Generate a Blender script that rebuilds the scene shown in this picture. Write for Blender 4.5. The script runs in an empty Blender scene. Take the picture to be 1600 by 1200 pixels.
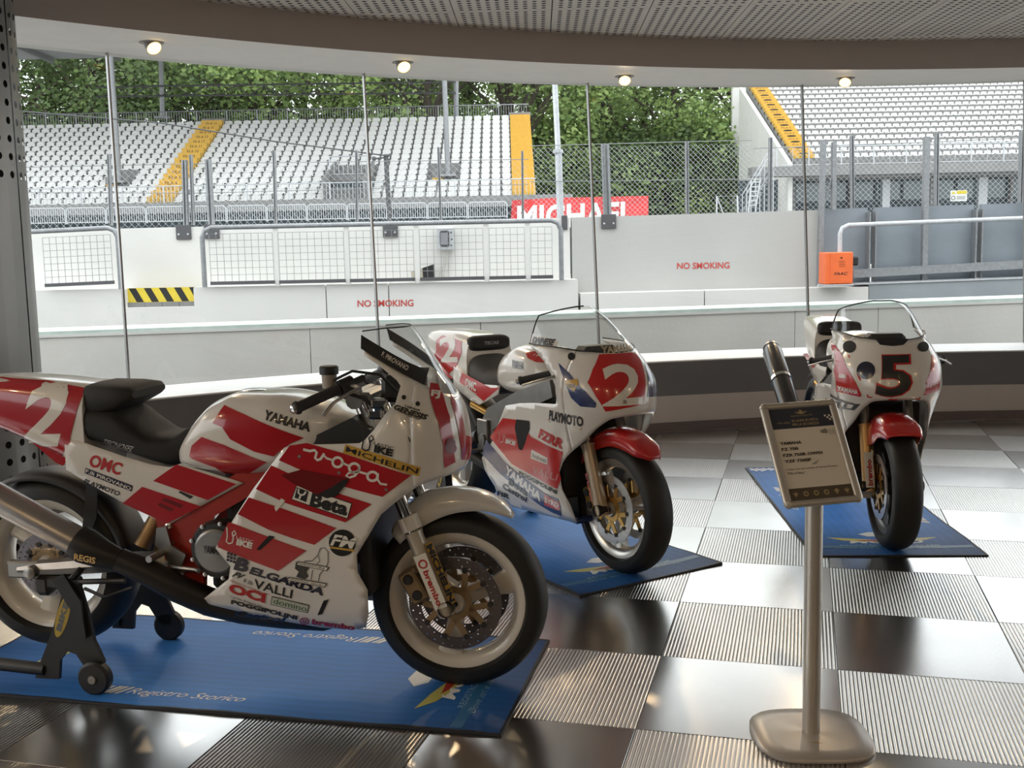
import bpy, bmesh, math, random
from mathutils import Vector, Matrix
from mathutils.geometry import delaunay_2d_cdt, intersect_line_line_2d
random.seed(7)
PI = math.pi
SC = bpy.context.scene
COL = SC.collection

# ------------------------------------------------------------------ camera
T = 0.61                      # floor tile pitch in metres
CAM_F, CAM_PITCH, CAM_ROLL, CAM_YAW = 1685.54, 0.125343, 0.0210893, -0.265107
CAM_C = Vector((0.47977, -3.12932, 1.46934))
def _cam_axes():
    p, r, y = CAM_PITCH, CAM_ROLL, CAM_YAW
    fwd = Vector((math.sin(y)*math.cos(p), math.cos(y)*math.cos(p), -math.sin(p)))
    right = Vector((math.cos(y), -math.sin(y), 0)); down = fwd.cross(right)
    return (math.cos(r)*right + math.sin(r)*down, -math.sin(r)*right + math.cos(r)*down, fwd)
CR, CD, CF = _cam_axes()
cam = bpy.data.cameras.new('camera'); cam_o = bpy.data.objects.new('camera', cam); COL.objects.link(cam_o)
cam.sensor_width = 36.0; cam.lens = CAM_F*36.0/1600.0; cam.clip_end = 400; cam.clip_start = 0.05
m3 = Matrix((CR, -CD, -CF)).transposed().to_4x4(); m3.translation = CAM_C
cam_o.matrix_world = m3; SC.camera = cam_o

# ------------------------------------------------------------------ sky, exposure
SC.view_settings.view_transform = 'Standard'; SC.view_settings.look = 'None'
SC.view_settings.exposure = EXPOSURE = 0.75; SC.view_settings.gamma = 1.0; SC.view_settings.use_curve_mapping = False
W = bpy.data.worlds.new('overcast_sky'); SC.world = W; W.use_nodes = True
wn = W.node_tree.nodes; wl = W.node_tree.links
bg = wn['Background']; bg.inputs['Strength'].default_value = 1.6
tcw = wn.new('ShaderNodeTexCoord'); nzw = wn.new('ShaderNodeTexNoise'); nzw.inputs['Scale'].default_value = 2.5; nzw.inputs['Detail'].default_value = 3
rmp = wn.new('ShaderNodeValToRGB'); rmp.color_ramp.elements[0].color = (0.80, 0.86, 0.92, 1); rmp.color_ramp.elements[1].color = (1, 1, 1, 1)
wl.new(tcw.outputs['Generated'], nzw.inputs['Vector']); wl.new(nzw.outputs['Fac'], rmp.inputs['Fac']); wl.new(rmp.outputs['Color'], bg.inputs['Color'])
sun_d = bpy.data.lights.new('veiled_sun', 'SUN'); sun_d.energy = 1.5; sun_d.angle = 0.5; sun_d.color = (1, 0.97, 0.92)
sun_o = bpy.data.objects.new('veiled_sun', sun_d); COL.objects.link(sun_o); sun_o.rotation_euler = Vector((0.13, -0.45, -0.88)).to_track_quat('-Z','Y').to_euler()
LAMP_W = 30.0                # watts of each soffit downlight

# ------------------------------------------------------------------ materials
MATS = {}
def mat(name, col, rough=0.5, metal=0.0, spec=0.5, coat=0.0, var=0.06, scale=8.0, emit=0.0, bump=0.0, bscale=60.0, wave=None, aniso=0.0):
    if name in MATS: return MATS[name]
    m = bpy.data.materials.new(name); m.use_nodes = True; n = m.node_tree.nodes; l = m.node_tree.links
    b = n['Principled BSDF']; b.inputs['Roughness'].default_value = rough; b.inputs['Metallic'].default_value = metal
    b.inputs['Specular IOR Level'].default_value = spec; b.inputs['Coat Weight'].default_value = coat; b.inputs['Coat Roughness'].default_value = 0.05
    c = (col[0], col[1], col[2], 1)
    tc = n.new('ShaderNodeTexCoord')
    nz = n.new('ShaderNodeTexNoise'); nz.inputs['Scale'].default_value = scale; nz.inputs['Detail'].default_value = 4
    l.new(tc.outputs['Object'], nz.inputs['Vector'])
    rp = n.new('ShaderNodeValToRGB')
    rp.color_ramp.elements[0].position = 0.3; rp.color_ramp.elements[1].position = 0.7
    rp.color_ramp.elements[0].color = tuple(max(0, x*(1-var)) for x in c[:3])+(1,); rp.color_ramp.elements[1].color = tuple(min(1, x*(1+var)) for x in c[:3])+(1,)
    l.new(nz.outputs['Fac'], rp.inputs['Fac']); l.new(rp.outputs['Color'], b.inputs['Base Color'])
    if bump:
        n2 = n.new('ShaderNodeTexNoise'); n2.inputs['Scale'].default_value = bscale; n2.inputs['Detail'].default_value = 3
        l.new(tc.outputs['Object'], n2.inputs['Vector'])
        bp = n.new('ShaderNodeBump'); bp.inputs['Strength'].default_value = bump; bp.inputs['Distance'].default_value = 0.01
        l.new(n2.outputs['Fac'], bp.inputs['Height']); l.new(bp.outputs['Normal'], b.inputs['Normal'])
    if emit:
        b.inputs['Emission Color'].default_value = c; b.inputs['Emission Strength'].default_value = emit
    MATS[name] = m; return m
def glass_mat(name, tint, refl=0.06, rough=0.0, dark=0.0):
    m = bpy.data.materials.new(name); m.use_nodes = True; n = m.node_tree.nodes; l = m.node_tree.links
    n.remove(n['Principled BSDF']); out = n['Material Output']
    tr = n.new('ShaderNodeBsdfTransparent'); tr.inputs['Color'].default_value = (*tint, 1)
    gl = n.new('ShaderNodeBsdfGlossy'); gl.inputs['Roughness'].default_value = rough
    lw = n.new('ShaderNodeLayerWeight'); lw.inputs['Blend'].default_value = 0.5
    pw = n.new('ShaderNodeMath'); pw.operation = 'POWER'; pw.inputs[1].default_value = 5.0; l.new(lw.outputs['Facing'], pw.inputs[0])
    ma = n.new('ShaderNodeMath'); ma.operation = 'MULTIPLY_ADD'; ma.inputs[1].default_value = 1.0-refl; ma.inputs[2].default_value = refl; l.new(pw.outputs[0], ma.inputs[0])
    mx = n.new('ShaderNodeMixShader'); l.new(ma.outputs[0], mx.inputs[0]); l.new(tr.outputs[0], mx.inputs[1]); l.new(gl.outputs[0], mx.inputs[2]); l.new(mx.outputs[0], out.inputs[0])
    MATS[name] = m; return m

# ------------------------------------------------------------------ mesh helpers
class MB:
    def __init__(s): s.v = []; s.f = []; s.mi = []
    def add(s, vs, fs, mi=0):
        o = len(s.v); s.v += [tuple(v) for v in vs]; s.f += [tuple(i+o for i in f) for f in fs]; s.mi += [mi]*len(fs); return s
    def box(s, c, d, rz=0.0, mi=0, M=None):
        x, y, z = d[0]/2, d[1]/2, d[2]/2; cc, ss = math.cos(rz), math.sin(rz); vs = []
        for sx, sy, sz in ((-1,-1,-1),(1,-1,-1),(1,1,-1),(-1,1,-1),(-1,-1,1),(1,-1,1),(1,1,1),(-1,1,1)):
            px, py, pz = sx*x, sy*y, sz*z
            p = Vector((c[0]+px*cc-py*ss, c[1]+px*ss+py*cc, c[2]+pz)); vs.append(M @ p if M else p)
        return s.add(vs, [(0,3,2,1),(4,5,6,7),(0,1,5,4),(1,2,6,5),(2,3,7,6),(3,0,4,7)], mi)
    def bbox(s, c, d, b=0.01, M=None, mi=0):             # chamfered box (24 verts)
        h = [q/2 for q in d]; b = min(b, *[q*0.49 for q in h]); vs = []; idx = {}
        for sx in (-1,1):
            for sy in (-1,1):
                for sz in (-1,1):
                    for a in range(3):
                        p = [sx*(h[0]-b), sy*(h[1]-b), sz*(h[2]-b)]; sg = (sx, sy, sz)[a]; p[a] = sg*h[a]
                        idx[(sx,sy,sz,a)] = len(vs); q = Vector((c[0]+p[0], c[1]+p[1], c[2]+p[2])); vs.append(M @ q if M else q)
        fs = []
        for a in range(3):
            o1, o2 = (a+1)%3, (a+2)%3
            for sg in (-1,1):
                loop = []
                for u, w in ((-1,-1),(1,-1),(1,1),(-1,1)):
                    k = [0,0,0]; k[a] = sg; k[o1] = u; k[o2] = w; loop.append(idx[(*k, a)])
                fs.append(loop if sg > 0 else loop[::-1])
            for u in (-1,1):
                for w in (-1,1):
                    k1 = [0,0,0]; k1[o1] = u; k1[o2] = w; k1[a] = -1; k2 = list(k1); k2[a] = 1
                    q = [idx[(*k1,o1)], idx[(*k2,o1)], idx[(*k2,o2)], idx[(*k1,o2)]]
                    fs.append(q if u*w < 0 else q[::-1])
        for sx in (-1,1):
            for sy in (-1,1):
                for sz in (-1,1):
                    t = [idx[(sx,sy,sz,a)] for a in range(3)]; fs.append(t if sx*sy*sz > 0 else t[::-1])
        return s.add(vs, fs, mi)
    def tube(s, path, r, n=8, cap=True, mi=0, squash=1.0):
        P = [Vector(p) for p in path]; k = len(P); rr = r if isinstance(r, (list, tuple)) else [r]*k
        vs = []; up = None
        for i in range(k):
            t = (P[min(i+1,k-1)]-P[max(i-1,0)]).normalized()
            if up is None:
                up = Vector((0,0,1)) if abs(t.z) < 0.9 else Vector((1,0,0))
            a = t.cross(up).normalized(); b = a.cross(t).normalized(); up = b
            for j in range(n):
                g = 2*PI*j/n; vs.append(P[i] + a*math.cos(g)*rr[i] + b*math.sin(g)*rr[i]*squash)
        fs = [(i*n+j, i*n+(j+1)%n, (i+1)*n+(j+1)%n, (i+1)*n+j) for i in range(k-1) for j in range(n)]
        if cap: fs += [tuple(range(n))[::-1], tuple(range((k-1)*n, k*n))]
        return s.add(vs, fs, mi)
    def lathe(s, prof, n=32, c=(0,0,0), axis='y', mi=0, closed=False, a0=0.0, a1=2*PI):
        full = abs(a1-a0-2*PI) < 1e-6; cols = n if full else n+1; vs = []
        for j in range(cols):
            g = a0+(a1-a0)*j/n
            for (r, h) in prof:
                if axis == 'y': vs.append((c[0]+r*math.cos(g), c[1]+h, c[2]+r*math.sin(g)))
                elif axis == 'z': vs.append((c[0]+r*math.cos(g), c[1]+r*math.sin(g), c[2]+h))
                else: vs.append((c[0]+h, c[1]+r*math.cos(g), c[2]+r*math.sin(g)))
        k = len(prof); kk = k if closed else k-1
        fs = [(j*k+i, j*k+(i+1)%k, ((j+1)%cols)*k+(i+1)%k, ((j+1)%cols)*k+i) for j in range(n) for i in range(kk)]
        return s.add(vs, fs, mi)
    def grid(s, rows, mi=0, closed=False, flip=False):
        k = len(rows[0]); vs = [p for r in rows for p in r]; fs = []
        for i in range(len(rows)-1):
            for j in range(k if closed else k-1):
                q = (i*k+j, i*k+(j+1)%k, (i+1)*k+(j+1)%k, (i+1)*k+j); fs.append(q[::-1] if flip else q)
        return s.add(vs, fs, mi)
    def prism(s, poly, a, b, fn, mi=0):                   # poly 2D extruded from a to b; fn(u,v,w)->xyz
        n = len(poly); vs = [fn(u,v,a) for u,v in poly]+[fn(u,v,b) for u,v in poly]
        fs = [tuple(range(n))[::-1], tuple(range(n,2*n))]+[(i,(i+1)%n,n+(i+1)%n,n+i) for i in range(n)]
        return s.add(vs, fs, mi)
    def cellhole(s, F, u0, u1, v0, v1, r, mi=0, n=8, depth=0.0, G=None):   # a cell with a round hole
        uc, vc = (u0+u1)/2, (v0+v1)/2; hu, hv = (u1-u0)/2, (v1-v0)/2
        sq = [(1,0),(1,1),(0,1),(-1,1),(-1,0),(-1,-1),(0,-1),(1,-1)]
        ru, rv = r if isinstance(r, tuple) else (r, r)
        vs = [F(uc+a*hu, vc+b*hv) for a,b in sq]+[F(uc+math.cos(i*PI/4)*ru, vc+math.sin(i*PI/4)*rv) for i in range(8)]
        return s.add(vs, [(i,(i+1)%8,8+(i+1)%8,8+i) for i in range(8)], mi)
    def orient(s, c):                                     # faces look away from c
        c = Vector(c)
        for k, f in enumerate(s.f):
            a, b, d = [Vector(s.v[i]) for i in f[:3]]; n = (b-a).cross(d-a)
            if n.dot((a+b+d)/3-c) < 0: s.f[k] = tuple(f[::-1])
        return s
    def build(s, name, m, parent=None, smooth=False, link=True):
        me = bpy.data.meshes.new(name); me.from_pydata([tuple(v) for v in s.v], [], s.f); 
        for x in (m if isinstance(m, (list,tuple)) else [m]): me.materials.append(x)
        if any(s.mi): me.polygons.foreach_set('material_index', s.mi)
        if smooth:
            me.polygons.foreach_set('use_smooth', [True]*len(me.polygons))
            try: me.set_sharp_from_angle(angle=math.radians(smooth if smooth is not True else 40))
            except Exception: pass
        me.update()
        o = bpy.data.objects.new(name, me)
        if link: COL.objects.link(o)
        if parent: o.parent = parent
        return o
def tag(o, label=None, cat=None, group=None, kind=None):
    if label: o['label'] = label
    if cat: o['category'] = cat
    if group: o['group'] = group
    if kind: o['kind'] = kind
    return o
def empty(name, loc=(0,0,0), rz=0.0, rot=None):
    o = bpy.data.objects.new(name, None); COL.objects.link(o); o.location = loc; o.rotation_euler = rot or (0,0,rz); o.empty_display_size = 0.1; return o
def inst(src, name, parent=None, loc=(0,0,0), rz=0.0, rot=None, sc=None):
    o = bpy.data.objects.new(name, src.data); COL.objects.link(o); o.location = loc; o.rotation_euler = rot or (0,0,rz)
    if sc: o.scale = sc
    if parent: o.parent = parent
    return o
def ray(u): return CR*((u[0]-800)/CAM_F)+CD*((u[1]-600)/CAM_F)+CF
def atd(u, D): return CAM_C + ray(u)*D                    # survey point seen at u, D metres ahead
def atz(u, z): d = ray(u); return CAM_C + d*((z-CAM_C.z)/d.z)
def pch(tab, x):                                          # smooth table lookup
    if x <= tab[0][0]: return tab[0][1]
    if x >= tab[-1][0]: return tab[-1][1]
    for i in range(len(tab)-1):
        if x <= tab[i+1][0]: break
    x0,y0 = tab[i]; x1,y1 = tab[i+1]; d = (y1-y0)/(x1-x0)
    def sl(k):
        if k <= 0 or k >= len(tab)-1: return None
        a = (tab[k][1]-tab[k-1][1])/(tab[k][0]-tab[k-1][0]); b = (tab[k+1][1]-tab[k][1])/(tab[k+1][0]-tab[k][0])
        return 0.0 if a*b <= 0 else 2*a*b/(a+b)
    m0 = sl(i); m1 = sl(i+1); m0 = d if m0 is None else m0; m1 = d if m1 is None else m1
    h = x1-x0; t = (x-x0)/h
    return (2*t**3-3*t*t+1)*y0+(t**3-2*t*t+t)*h*m0+(-2*t**3+3*t*t)*y1+(t**3-t*t)*h*m1
_FT = {}
def text2d(s, bold=0.0, shear=0.0, spacing=1.0):          # outlines of a word in a unit box: verts, triangles
    k = (s, bold, shear, spacing)
    if k in _FT: return _FT[k]
    c = bpy.data.curves.new('t', 'FONT'); c.body = s; c.size = 1; c.offset = bold; c.shear = shear; c.resolution_u = 3; c.space_character = spacing
    o = bpy.data.objects.new('t', c); COL.objects.link(o)
    me = bpy.data.meshes.new_from_object(o.evaluated_get(bpy.context.evaluated_depsgraph_get()))
    bm = bmesh.new(); bm.from_mesh(me); bmesh.ops.triangulate(bm, faces=bm.faces); bmesh.ops.remove_doubles(bm, verts=bm.verts, dist=1e-4)
    bpy.data.objects.remove(o); bpy.data.curves.remove(c); bpy.data.meshes.remove(me)
    xs = [v.co.x for v in bm.verts]; ys = [v.co.y for v in bm.verts]
    x0, x1, y0, y1 = min(xs), max(xs), min(ys), max(ys)
    vs = [((v.co.x-x0)/(x1-x0), (v.co.y-y0)/(y1-y0)) for v in bm.verts]; bm.verts.index_update()
    fs = [tuple(v.index for v in f.verts) for f in bm.faces]; bm.free()
    _FT[k] = (vs, fs, (x1-x0)/(y1-y0)); return _FT[k]
def refine(vs, fs, L):                                    # split long edges so a flat mark can follow a curved surface
    bm = bmesh.new(); bv = [bm.verts.new((a,b,0)) for a,b in vs]
    for f in fs:
        try: bm.faces.new([bv[i] for i in f])
        except ValueError: pass
    for _ in range(6):
        e = [x for x in bm.edges if x.calc_length() > L]
        if not e: break
        bmesh.ops.subdivide_edges(bm, edges=e, cuts=1); bmesh.ops.triangulate(bm, faces=bm.faces)
    bm.verts.index_update(); r = ([(v.co.x, v.co.y) for v in bm.verts], [tuple(v.index for v in f.verts) for f in bm.faces]); bm.free(); return r
def inpoly(p, poly):
    x, y = p; c = False; j = len(poly)-1
    for i in range(len(poly)):
        xi, yi = poly[i]; xj, yj = poly[j]
        if (yi > y) != (yj > y) and x < (xj-xi)*(y-yi)/(yj-yi)+xi: c = not c
        j = i
    return c
def polymesh(poly, res):                                  # even triangulation of a 2D outline
    pts = []; n = len(poly)
    for i in range(n):
        a, b = poly[i], poly[(i+1)%n]; L = math.hypot(b[0]-a[0], b[1]-a[1]); k = max(1, int(math.ceil(L/res)))
        pts += [(a[0]+(b[0]-a[0])*t/k, a[1]+(b[1]-a[1])*t/k) for t in range(k)]
    nb = len(pts); edges = [(i,(i+1)%nb) for i in range(nb)]
    x0 = min(p[0] for p in pts); x1 = max(p[0] for p in pts); y0 = min(p[1] for p in pts); y1 = max(p[1] for p in pts)
    bp = list(pts); y = y0+res*0.5; row = 0
    while y < y1:
        x = x0+res*(0.5 if row%2 else 0.25)
        while x < x1:
            if inpoly((x,y), bp) and min((x-q[0])**2+(y-q[1])**2 for q in bp) > (0.45*res)**2: pts.append((x,y))
            x += res
        y += res*0.87; row += 1
    r = delaunay_2d_cdt([Vector(p) for p in pts], edges, [], 1, 1e-6)
    return [(v.x, v.y) for v in r[0]], [tuple(f) for f in r[2]]
def ribbon(pts, w, closed=False):                         # a painted line of width w as an outline
    P = [Vector(p) for p in pts]; n = len(P); L = []; R = []
    for i in range(n):
        a = P[i-1] if (i > 0 or closed) else P[i]; b = P[(i+1)%n] if (i < n-1 or closed) else P[i]
        t = (b-a); t = t.normalized() if t.length > 1e-9 else Vector((1,0)); q = Vector((-t.y, t.x))*w/2
        L.append(P[i]+q); R.append(P[i]-q)
    vs = [tuple(x) for x in L+R]; m = n if closed else n-1
    return vs, [(i, (i+1)%n, n+(i+1)%n, n+i) for i in range(m)]
def arc(c, rx, ry, a0, a1, n): return [(c[0]+rx*math.cos(math.radians(a0+(a1-a0)*i/n)), c[1]+ry*math.sin(math.radians(a0+(a1-a0)*i/n))) for i in range(n+1)]
# ------------------------------------------------------------------ room materials
M_TILE = mat('brushed_aluminium_tile', (0.56,0.555,0.545), rough=0.22, metal=1.0, var=0.05, scale=3)
M_RIB = mat('ribbed_aluminium_tile', (0.56,0.555,0.545), rough=0.28, metal=1.0, var=0.04, scale=3)
M_GAP = mat('tile_gap_dark', (0.03,0.03,0.03), rough=0.8)
M_WALLD = mat('dark_grey_wall_panel', (0.12,0.115,0.115), rough=0.55, var=0.03)
M_WALLL = mat('warm_grey_wall_panel', (0.42,0.37,0.34), rough=0.6, var=0.03)
M_BASE = mat('brown_baseboard', (0.11,0.08,0.075), rough=0.5)
M_SILL = mat('white_sill_laminate', (0.90,0.90,0.90), rough=0.22, var=0.02)
M_FASC = mat('taupe_fascia_paint', (0.38,0.33,0.30), rough=0.7, var=0.02)
M_SOFF = mat('white_soffit_paint', (0.88,0.85,0.81), rough=0.7, var=0.02)
M_CEIL = mat('perforated_ceiling_metal', (0.66,0.62,0.575), rough=0.55, metal=0.1, var=0.03)
M_VOID = mat('ceiling_void_black', (0.012,0.011,0.010), rough=0.9)
M_STEEL = mat('brushed_steel', (0.30,0.30,0.30), rough=0.35, metal=1.0)
M_COLM = mat('column_steel_cladding', (0.20,0.20,0.195), rough=0.38, metal=0.7, var=0.1, scale=2)
M_GLASS = glass_mat('window_glass', (0.93,0.95,0.94), refl=0.05)

# ------------------------------------------------------------------ floor of square tiles
floor = tag(MB().box((1.5,-1.0,-0.035), (30,30,0.05)).build('floor', M_GAP), 'raised floor of plain and ribbed aluminium tiles', None, None, 'structure')
def rib_mesh():
    b = MB(); h = T/2-0.0012; n = 46; zs = []; xs = []
    for i in range(n):
        for t, z in ((0.0,-0.0022),(0.16,-0.0006),(0.34,0.0),(0.66,0.0),(0.84,-0.0006)):
            xs.append(-h+(i+t)*2*h/n); zs.append(z)
    xs.append(h); zs.append(-0.0022)
    b.grid([[(x,-h,z) for x,z in zip(xs,zs)], [(x,h,z) for x,z in zip(xs,zs)]], flip=True)
    for y in (-h,h):
        k = len(b.v); b.add([(x,y,z) for x,z in zip(xs,zs)]+[(h,y,-0.009),(-h,y,-0.009)], [tuple(range(len(xs)+2))])
    return b
hT = T/2-0.0012
plain0 = MB().bbox((0,0,-0.005), (2*hT,2*hT,0.010), 0.0012).build('floor_tile', M_TILE, floor)
rib0 = rib_mesh().build('floor_tile', M_RIB, floor, smooth=60)
WCX, WCY, WR, ZS = 4.24, -3.537, 10.046, 0.568              # round wall: centre, inner radius, sill height
first = {0: plain0, 1: rib0}
for i in range(-9, 12):
    for j in range(-5, 12):
        x, y = (i+0.5)*T, (j+0.5)*T
        d = math.hypot(x-WCX, y-WCY)
        if d > WR+0.25: continue
        k = 1 if (i+j)%2 == 1 else 0                        # ribbed and plain alternate
        o = first.pop(k, None) or inst(plain0 if k == 0 else rib0, 'floor_tile', floor)
        o.location = (x, y, 0)
# ------------------------------------------------------------------ round low wall, sill and window
A0, A1, DA = -180, 180, 2.0
def ring(c, r, z, a): a = math.radians(a); return (c[0]+r*math.sin(a), c[1]+r*math.cos(a), z)
WC = (WCX, WCY)
def band(prof, a0=A0, a1=A1, step=DA, flip=False):
    n = int(round((a1-a0)/step)); return [[ring(c, r, z, a0+(a1-a0)*i/n) for (c,r,z) in prof] for i in range(n+1)]
wall = MB().grid(band([(WC,WR,ZS-0.001),(WC,WR,0.29)])).build('wall_front', M_WALLD, smooth=True); tag(wall, 'low curved dark grey wall under the windows', None, None, 'structure')
MB().grid(band([(WC,WR-0.002,0.29),(WC,WR-0.002,0.078),(WC,WR-0.002,0.0)])).build('lower_panel', M_WALLL, wall, smooth=True)
tag(MB().grid(band([(WC,WR-0.005,0.08),(WC,WR-0.022,0.076),(WC,WR-0.022,0.012),(WC,WR-0.03,0.0)])).build('baseboard_front', M_BASE, smooth=30), 'dark brown baseboard along the curved wall', None, None, 'structure')
tag(MB().grid(band([(WC,WR,ZS-0.012),(WC,WR-0.008,ZS-0.004),(WC,WR-0.006,ZS),(WC,WR+0.63,ZS),(WC,WR+0.64,ZS-0.3)])).build('trim_1', M_SILL, smooth=30), 'white window sill running along the curved wall', None, None, 'structure')
ZH = 2.80
GC, GR = (3.71,-2.11), 9.37                                 # head of the outward leaning glass
def glass_pt(a, t):                                         # a: bearing from the wall centre, t: 0 sill .. 1 head
    b = Vector(ring(WC, WR+0.60, ZS, a)); dx, dy = math.sin(math.radians(a)), math.cos(math.radians(a))
    # head circle hit along the same outward bearing
    ox, oy = b.x-GC[0], b.y-GC[1]; B = ox*dx+oy*dy; Cc = ox*ox+oy*oy-GR*GR; q = -B+math.sqrt(max(0, B*B-Cc))
    h = Vector((b.x+dx*q, b.y+dy*q, ZH)); 
    if abs(q) > 0.6: h = Vector((b.x+dx*0.3, b.y+dy*0.3, ZH))
    return b.lerp(h, t)
win = empty('window_1', (WCX, WCY, 0)); tag(win, 'tall curved window of frameless panes between thin steel posts', None, None, 'structure')
inv = Vector((WCX, WCY, 0))
MULL = [-50.4+10.0*k for k in range(-6, 12)]
for k, a in enumerate(MULL):
    if k < len(MULL):
        rows = [[tuple(glass_pt(a+10*i/5, t)-inv) for t in (0,1)] for i in range(6)]
        MB().grid(rows).build('glass_pane', M_GLASS, win, smooth=True)
    p0 = glass_pt(a, 0)-inv; p1 = glass_pt(a, 1)-inv; rd = Vector((math.sin(math.radians(a)), math.cos(math.radians(a)), 0))
    tn = Vector((rd.y, -rd.x, 0)); b = MB(); w, dp = 0.006, 0.02
    vs = [p+tn*s*w+rd*e*dp for p in (p0,p1) for s,e in ((-1,-1),(1,-1),(1,1),(-1,1))]
    b.add(vs, [(0,1,2,3),(4,7,6,5),(0,4,5,1),(1,5,6,2),(2,6,7,3),(3,7,4,0)]); b.build('steel_post', M_STEEL, win)
a_l, a_r = MULL[0], MULL[-1]+10.0
M_BACK = mat('taupe_back_wall', (0.34,0.30,0.27), rough=0.7, var=0.03)
nb = 60; sweep = 360-(a_r-a_l)
rows = [[ring(WC, WR+0.02, ZS, a_r+sweep*i/nb), ring(WC, WR+0.02, 3.2, a_r+sweep*i/nb)] for i in range(nb+1)]
tag(MB().grid(rows).build('wall_back', M_BACK, smooth=True), 'curved taupe wall closing the room behind the viewer', None, None, 'structure')
# ------------------------------------------------------------------ soffit, fascia, perforated ceiling
SCE, SR = (4.49,-3.04), 9.72
FCE, FR, ZC = (4.222,-2.662), 9.343, 3.03
n = 180
rows = [[ring(GC, GR+0.12, ZH, -180+360*i/n), ring(SCE, SR, ZH, -180+360*i/n)] for i in range(n+1)]
tag(MB().grid(rows).build('trim_2', M_SOFF, smooth=True), 'white soffit ring above the window', None, None, 'structure')
rows = [[ring(SCE, SR, ZH, -180+360*i/n), ring(FCE, FR, ZC+0.02, -180+360*i/n)] for i in range(n+1)]
tag(MB().grid(rows).build('trim_3', M_FASC, smooth=True), 'curved taupe fascia between soffit and ceiling', None, None, 'structure')
ceil = MB().add([ring(FCE, FR+1.2, ZC+0.16, a) for a in range(-180,180,6)], [tuple(range(60))]).build('ceiling', M_VOID); tag(ceil, 'perforated metal ceiling of rectangular panels with dark gaps', None, None, 'structure')
PA = math.radians(-13.75); PU = Vector((math.cos(PA), -math.sin(PA), 0)); PV = Vector((math.sin(PA), math.cos(PA), 0))
PW, PL = 0.652, 1.304
def panel_mesh(L):
    b = MB(); w = PW/2-0.004; l = L/2-0.0015; nu = 10; nv = int(round(L/0.0652)); mg = 0.022
    for a in range(nu):
        for c in range(nv):
            u0 = -w+mg+(2*w-2*mg)*a/nu; u1 = -w+mg+(2*w-2*mg)*(a+1)/nu; v0 = -l+mg+(2*l-2*mg)*c/nv; v1 = -l+mg+(2*l-2*mg)*(c+1)/nv
            b.cellhole(lambda u,v: (u,v,0), u0, u1, v0, v1, (0.0165,0.0165))
    for x0,x1,y0,y1 in ((-w,-w+mg,-l,l),(w-mg,w,-l,l),(-w+mg,w-mg,-l,-l+mg),(-w+mg,w-mg,l-mg,l)):
        b.add([(x0,y0,0),(x1,y0,0),(x1,y1,0),(x0,y1,0)], [(0,1,2,3)])
    for x in (-w,w): b.add([(x,-l,0),(x,l,0),(x,l,0.03),(x,-l,0.03)], [(0,1,2,3)])
    return b
pm = panel_mesh(PL); pan0 = pm.build('ceiling_panel', M_CEIL, ceil); first_p = [pan0]
for a in range(-14, 12):
    for c in range(-9, 4):
        u = 0.505+(a+0.5)*PW; v = 4.245+(c+0.5)*PL
        q = PU*u+PV*v
        if math.hypot(q.x-FCE[0], q.y-FCE[1]) > FR+0.75: continue
        o = first_p.pop() if first_p else inst(pan0, 'ceiling_panel', ceil)
        o.location = (q.x, q.y, ZC); o.rotation_euler = (0,0,-PA)
# ------------------------------------------------------------------ clad column at the left
CX, CY, CRAD = -3.71, 1.30, 0.486
colm = empty('column', (CX, CY, 0), math.radians(14.1)); tag(colm, 'round steel clad column with perforated bands at left edge', None, None, 'structure')
NH = 36
def colband(z0, z1, holes, nm):
    nz = max(1, int(round((z1-z0)/0.085)))
    dz = (z1-z0)/nz
    for half in range(4):
        b = MB()
        for k in range(half*NH//4, (half+1)*NH//4):
            for q in range(nz):
                F = lambda u, v: (CRAD*math.cos(u), CRAD*math.sin(u), v)
                u0, u1 = 2*PI*k/NH, 2*PI*(k+1)/NH
                if k == half*NH//4: u0 += 0.028
                if holes: b.cellhole(F, u0, u1, z0+q*dz, z0+(q+1)*dz, (0.0185/CRAD, 0.0185))
                else:
                    um = (u0+u1)/2; b.add([F(u0,z0+q*dz),F(um,z0+q*dz),F(u1,z0+q*dz),F(u1,z0+q*dz+dz),F(um,z0+q*dz+dz),F(u0,z0+q*dz+dz)], [(0,1,4,5),(1,2,3,4)])
        b.build(nm, M_COLM, colm, smooth=50)
colband(0.02, 0.70, True, 'perforated_cladding'); colband(0.70, 1.83, False, 'plain_cladding'); colband(1.83, 3.03, True, 'perforated_cladding')
MB().lathe([(CRAD-0.05,0.0),(CRAD-0.05,3.05)], 36, axis='z').build('column_core', M_VOID, colm, smooth=True)
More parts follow.
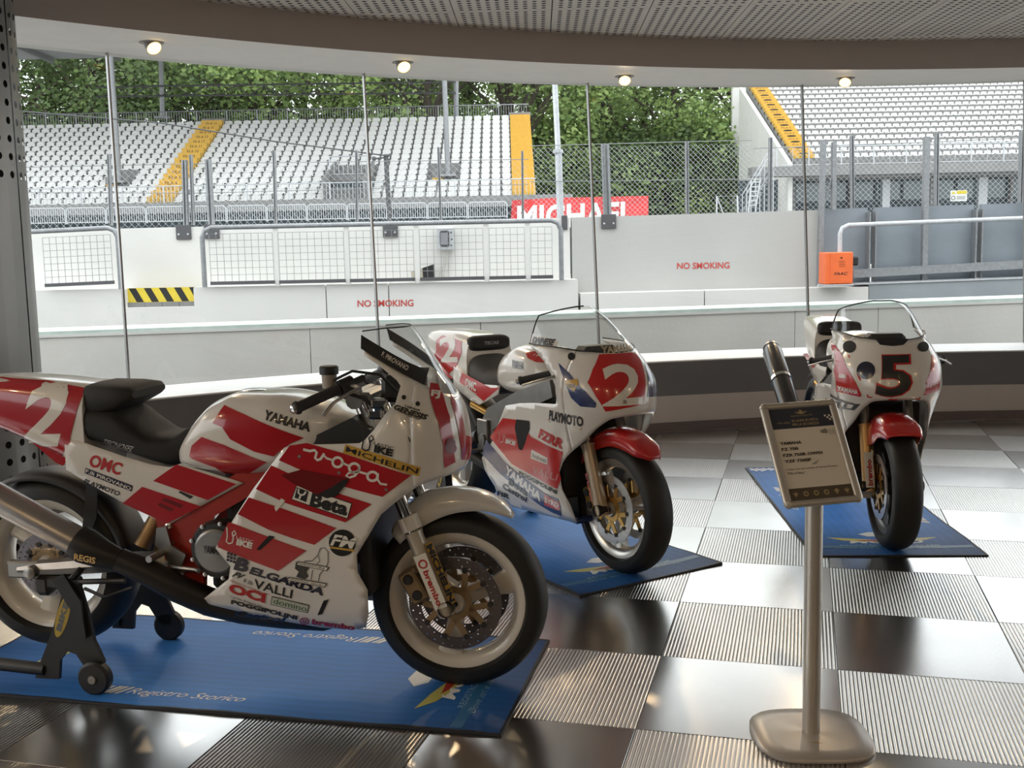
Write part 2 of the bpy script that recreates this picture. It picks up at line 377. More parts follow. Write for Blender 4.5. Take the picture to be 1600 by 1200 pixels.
# ------------------------------------------------------------------ recessed tilting downlights
M_RING = mat('downlight_grey_ring', (0.30,0.28,0.26), rough=0.4, metal=0.3)
M_BULB = mat('warm_lamp_lens', (1.0,0.66,0.22), emit=2.4)
def downlight(p, label, tgt):
    o = empty('downlight', p); tag(o, label, 'ceiling lamp', 'soffit downlights')
    MB().lathe([(0.050,-0.001),(0.074,-0.001),(0.076,-0.005),(0.052,-0.008)], 24, axis='z').build('ring', M_RING, o, smooth=40)
    d = (Vector(tgt)-Vector(p)); d.z = -0.9*math.hypot(d.x, d.y); d.normalize(); R = d.to_track_quat('-Z','Y').to_matrix().to_4x4()
    body = MB(); body.lathe([(0.044,0.02),(0.050,-0.02),(0.050,-0.042),(0.046,-0.046)], 24, axis='z'); body.v = [tuple(R @ Vector(q)+Vector((0,0,-0.012))) for q in body.v]
    body.build('housing', M_RING, o, smooth=40)
    ln = MB(); ln.lathe([(0.046,-0.040),(0.036,-0.052),(0.018,-0.060),(0.0005,-0.062)], 20, axis='z'); ln.v = [tuple(R @ Vector(q)+Vector((0,0,-0.012))) for q in ln.v]
    ln.build('lens', M_BULB, o, smooth=True)
    l = bpy.data.lights.new('lamp_light', 'SPOT'); l.energy = LAMP_W; l.color = (1.0,0.72,0.42); l.spot_size = math.radians(110); l.spot_blend = 0.8; l.shadow_soft_size = 0.05
    lo = bpy.data.objects.new('lamp_light', l); COL.objects.link(lo); lo.parent = o; lo.rotation_euler = d.to_track_quat('-Z','Y').to_euler(); lo.location = d*0.09+Vector((0,0,-0.012))
    return o
ctr = (0.2, 0.8, 0)
for p, lab in (((-3.50,3.05,ZH),'glowing soffit downlight nearest the steel column'), ((-2.30,4.32,ZH),'soffit downlight above the yellow stair, second from the column'), ((-0.91,5.58,ZH),'soffit downlight in front of the green trees'), ((0.79,6.40,ZH),'rightmost soffit downlight, in front of the right grandstand')):
    downlight(p, lab, ctr)
for a in (-75,-95,25,8):
    q = ring(SCE, SR+0.35, ZH, a); downlight(q, 'soffit downlight along the window, outside the view', ctr)

def track_spot(p, tgt, w, label):
    o = empty('ceiling_spotlight', p); tag(o, label, 'ceiling lamp', 'ceiling spotlights'); d = (Vector(tgt)-Vector(p)).normalized(); R = d.to_track_quat('-Z','Y').to_matrix().to_4x4()
    MB().lathe([(0.001,0.0),(0.045,0.0),(0.045,-0.018),(0.001,-0.018)], 18, axis='z').build('ceiling_rose', M_RING, o, smooth=30)
    MB().tube([(0,0,-0.015),(0,0,-0.10)], 0.008, 8).build('stem', M_RING, o, smooth=True)
    b = MB(); b.lathe([(0.001,0.06),(0.035,0.06),(0.050,-0.04),(0.050,-0.07)], 20, axis='z'); b.v = [tuple(R @ Vector(q)+Vector((0,0,-0.12))) for q in b.v]; b.build('housing', M_RING, o, smooth=30)
    b = MB(); b.lathe([(0.048,-0.060),(0.001,-0.066)], 20, axis='z'); b.v = [tuple(R @ Vector(q)+Vector((0,0,-0.12))) for q in b.v]; b.build('lens', M_BULB, o)
    l = bpy.data.lights.new('lamp_light', 'SPOT'); l.energy = w; l.color = (1.0,0.69,0.38); l.spot_size = math.radians(95); l.spot_blend = 0.9; l.shadow_soft_size = 0.06
    lo = bpy.data.objects.new('lamp_light', l); COL.objects.link(lo); lo.parent = o; lo.rotation_euler = d.to_track_quat('-Z','Y').to_euler(); lo.location = d*0.12+Vector((0,0,-0.12))
SPOT_W = 27.0
for k, (p, tg) in enumerate((((-4.2,-3.2,ZC),(-1.2,0.4,0.6)),((-1.6,-5.0,ZC),(-0.8,0.4,0.6)),((1.0,-5.4,ZC),(0.2,0.8,0.6)),((3.6,-4.2,ZC),(0.9,1.8,0.6)),((5.2,-0.5,ZC),(1.0,2.5,0.6)))):
    track_spot(p, tg, SPOT_W, ('ceiling spotlight behind the viewer at far left','ceiling spotlight behind the viewer, left of centre','ceiling spotlight straight behind the viewer','ceiling spotlight behind the viewer, right of centre','ceiling spotlight beyond the right edge of the view')[k])
# ------------------------------------------------------------------ outside: survey frame (a right, d ahead, z up)
XR = Vector((math.cos(CAM_YAW), -math.sin(CAM_YAW), 0)); YF = Vector((math.sin(CAM_YAW), math.cos(CAM_YAW), 0))
def X(a, d, z): return Vector((CAM_C.x, CAM_C.y, 0)) + XR*a + YF*d + Vector((0,0,z))
def pa(u, d):
    r = ray(u); t = d/r.dot(YF); q = CAM_C+r*t; return ((q-CAM_C).dot(XR), q.z)
EXT = empty('survey_frame'); EXT.name = 'x'; bpy.data.objects.remove(EXT)
OUTM = Matrix((( XR.x, YF.x, 0, CAM_C.x),(XR.y, YF.y, 0, CAM_C.y),(0,0,1,0),(0,0,0,1)))
def out(o):                                                  # place an object built in (a,d,z)
    o.matrix_world = OUTM; return o
def outroot(name, a, d, z): o = empty(name); o.matrix_world = OUTM @ Matrix.Translation((a,d,z)); return o
class LB(MB):                                                # mesh built around a local origin
    def __init__(s, a=0, d=0, z=0): super().__init__(); s.o = Vector((a,d,z))
    def add(s, vs, fs, mi=0): return super().add([Vector(v)-s.o for v in vs], fs, mi)
M_ASPH = mat('pale_concrete_apron', (0.36,0.355,0.345), rough=0.9, bump=0.3)
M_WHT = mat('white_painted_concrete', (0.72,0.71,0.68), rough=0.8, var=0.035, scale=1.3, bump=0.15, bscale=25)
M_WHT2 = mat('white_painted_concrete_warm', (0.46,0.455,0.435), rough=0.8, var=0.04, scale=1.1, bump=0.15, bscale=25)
M_PARA = mat('grey_painted_parapet', (0.70,0.68,0.635), rough=0.8, var=0.05, scale=1.0, bump=0.2, bscale=20)
M_COPE = mat('pale_green_coping', (0.62,0.72,0.66), rough=0.7, var=0.10, scale=6)
M_GALV = mat('galvanised_steel', (0.27,0.28,0.29), rough=0.5, metal=0.4, var=0.15, scale=20)
M_GALVL = mat('light_galvanised_steel', (0.52,0.54,0.56), rough=0.5, metal=0.3, var=0.1, scale=20)
M_DKGR = mat('dark_grey_steel', (0.10,0.10,0.105), rough=0.5, metal=0.3)
M_BLGR = mat('blue_grey_steel_wall', (0.23,0.26,0.29), rough=0.6, var=0.08, scale=2)
M_SEATW = mat('white_plastic_seat', (0.64,0.64,0.62), rough=0.45, var=0.03)
M_CONC = mat('grandstand_concrete', (0.22,0.22,0.215), rough=0.85, var=0.1, scale=2)
M_YEL = mat('yellow_stair_paint', (0.60,0.36,0.05), rough=0.6, var=0.05)
M_REDL = mat('red_stencil_paint', (0.55,0.06,0.05), rough=0.6)
M_BLK = mat('black_paint', (0.018,0.018,0.018), rough=0.6)
M_YELP = mat('yellow_hazard_paint', (0.75,0.58,0.05), rough=0.6)
M_ORNG = mat('orange_powder_coat', (0.85,0.16,0.04), rough=0.4)
M_TEAL = mat('dark_teal_shade_and_glazing', (0.055,0.075,0.085), rough=0.8, var=0.4, scale=1.5)  # dark colour stands for shade in recess and stair opening; also far glazing
tag(out(LB().box((0,110,-0.45), (260,220,0.1)).build('ground', M_ASPH)), 'grey asphalt outside the building', None, None, 'structure')
# low parapet just outside the glass
pL, pR = Vector((-6.71,5.90,0)), Vector((2.95,10.92,0)); pd = (pR-pL).normalized(); pn = Vector((-pd.y, pd.x, 0)); plen = (pR-pL).length
par = empty('parapet', pL); tag(par, 'low grey concrete parapet with a pale green coping outside the glass', None, None, 'structure')
cuts = [-9,-5.2,-1.4,2.55,4.35,8.0,9.05,13.0,17.0,21.0]
for i in range(len(cuts)-1):
    b = MB(); x0, x1 = cuts[i]+0.004, cuts[i+1]-0.004
    fn = lambda u,v,w: pd*w + pn*u + Vector((0,0,v))
    b.prism([(0,-0.4),(0,0.725),(0.22,0.725),(0.22,-0.4)], x0, x1, fn); b.build('concrete_block', M_PARA, par)
    c = MB(); c.prism([(-0.012,0.715),(-0.012,0.75),(0.0,0.762),(0.23,0.772),(0.24,0.72)], x0-0.004, x1+0.004, fn); c.build('coping', M_COPE, par)
    w = MB(); w.prism([(-0.004,0.690),(-0.014,0.690),(-0.014,0.716),(-0.004,0.716)], x0-0.004, x1+0.004, fn); w.build('white_lip', M_WHT, par)
# --- far white wall: upper wall, ledge with hazard recess
def wallpoly(px, d, t, name, m, parent=None, zb=-0.4):
    pts = [pa(u, d) for u in px]; poly = [(pts[0][0], zb)]+pts+[(pts[-1][0], zb)]
    b = MB(); b.prism(poly, d, d+t, lambda u,v,w: (u,w,v)); o = b.build(name, m, parent); return o
ww = out(empty('barrier_wall')); tag(ww, 'white concrete wall with stencilled lettering across the pit lane', None, None, 'structure')
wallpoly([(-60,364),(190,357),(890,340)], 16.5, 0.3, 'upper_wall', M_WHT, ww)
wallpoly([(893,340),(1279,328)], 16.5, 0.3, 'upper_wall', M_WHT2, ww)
d = 16.0
def lz(x): return pa((x, 451-(x-190)*14/690), d)
for xa, xb in ((-60,193),(302,508),(509.5,606),(607.5,903)):
    b = MB(); p, q = lz(xa), lz(xb); b.prism([(p[0],-0.4),(p[0],p[1]-0.02),(p[0]+0.01,p[1]),(q[0]-0.01,q[1]),(q[0],q[1]-0.02),(q[0],-0.4)], d, d+0.55, lambda u,v,w: (u,w,v)); b.build('ledge_block', M_WHT, ww)
b = MB(); p, q = lz(193), lz(302); zr = pa((250,480), d)[1]
b.prism([(p[0],-0.4),(p[0],zr),(q[0],zr),(q[0],-0.4)], d, d+0.55, lambda u,v,w: (u,w,v)); b.build('ledge_block', M_WHT, ww)
b = MB(); b.prism([(p[0],zr),(p[0],p[1]-0.002),(q[0],q[1]-0.002),(q[0],zr)], d+0.16, d+0.2, lambda u,v,w: (u,w,v)); hz = b.build('hazard_board', M_YELP, ww)
for k in range(5):
    u0 = p[0]+0.02+k*0.225; zt, zb = p[1]-0.004, zr+0.075; b = MB()
    pts = [(u0,zt),(u0+0.105,zt),(u0+0.105+0.11,zb),(u0+0.11,zb)]; pts = [(min(a,q[0]-0.01),z) for a,z in pts]
    if pts[1][0]-pts[0][0] < 0.02: continue
    b.prism(pts, d+0.157, d+0.161, lambda u,v,w: (u,w,v)); b.build('black_stripe', M_BLK, ww)
for k in range(4):
    b = MB(); u0 = p[0]+k*(q[0]-p[0])/4; u1 = u0+(q[0]-p[0])/4-0.006; b.prism([(u0,zr),(u0,zr+0.07),(u1,zr+0.07),(u1,zr)], d+0.13, d+0.165, lambda u,v,w: (u,w,v)); b.build('brick', M_CONC, ww)
for xa, xb in ((907,1100),(1101.5,1357)):
    b = MB(); p, q = pa((xa,459-(xa-905)*11/450), d), pa((xb,459-(xb-905)*11/450), d); b.prism([(p[0],-0.4),(p[0],p[1]),(q[0],q[1]),(q[0],-0.4)], d, d+0.55, lambda u,v,w: (u,w,v)); b.build('ledge_block', M_WHT, ww)
def sign_text(s, p0, p1, p2, d, m, parent, name='lettering', bold=0.0, th=0.004):
    A, B, Cc = pa(p0,d), pa(p1,d), pa(p2,d); vs, fs, asp = text2d(s, bold)
    f = lambda u,v: (A[0]+(B[0]-A[0])*u+(Cc[0]-A[0])*v, d, A[1]+(B[1]-A[1])*u+(Cc[1]-A[1])*v)
    b = MB(); b.add([f(u,v) for u,v in vs], fs); return b.build(name, m, parent)
sign_text('NO SMOKING', (558.5,479.5), (646,478.5), (558.5,469), d-0.006, M_REDL, ww, bold=0.015)
sign_text('NO SMOKING', (1058,420.5), (1140,419.5), (1058,410.5), 16.494, M_REDL, ww, bold=0.015)
# --- railings with wire grid infill
def railing(name, label, x0, x1, ytop, ybot, grids, left_post, right_post):
    d = 15.92; p = pa((x0,ytop(x0)),d); q = pa((x1,ytop(x1)),d); zb0 = pa((x0,ybot(x0)),d)[1]; zb1 = pa((x1,ybot(x1)),d)[1]
    r = outroot(name, p[0], d, zb0); tag(r, label, 'railing')
    path = []
    rad = 0.14
    if left_post: path += [(p[0],d,zb0),(p[0],d,p[1]-rad),(p[0]+rad*0.3,d,p[1]-rad*0.3),(p[0]+rad,d,p[1])]
    else: path += [(p[0],d,p[1])]
    if right_post: path += [(q[0]-rad,d,q[1]),(q[0]-rad*0.3,d,q[1]-rad*0.3),(q[0],d,q[1]-rad),(q[0],d,zb1)]
    else: path += [(q[0],d,q[1])]
    LB(p[0],d,zb0).tube(path, 0.036, 10).build('pipe_frame', M_GALV, r, smooth=True)
    for ga, gb in grids:
        b = LB(p[0],d,zb0); A = pa((ga,ytop(ga)+10),d); B = pa((gb,ytop(gb)+10),d); C2 = pa((ga,ybot(ga)-8),d)
        nx = max(2, int(round((gb-ga)/11.0))); nz = 7
        for i in range(nx+1): x = A[0]+(B[0]-A[0])*i/nx; b.box((x,d,(A[1]+C2[1])/2+(B[1]-A[1])*i/nx), (0.006,0.006,A[1]-C2[1]))
        for k in range(nz+1):
            z = C2[1]+(A[1]-C2[1])*k/nz; b.tube([(A[0],d,z),(B[0],d,z+B[1]-A[1])], 0.003, 4)
        b.build('wire_grid', M_GALV, r)
        b = LB(p[0],d,zb0); z = C2[1]-0.045
        b.add([(A[0]-0.01,d-0.02,z),(B[0]+0.01,d-0.02,z+B[1]-A[1]),(B[0]+0.01,d-0.02,z+B[1]-A[1]+0.05),(A[0]-0.01,d-0.02,z+0.05)]+[(A[0]-0.01,d+0.03,z),(B[0]+0.01,d+0.03,z+B[1]-A[1]),(B[0]+0.01,d+0.03,z+B[1]-A[1]+0.05),(A[0]-0.01,d+0.03,z+0.05)], [(0,1,2,3),(7,6,5,4),(0,4,5,1),(3,2,6,7),(0,3,7,4),(1,5,6,2)]); b.build('kick_rail', M_DKGR, r)
    if len(grids) > 1:
        for (a0,a1),(c0,c1) in zip(grids[:-1], grids[1:]):
            b = LB(p[0],d,zb0); xm = (a1+c0)/2; t = pa((xm,ytop(xm)+4),d); u = pa((xm,ybot(xm)),d); b.box((t[0],d+0.02,(t[1]+u[1])/2), (0.075,0.03,t[1]-u[1])); b.build('post', M_WHT, r)
    return r
railing('guard_railing', 'short grey pipe railing beside the steel column', 20, 183, lambda x: 362-(x-57)*6/126, lambda x: 452, [(66,172)], False, True)
railing('guard_railing', 'long grey pipe railing with wire grid in front of white wall', 315, 876, lambda x: 356-(x-315)*12/560, lambda x: 449-(x-315)*11/560, [(326,425),(434,536),(545,645),(655,754),(764,819),(829,862)], True, True)
# --- small boxes on the wall
ex, ez = pa((695.5,373), 16.3)
eb = outroot('electrical_box', ex, 16.4, ez); tag(eb, 'grey electrical box with dark window on the white wall', 'electrical box')
MB().bbox((0,0,0), (0.245,0.16,0.33), 0.012).build('enclosure', M_GALVL, eb)
fr = [(x,z) for x,z in arc((0,0),0.068,0.118,0,360,20)[:-1]]
MB().prism([(-0.07,-0.1),(-0.05,-0.12),(0.05,-0.12),(0.07,-0.1),(0.07,0.1),(0.05,0.12),(-0.05,0.12),(-0.07,0.1)], -0.086, -0.08, lambda u,v,w: (u-0.01,w,v)).build('window_gasket', M_DKGR, eb)
MB().prism([(-0.052,-0.09),(0.052,-0.09),(0.052,0.09),(-0.052,0.09)], -0.09, -0.086, lambda u,v,w: (u-0.01,w,v)).build('window_pane', mat('grey_plastic_pane',(0.30,0.31,0.33),rough=0.2), eb)
for k,(xx) in enumerate((-0.045,-0.01,0.025)):
    MB().tube([(xx,0,-0.16),(xx-0.005,0,-0.35),(xx-0.04,0.0,-0.48),(xx-0.06,-0.02,-0.56)], 0.016, 6).build('conduit', mat('grey_conduit',(0.55,0.54,0.5),rough=0.6), eb, smooth=True)
for xx,zz in ((0.09,0.09),(0.10,-0.01),(0.09,-0.1)): MB().bbox((xx,-0.085,zz),(0.022,0.015,0.022),0.003).build('latch', M_DKGR, eb)
bx, bz = pa((661,424), 16.2)
jb = outroot('junction_box', bx, 16.25, bz); tag(jb, 'tilted beige and black box standing on the white ledge', 'box')
MB().prism([(-0.17,-0.10),(0.0,-0.10),(-0.005,0.05),(-0.175,0.0)], -0.1, 0.1, lambda u,v,w: (u,w,v)).build('casing', mat('beige_casing',(0.50,0.45,0.36),rough=0.6), jb)
MB().prism([(0.002,-0.10),(0.16,-0.09),(0.155,0.10),(-0.003,0.05)], -0.1, 0.1, lambda u,v,w: (u,w,v)).build('open_side', M_BLK, jb)
# --- fence: posts on base plates and chain-link
fence = out(empty('chain_link_fence')); tag(fence, 'tall chain-link fence with grey steel posts on top of the white wall', 'fence')
def wire_mesh(px, d, ybase, pitch, parent, rad=0.0032, m=M_GALVL):
    top = [pa(u, d) for u in px]; b = MB(); x0, x1 = top[0][0], top[-1][0]
    zt = lambda x: next((top[i][1]+(top[i+1][1]-top[i][1])*(x-top[i][0])/(top[i+1][0]-top[i][0]) for i in range(len(top)-1) if x <= top[i+1][0]+1e-6), top[-1][1])
    zb = pa(ybase, d)[1]; H = max(t[1] for t in top)-zb
    x = x0-H
    while x < x1+H:
        for s in (1,-1):
            seg = []; N = 24
            for k in range(N+1):
                xx = x+s*H*k/N; zz = zb+H*k/N
                if x0 <= xx <= x1 and zz <= zt(xx): seg.append((xx, d+s*rad, zz))
            if len(seg) > 1:
                a, c = Vector(seg[0]), Vector(seg[-1]); w = Vector((s*rad*0.7,0,-rad*0.7)).cross(Vector((0,0,0))) ; nrm = Vector((rad*0.72,0,-s*rad*0.72)); dp = Vector((0,rad,0))
                b.add([a+nrm, a-nrm*0.5+dp, a-nrm*0.5-dp, c+nrm, c-nrm*0.5+dp, c-nrm*0.5-dp], [(0,1,4,3),(1,2,5,4),(2,0,3,5)])
        x += pitch
    o = b.build('wire_mesh', m, parent); o['kind'] = 'stuff'; return o
wire_mesh([(-40,263),(300,256),(826,249)], 16.85, (400,352), 0.105, fence, 0.0022)
wire_mesh([(829,228),(1175,219)], 16.85, (1000,340), 0.078, fence, 0.0028)
wire_mesh([(1176,232),(1290,228),(1448,222),(2150,192)], 16.85, (1400,330), 0.085, fence, 0.0026)
for px in ([(-40,263),(300,256),(826,249)], [(829,228),(1175,219)], [(1176,232),(1290,228),(1448,222),(2150,192)], [(-40,300),(300,302),(826,288)], [(829,284),(1175,280)], [(1176,276),(2150,255)]):
    MB().tube([(pa(u,16.83)[0],16.83,pa(u,16.83)[1]) for u in px], 0.006, 5).build('tension_wire', M_GALV, fence)
def post(x0,y0,x1,y1,w,m=M_GALV,dd=16.7,name='post'):
    p, q = pa((x0,y0),dd), pa((x1,y1),dd); b = MB(); h = w/2*dd/CAM_F
    for o1, wd in ((-h*0.8,h*0.4),(h*0.8,h*0.4)):
        b.add([(q[0]+o1-wd/1,dd-0.04,q[1]),(q[0]+o1+wd,dd-0.04,q[1]),(p[0]+o1+wd,dd-0.04,p[1]),(p[0]+o1-wd,dd-0.04,p[1]),(q[0]+o1-wd,dd+0.05,q[1]),(q[0]+o1+wd,dd+0.05,q[1]),(p[0]+o1+wd,dd+0.05,p[1]),(p[0]+o1-wd,dd+0.05,p[1])], [(0,1,2,3),(7,6,5,4),(0,4,5,1),(3,2,6,7),(0,3,7,4),(1,5,6,2)])
    b.add([(q[0]-h,dd,q[1]),(q[0]+h,dd,q[1]),(p[0]+h,dd,p[1]),(p[0]-h,dd,p[1])], [(0,1,2,3)])
    return b.build(name, m, fence)
for x0,y0,x1,y1,w in ((288,250,291,356,6),(325,249,331,356,7),(946,225,950,342,9),(941,225,945,342,3),(170,241,174,352,3),(298,242,302,352,3),(428,235,431,352,3),(557,235,558,350,3),(685,230,689,350,3),(1073,221,1074,334,4),(816,236,817,345,3),(1331,212,1332,326,4),(1464,208,1463,322,4),(1597,203,1594,320,4),(1204,215,1203,330,4)): post(x0,y0,x1,y1,w)
for xc, yc in ((287,363),(331,362),(610,360),(951,346),(882,348)):
    w = 23 if xc != 882 else 9; a, z = pa((xc,yc),16.48); b = MB(); b.bbox((a,16.475,z),(w*16.48/CAM_F,0.03,22*16.48/CAM_F),0.004); pl = b.build('base_plate', M_DKGR, fence)
    for s in (-1,1):
        if w > 10: MB().lathe([(0.016,0.0),(0.016,-0.014),(0.001,-0.016)], 8, (a+s*0.07,16.46,z-0.03)).build('bolt', M_GALVL, pl)
# lamp post
p, q = pa((868,100),16.95), pa((879,352),16.95); pm_ = pa((872,236),16.95)
lp = outroot('street_lamp_post', q[0], 16.95, -0.4); tag(lp, 'tall pale grey lamp post beside the red banner', 'lamp post')
LB(q[0],16.95,-0.4).tube([(q[0]+0.002,16.95,-0.4),(pm_[0]+0.005,16.95,pm_[1]),(pm_[0],16.95,pm_[1]+0.01),(p[0]-0.16,16.95,p[1]+4)], [0.058,0.054,0.044,0.036], 14).build('pole', M_GALVL, lp, smooth=True)
LB(q[0],16.95,-0.4).lathe([(0.05,-0.03),(0.078,-0.03),(0.078,0.02),(0.05,0.02)], 14, (pm_[0],16.95,pm_[1]), 'z').build('collar', M_GALVL, lp, smooth=30)
# camera mast with cable
p, q = pa((603,243),16.9), pa((609,352),16.9)
cm = outroot('camera_mast', q[0], 16.9, q[1]); tag(cm, 'dark square mast holding a cable and small camera', 'mast')
L_ = LB(q[0],16.9,q[1]); L_.tube([(q[0],16.9,q[1]),(p[0],16.9,p[1])], 0.036, 4).build('pole', M_DKGR, cm)
LB(q[0],16.9,q[1]).bbox((p[0]+0.01,16.9,p[1]),(0.09,0.09,0.04),0.01).build('cap', M_DKGR, cm)
ca = LB(q[0],16.9,q[1]); e = pa((585,248),16.9); ca.bbox((e[0],16.86,e[1]),(0.06,0.10,0.06),0.015); ca.tube([(e[0],16.88,e[1]),(p[0],16.9,p[1]-0.03)],0.012,6); ca.build('camera_head', M_DKGR, cm)
c0, c1 = pa((-60,166),16.9), pa((250,192),16.9)
LB(q[0],16.9,q[1]).tube([(c0[0],16.9,c0[1]),(c1[0],16.9,c1[1]),((c1[0]+p[0])/2,16.9,(c1[1]+p[1])/2-0.03),(p[0],16.9,p[1])], 0.011, 5).build('cable', M_DKGR, cm)
# --- red banner behind the fence
bn = out(empty('red_banner')); tag(bn, 'red banner with cut-off white capital letters behind the fence', 'banner')
d = 24.0; pts = [pa(u,d) for u in ((800,313),(870,309),(1013,306),(1013,345),(798,350))]; b = MB(); b.prism(pts[::-1], d, d+0.01, lambda u,v,w: (u,w,v)); b.build('cloth', mat('red_banner_cloth',(0.62,0.05,0.05),rough=0.7,var=0.25,scale=2), bn)
for xx in (0,2): MB().tube([(pts[xx][0]+(0.05 if xx == 0 else -0.05),d+0.04,-0.4),(pts[xx][0]+(0.05 if xx == 0 else -0.05),d+0.04,pts[xx][1])],0.03,6).build('banner_pole', M_GALV, bn)
sign_text('MICHAEL', (808,359), (990,352), (808,321), d-0.01, M_WHT, bn, bold=0.03)
# --- blue-grey steel wall with barrier at right
sw = out(empty('steel_wall')); tag(sw, 'blue-grey steel plate wall behind the orange box', None, None, 'structure')
for xa, xb in ((1284,1356),(1368,1441),(1450,1522),(1534,1606),(1618,1690),(1702,1774),(1786,1858),(1870,1942),(1954,2150)):
    d = 16.55; p, q = pa((xa,327-(xa-1284)*10/316),d), pa((xb,327-(xb-1284)*10/316),d); b = MB(); b.prism([(p[0],-0.4),(p[0],p[1]),(q[0],q[1]),(q[0],-0.4)], d, d+0.1, lambda u,v,w: (u,w,v)); b.build('steel_plate', M_BLGR, sw)
for xc, yt in ((1357.5,331),(1367,331),(1523.5,327),(1533,327),(1691,323),(1701,323),(1859,319),(1869,319)):
    d = 16.46; p = pa((xc,yt),d); b = MB(); b.box((p[0],d,p[1]/2-0.1),(0.02,0.16,p[1]+0.2)); b.build('rib', M_GALV, sw)
for xt,yt,xb,yb,w in ((1286.5,221,1280,446,7),(1303,222,1302,328,6),(1448,214,1443,440,8),(1612,206,1610,440,8),(1780,198,1779,440,8),(1948,190,1948,440,8)):
    p, q = pa((xt,yt),16.4), pa((xb,yb),16.4); b = MB(); h = w*16.4/CAM_F/2; b.add([(q[0]+s*h,16.4+e*0.05,q[1]) for s,e in ((-1,-1),(1,-1),(1,1),(-1,1))]+[(p[0]+s*h,16.4+e*0.05,p[1]) for s,e in ((-1,-1),(1,-1),(1,1),(-1,1))], [(0,3,2,1),(4,5,6,7),(0,1,5,4),(1,2,6,5),(2,3,7,6),(3,0,4,7)]); b.build('upright', M_GALV, sw)
p, q = pa((1287,320),16.42), pa((1301,276),16.42); MB().tube([(p[0],16.42,p[1]),(q[0],16.42,q[1])],0.02,5).build('brace', M_GALV, sw)
d = 16.2; p, q = pa((1334,428),d), pa((2150,383),d); b = MB(); b.prism([(p[0],p[1]-0.06),(p[0],p[1]+0.06),(q[0],q[1]+0.06),(q[0],q[1]-0.06)], d, d+0.2, lambda u,v,w: (u,w,v)); b.build('cross_beam', M_GALV, sw)
p, q = pa((1334,443),16.05), pa((2150,413),16.05); b = MB(); b.prism([(p[0],p[1]-0.02),(p[0],p[1]),(q[0],q[1]),(q[0],q[1]-0.02)], 16.02, 16.5, lambda u,v,w: (u,w,v)); b.build('ledge_plate', M_GALVL, sw)
p, q = pa((1358,444),16.04), pa((2150,414),16.04); b = MB(); b.prism([(p[0],-0.4),(p[0],p[1]),(q[0],q[1]),(q[0],-0.4)], 16.04, 16.5, lambda u,v,w: (u,w,v)); b.build('kerb', mat('blue_grey_painted_kerb',(0.30,0.33,0.35),rough=0.8,var=0.08,scale=2), sw)
# pipe rail
d = 15.95; p = pa((1312,400),d); q = pa((1322,352),d); e = pa((2150,319),d)
pr_ = outroot('pipe_rail', p[0], d, p[1]-0.4); tag(pr_, 'bent grey pipe rail rising from behind the orange box', 'pipe rail')
L_ = LB(p[0],d,p[1]-0.4); L_.tube([(p[0],d,p[1]-0.4),(p[0],d,q[1]-0.12),(p[0]+0.03,d,q[1]-0.04),(p[0]+0.12,d,q[1]),(e[0],d,e[1])], 0.034, 10); L_.build('bent_pipe', M_GALVL, pr_, smooth=True)
# orange box
d = 15.75; c = pa((1311,419),d); ob = outroot('barrier_motor_box', c[0], d+0.16, c[1]-0.235); tag(ob, 'orange metal box with black lettering on the white ledge', 'machine box')
MB().bbox((0,0,0.235),(0.41,0.32,0.46),0.012).build('cabinet', M_ORNG, ob)
MB().bbox((0.035,-0.162,0.235),(0.325,0.012,0.44),0.006).build('door', M_ORNG, ob)
for k in range(4): MB().box((0.04,-0.169,0.335-k*0.025),(0.085,0.003,0.006)).build('louvre_slot', mat('orange_shadow_slot',(0.25,0.05,0.02)), ob)
MB().lathe([(0.013,0),(0.013,-0.008),(0.001,-0.009)],10,(0.03,-0.168,0.385)).build('lock', M_BLK, ob)
vs, fs, asp = text2d('FAAC', 0.02, 0.25); MB().add([(-0.075+u*0.2,-0.170,0.135+v*0.042) for u,v in vs], fs).build('lettering', M_BLK, ob)
MB().bbox((0.0,0,-0.012),(0.43,0.36,0.025),0.004).build('base_plate', M_GALVL, ob)
MB().bbox((0.255,-0.03,0.33),(0.10,0.14,0.13),0.02).build('drive_arm', M_BLK, ob)
# warning notice on the fence
d = 16.75; c = pa((1498,306),d); nt = outroot('warning_notice', c[0], d, c[1]-0.085); tag(nt, 'small white and yellow warning notice on the fence', 'notice')
MB().bbox((0,0,0.085),(0.255,0.006,0.165),0.002).build('plate', mat('white_notice_plate',(0.8,0.8,0.76)), nt)
MB().prism([(-0.035,0.115),(0.12,0.115),(0.12,0.16),(-0.035,0.16)], -0.0055, -0.003, lambda u,v,w: (u,w,v)).build('yellow_panel', M_YELP, nt)
MB().prism([(-0.115,0.115),(-0.055,0.115),(-0.085,0.16)], -0.0055, -0.003, lambda u,v,w: (u,w,v)).build('warning_triangle', M_YELP, nt)
MB().prism([(-0.03,0.03),(0.10,0.03),(0.10,0.085),(-0.03,0.085)], -0.0045, -0.003, lambda u,v,w: (u,w,v)).build('printed_lines', mat('grey_print',(0.5,0.5,0.48)), nt)
vs, fs = ribbon(arc((-0.085,0.055),0.028,0.028,0,345,15), 0.008, True); MB().add([(a,-0.005,b_) for a,b_ in vs], fs).build('prohibition_ring', M_BLK, nt)
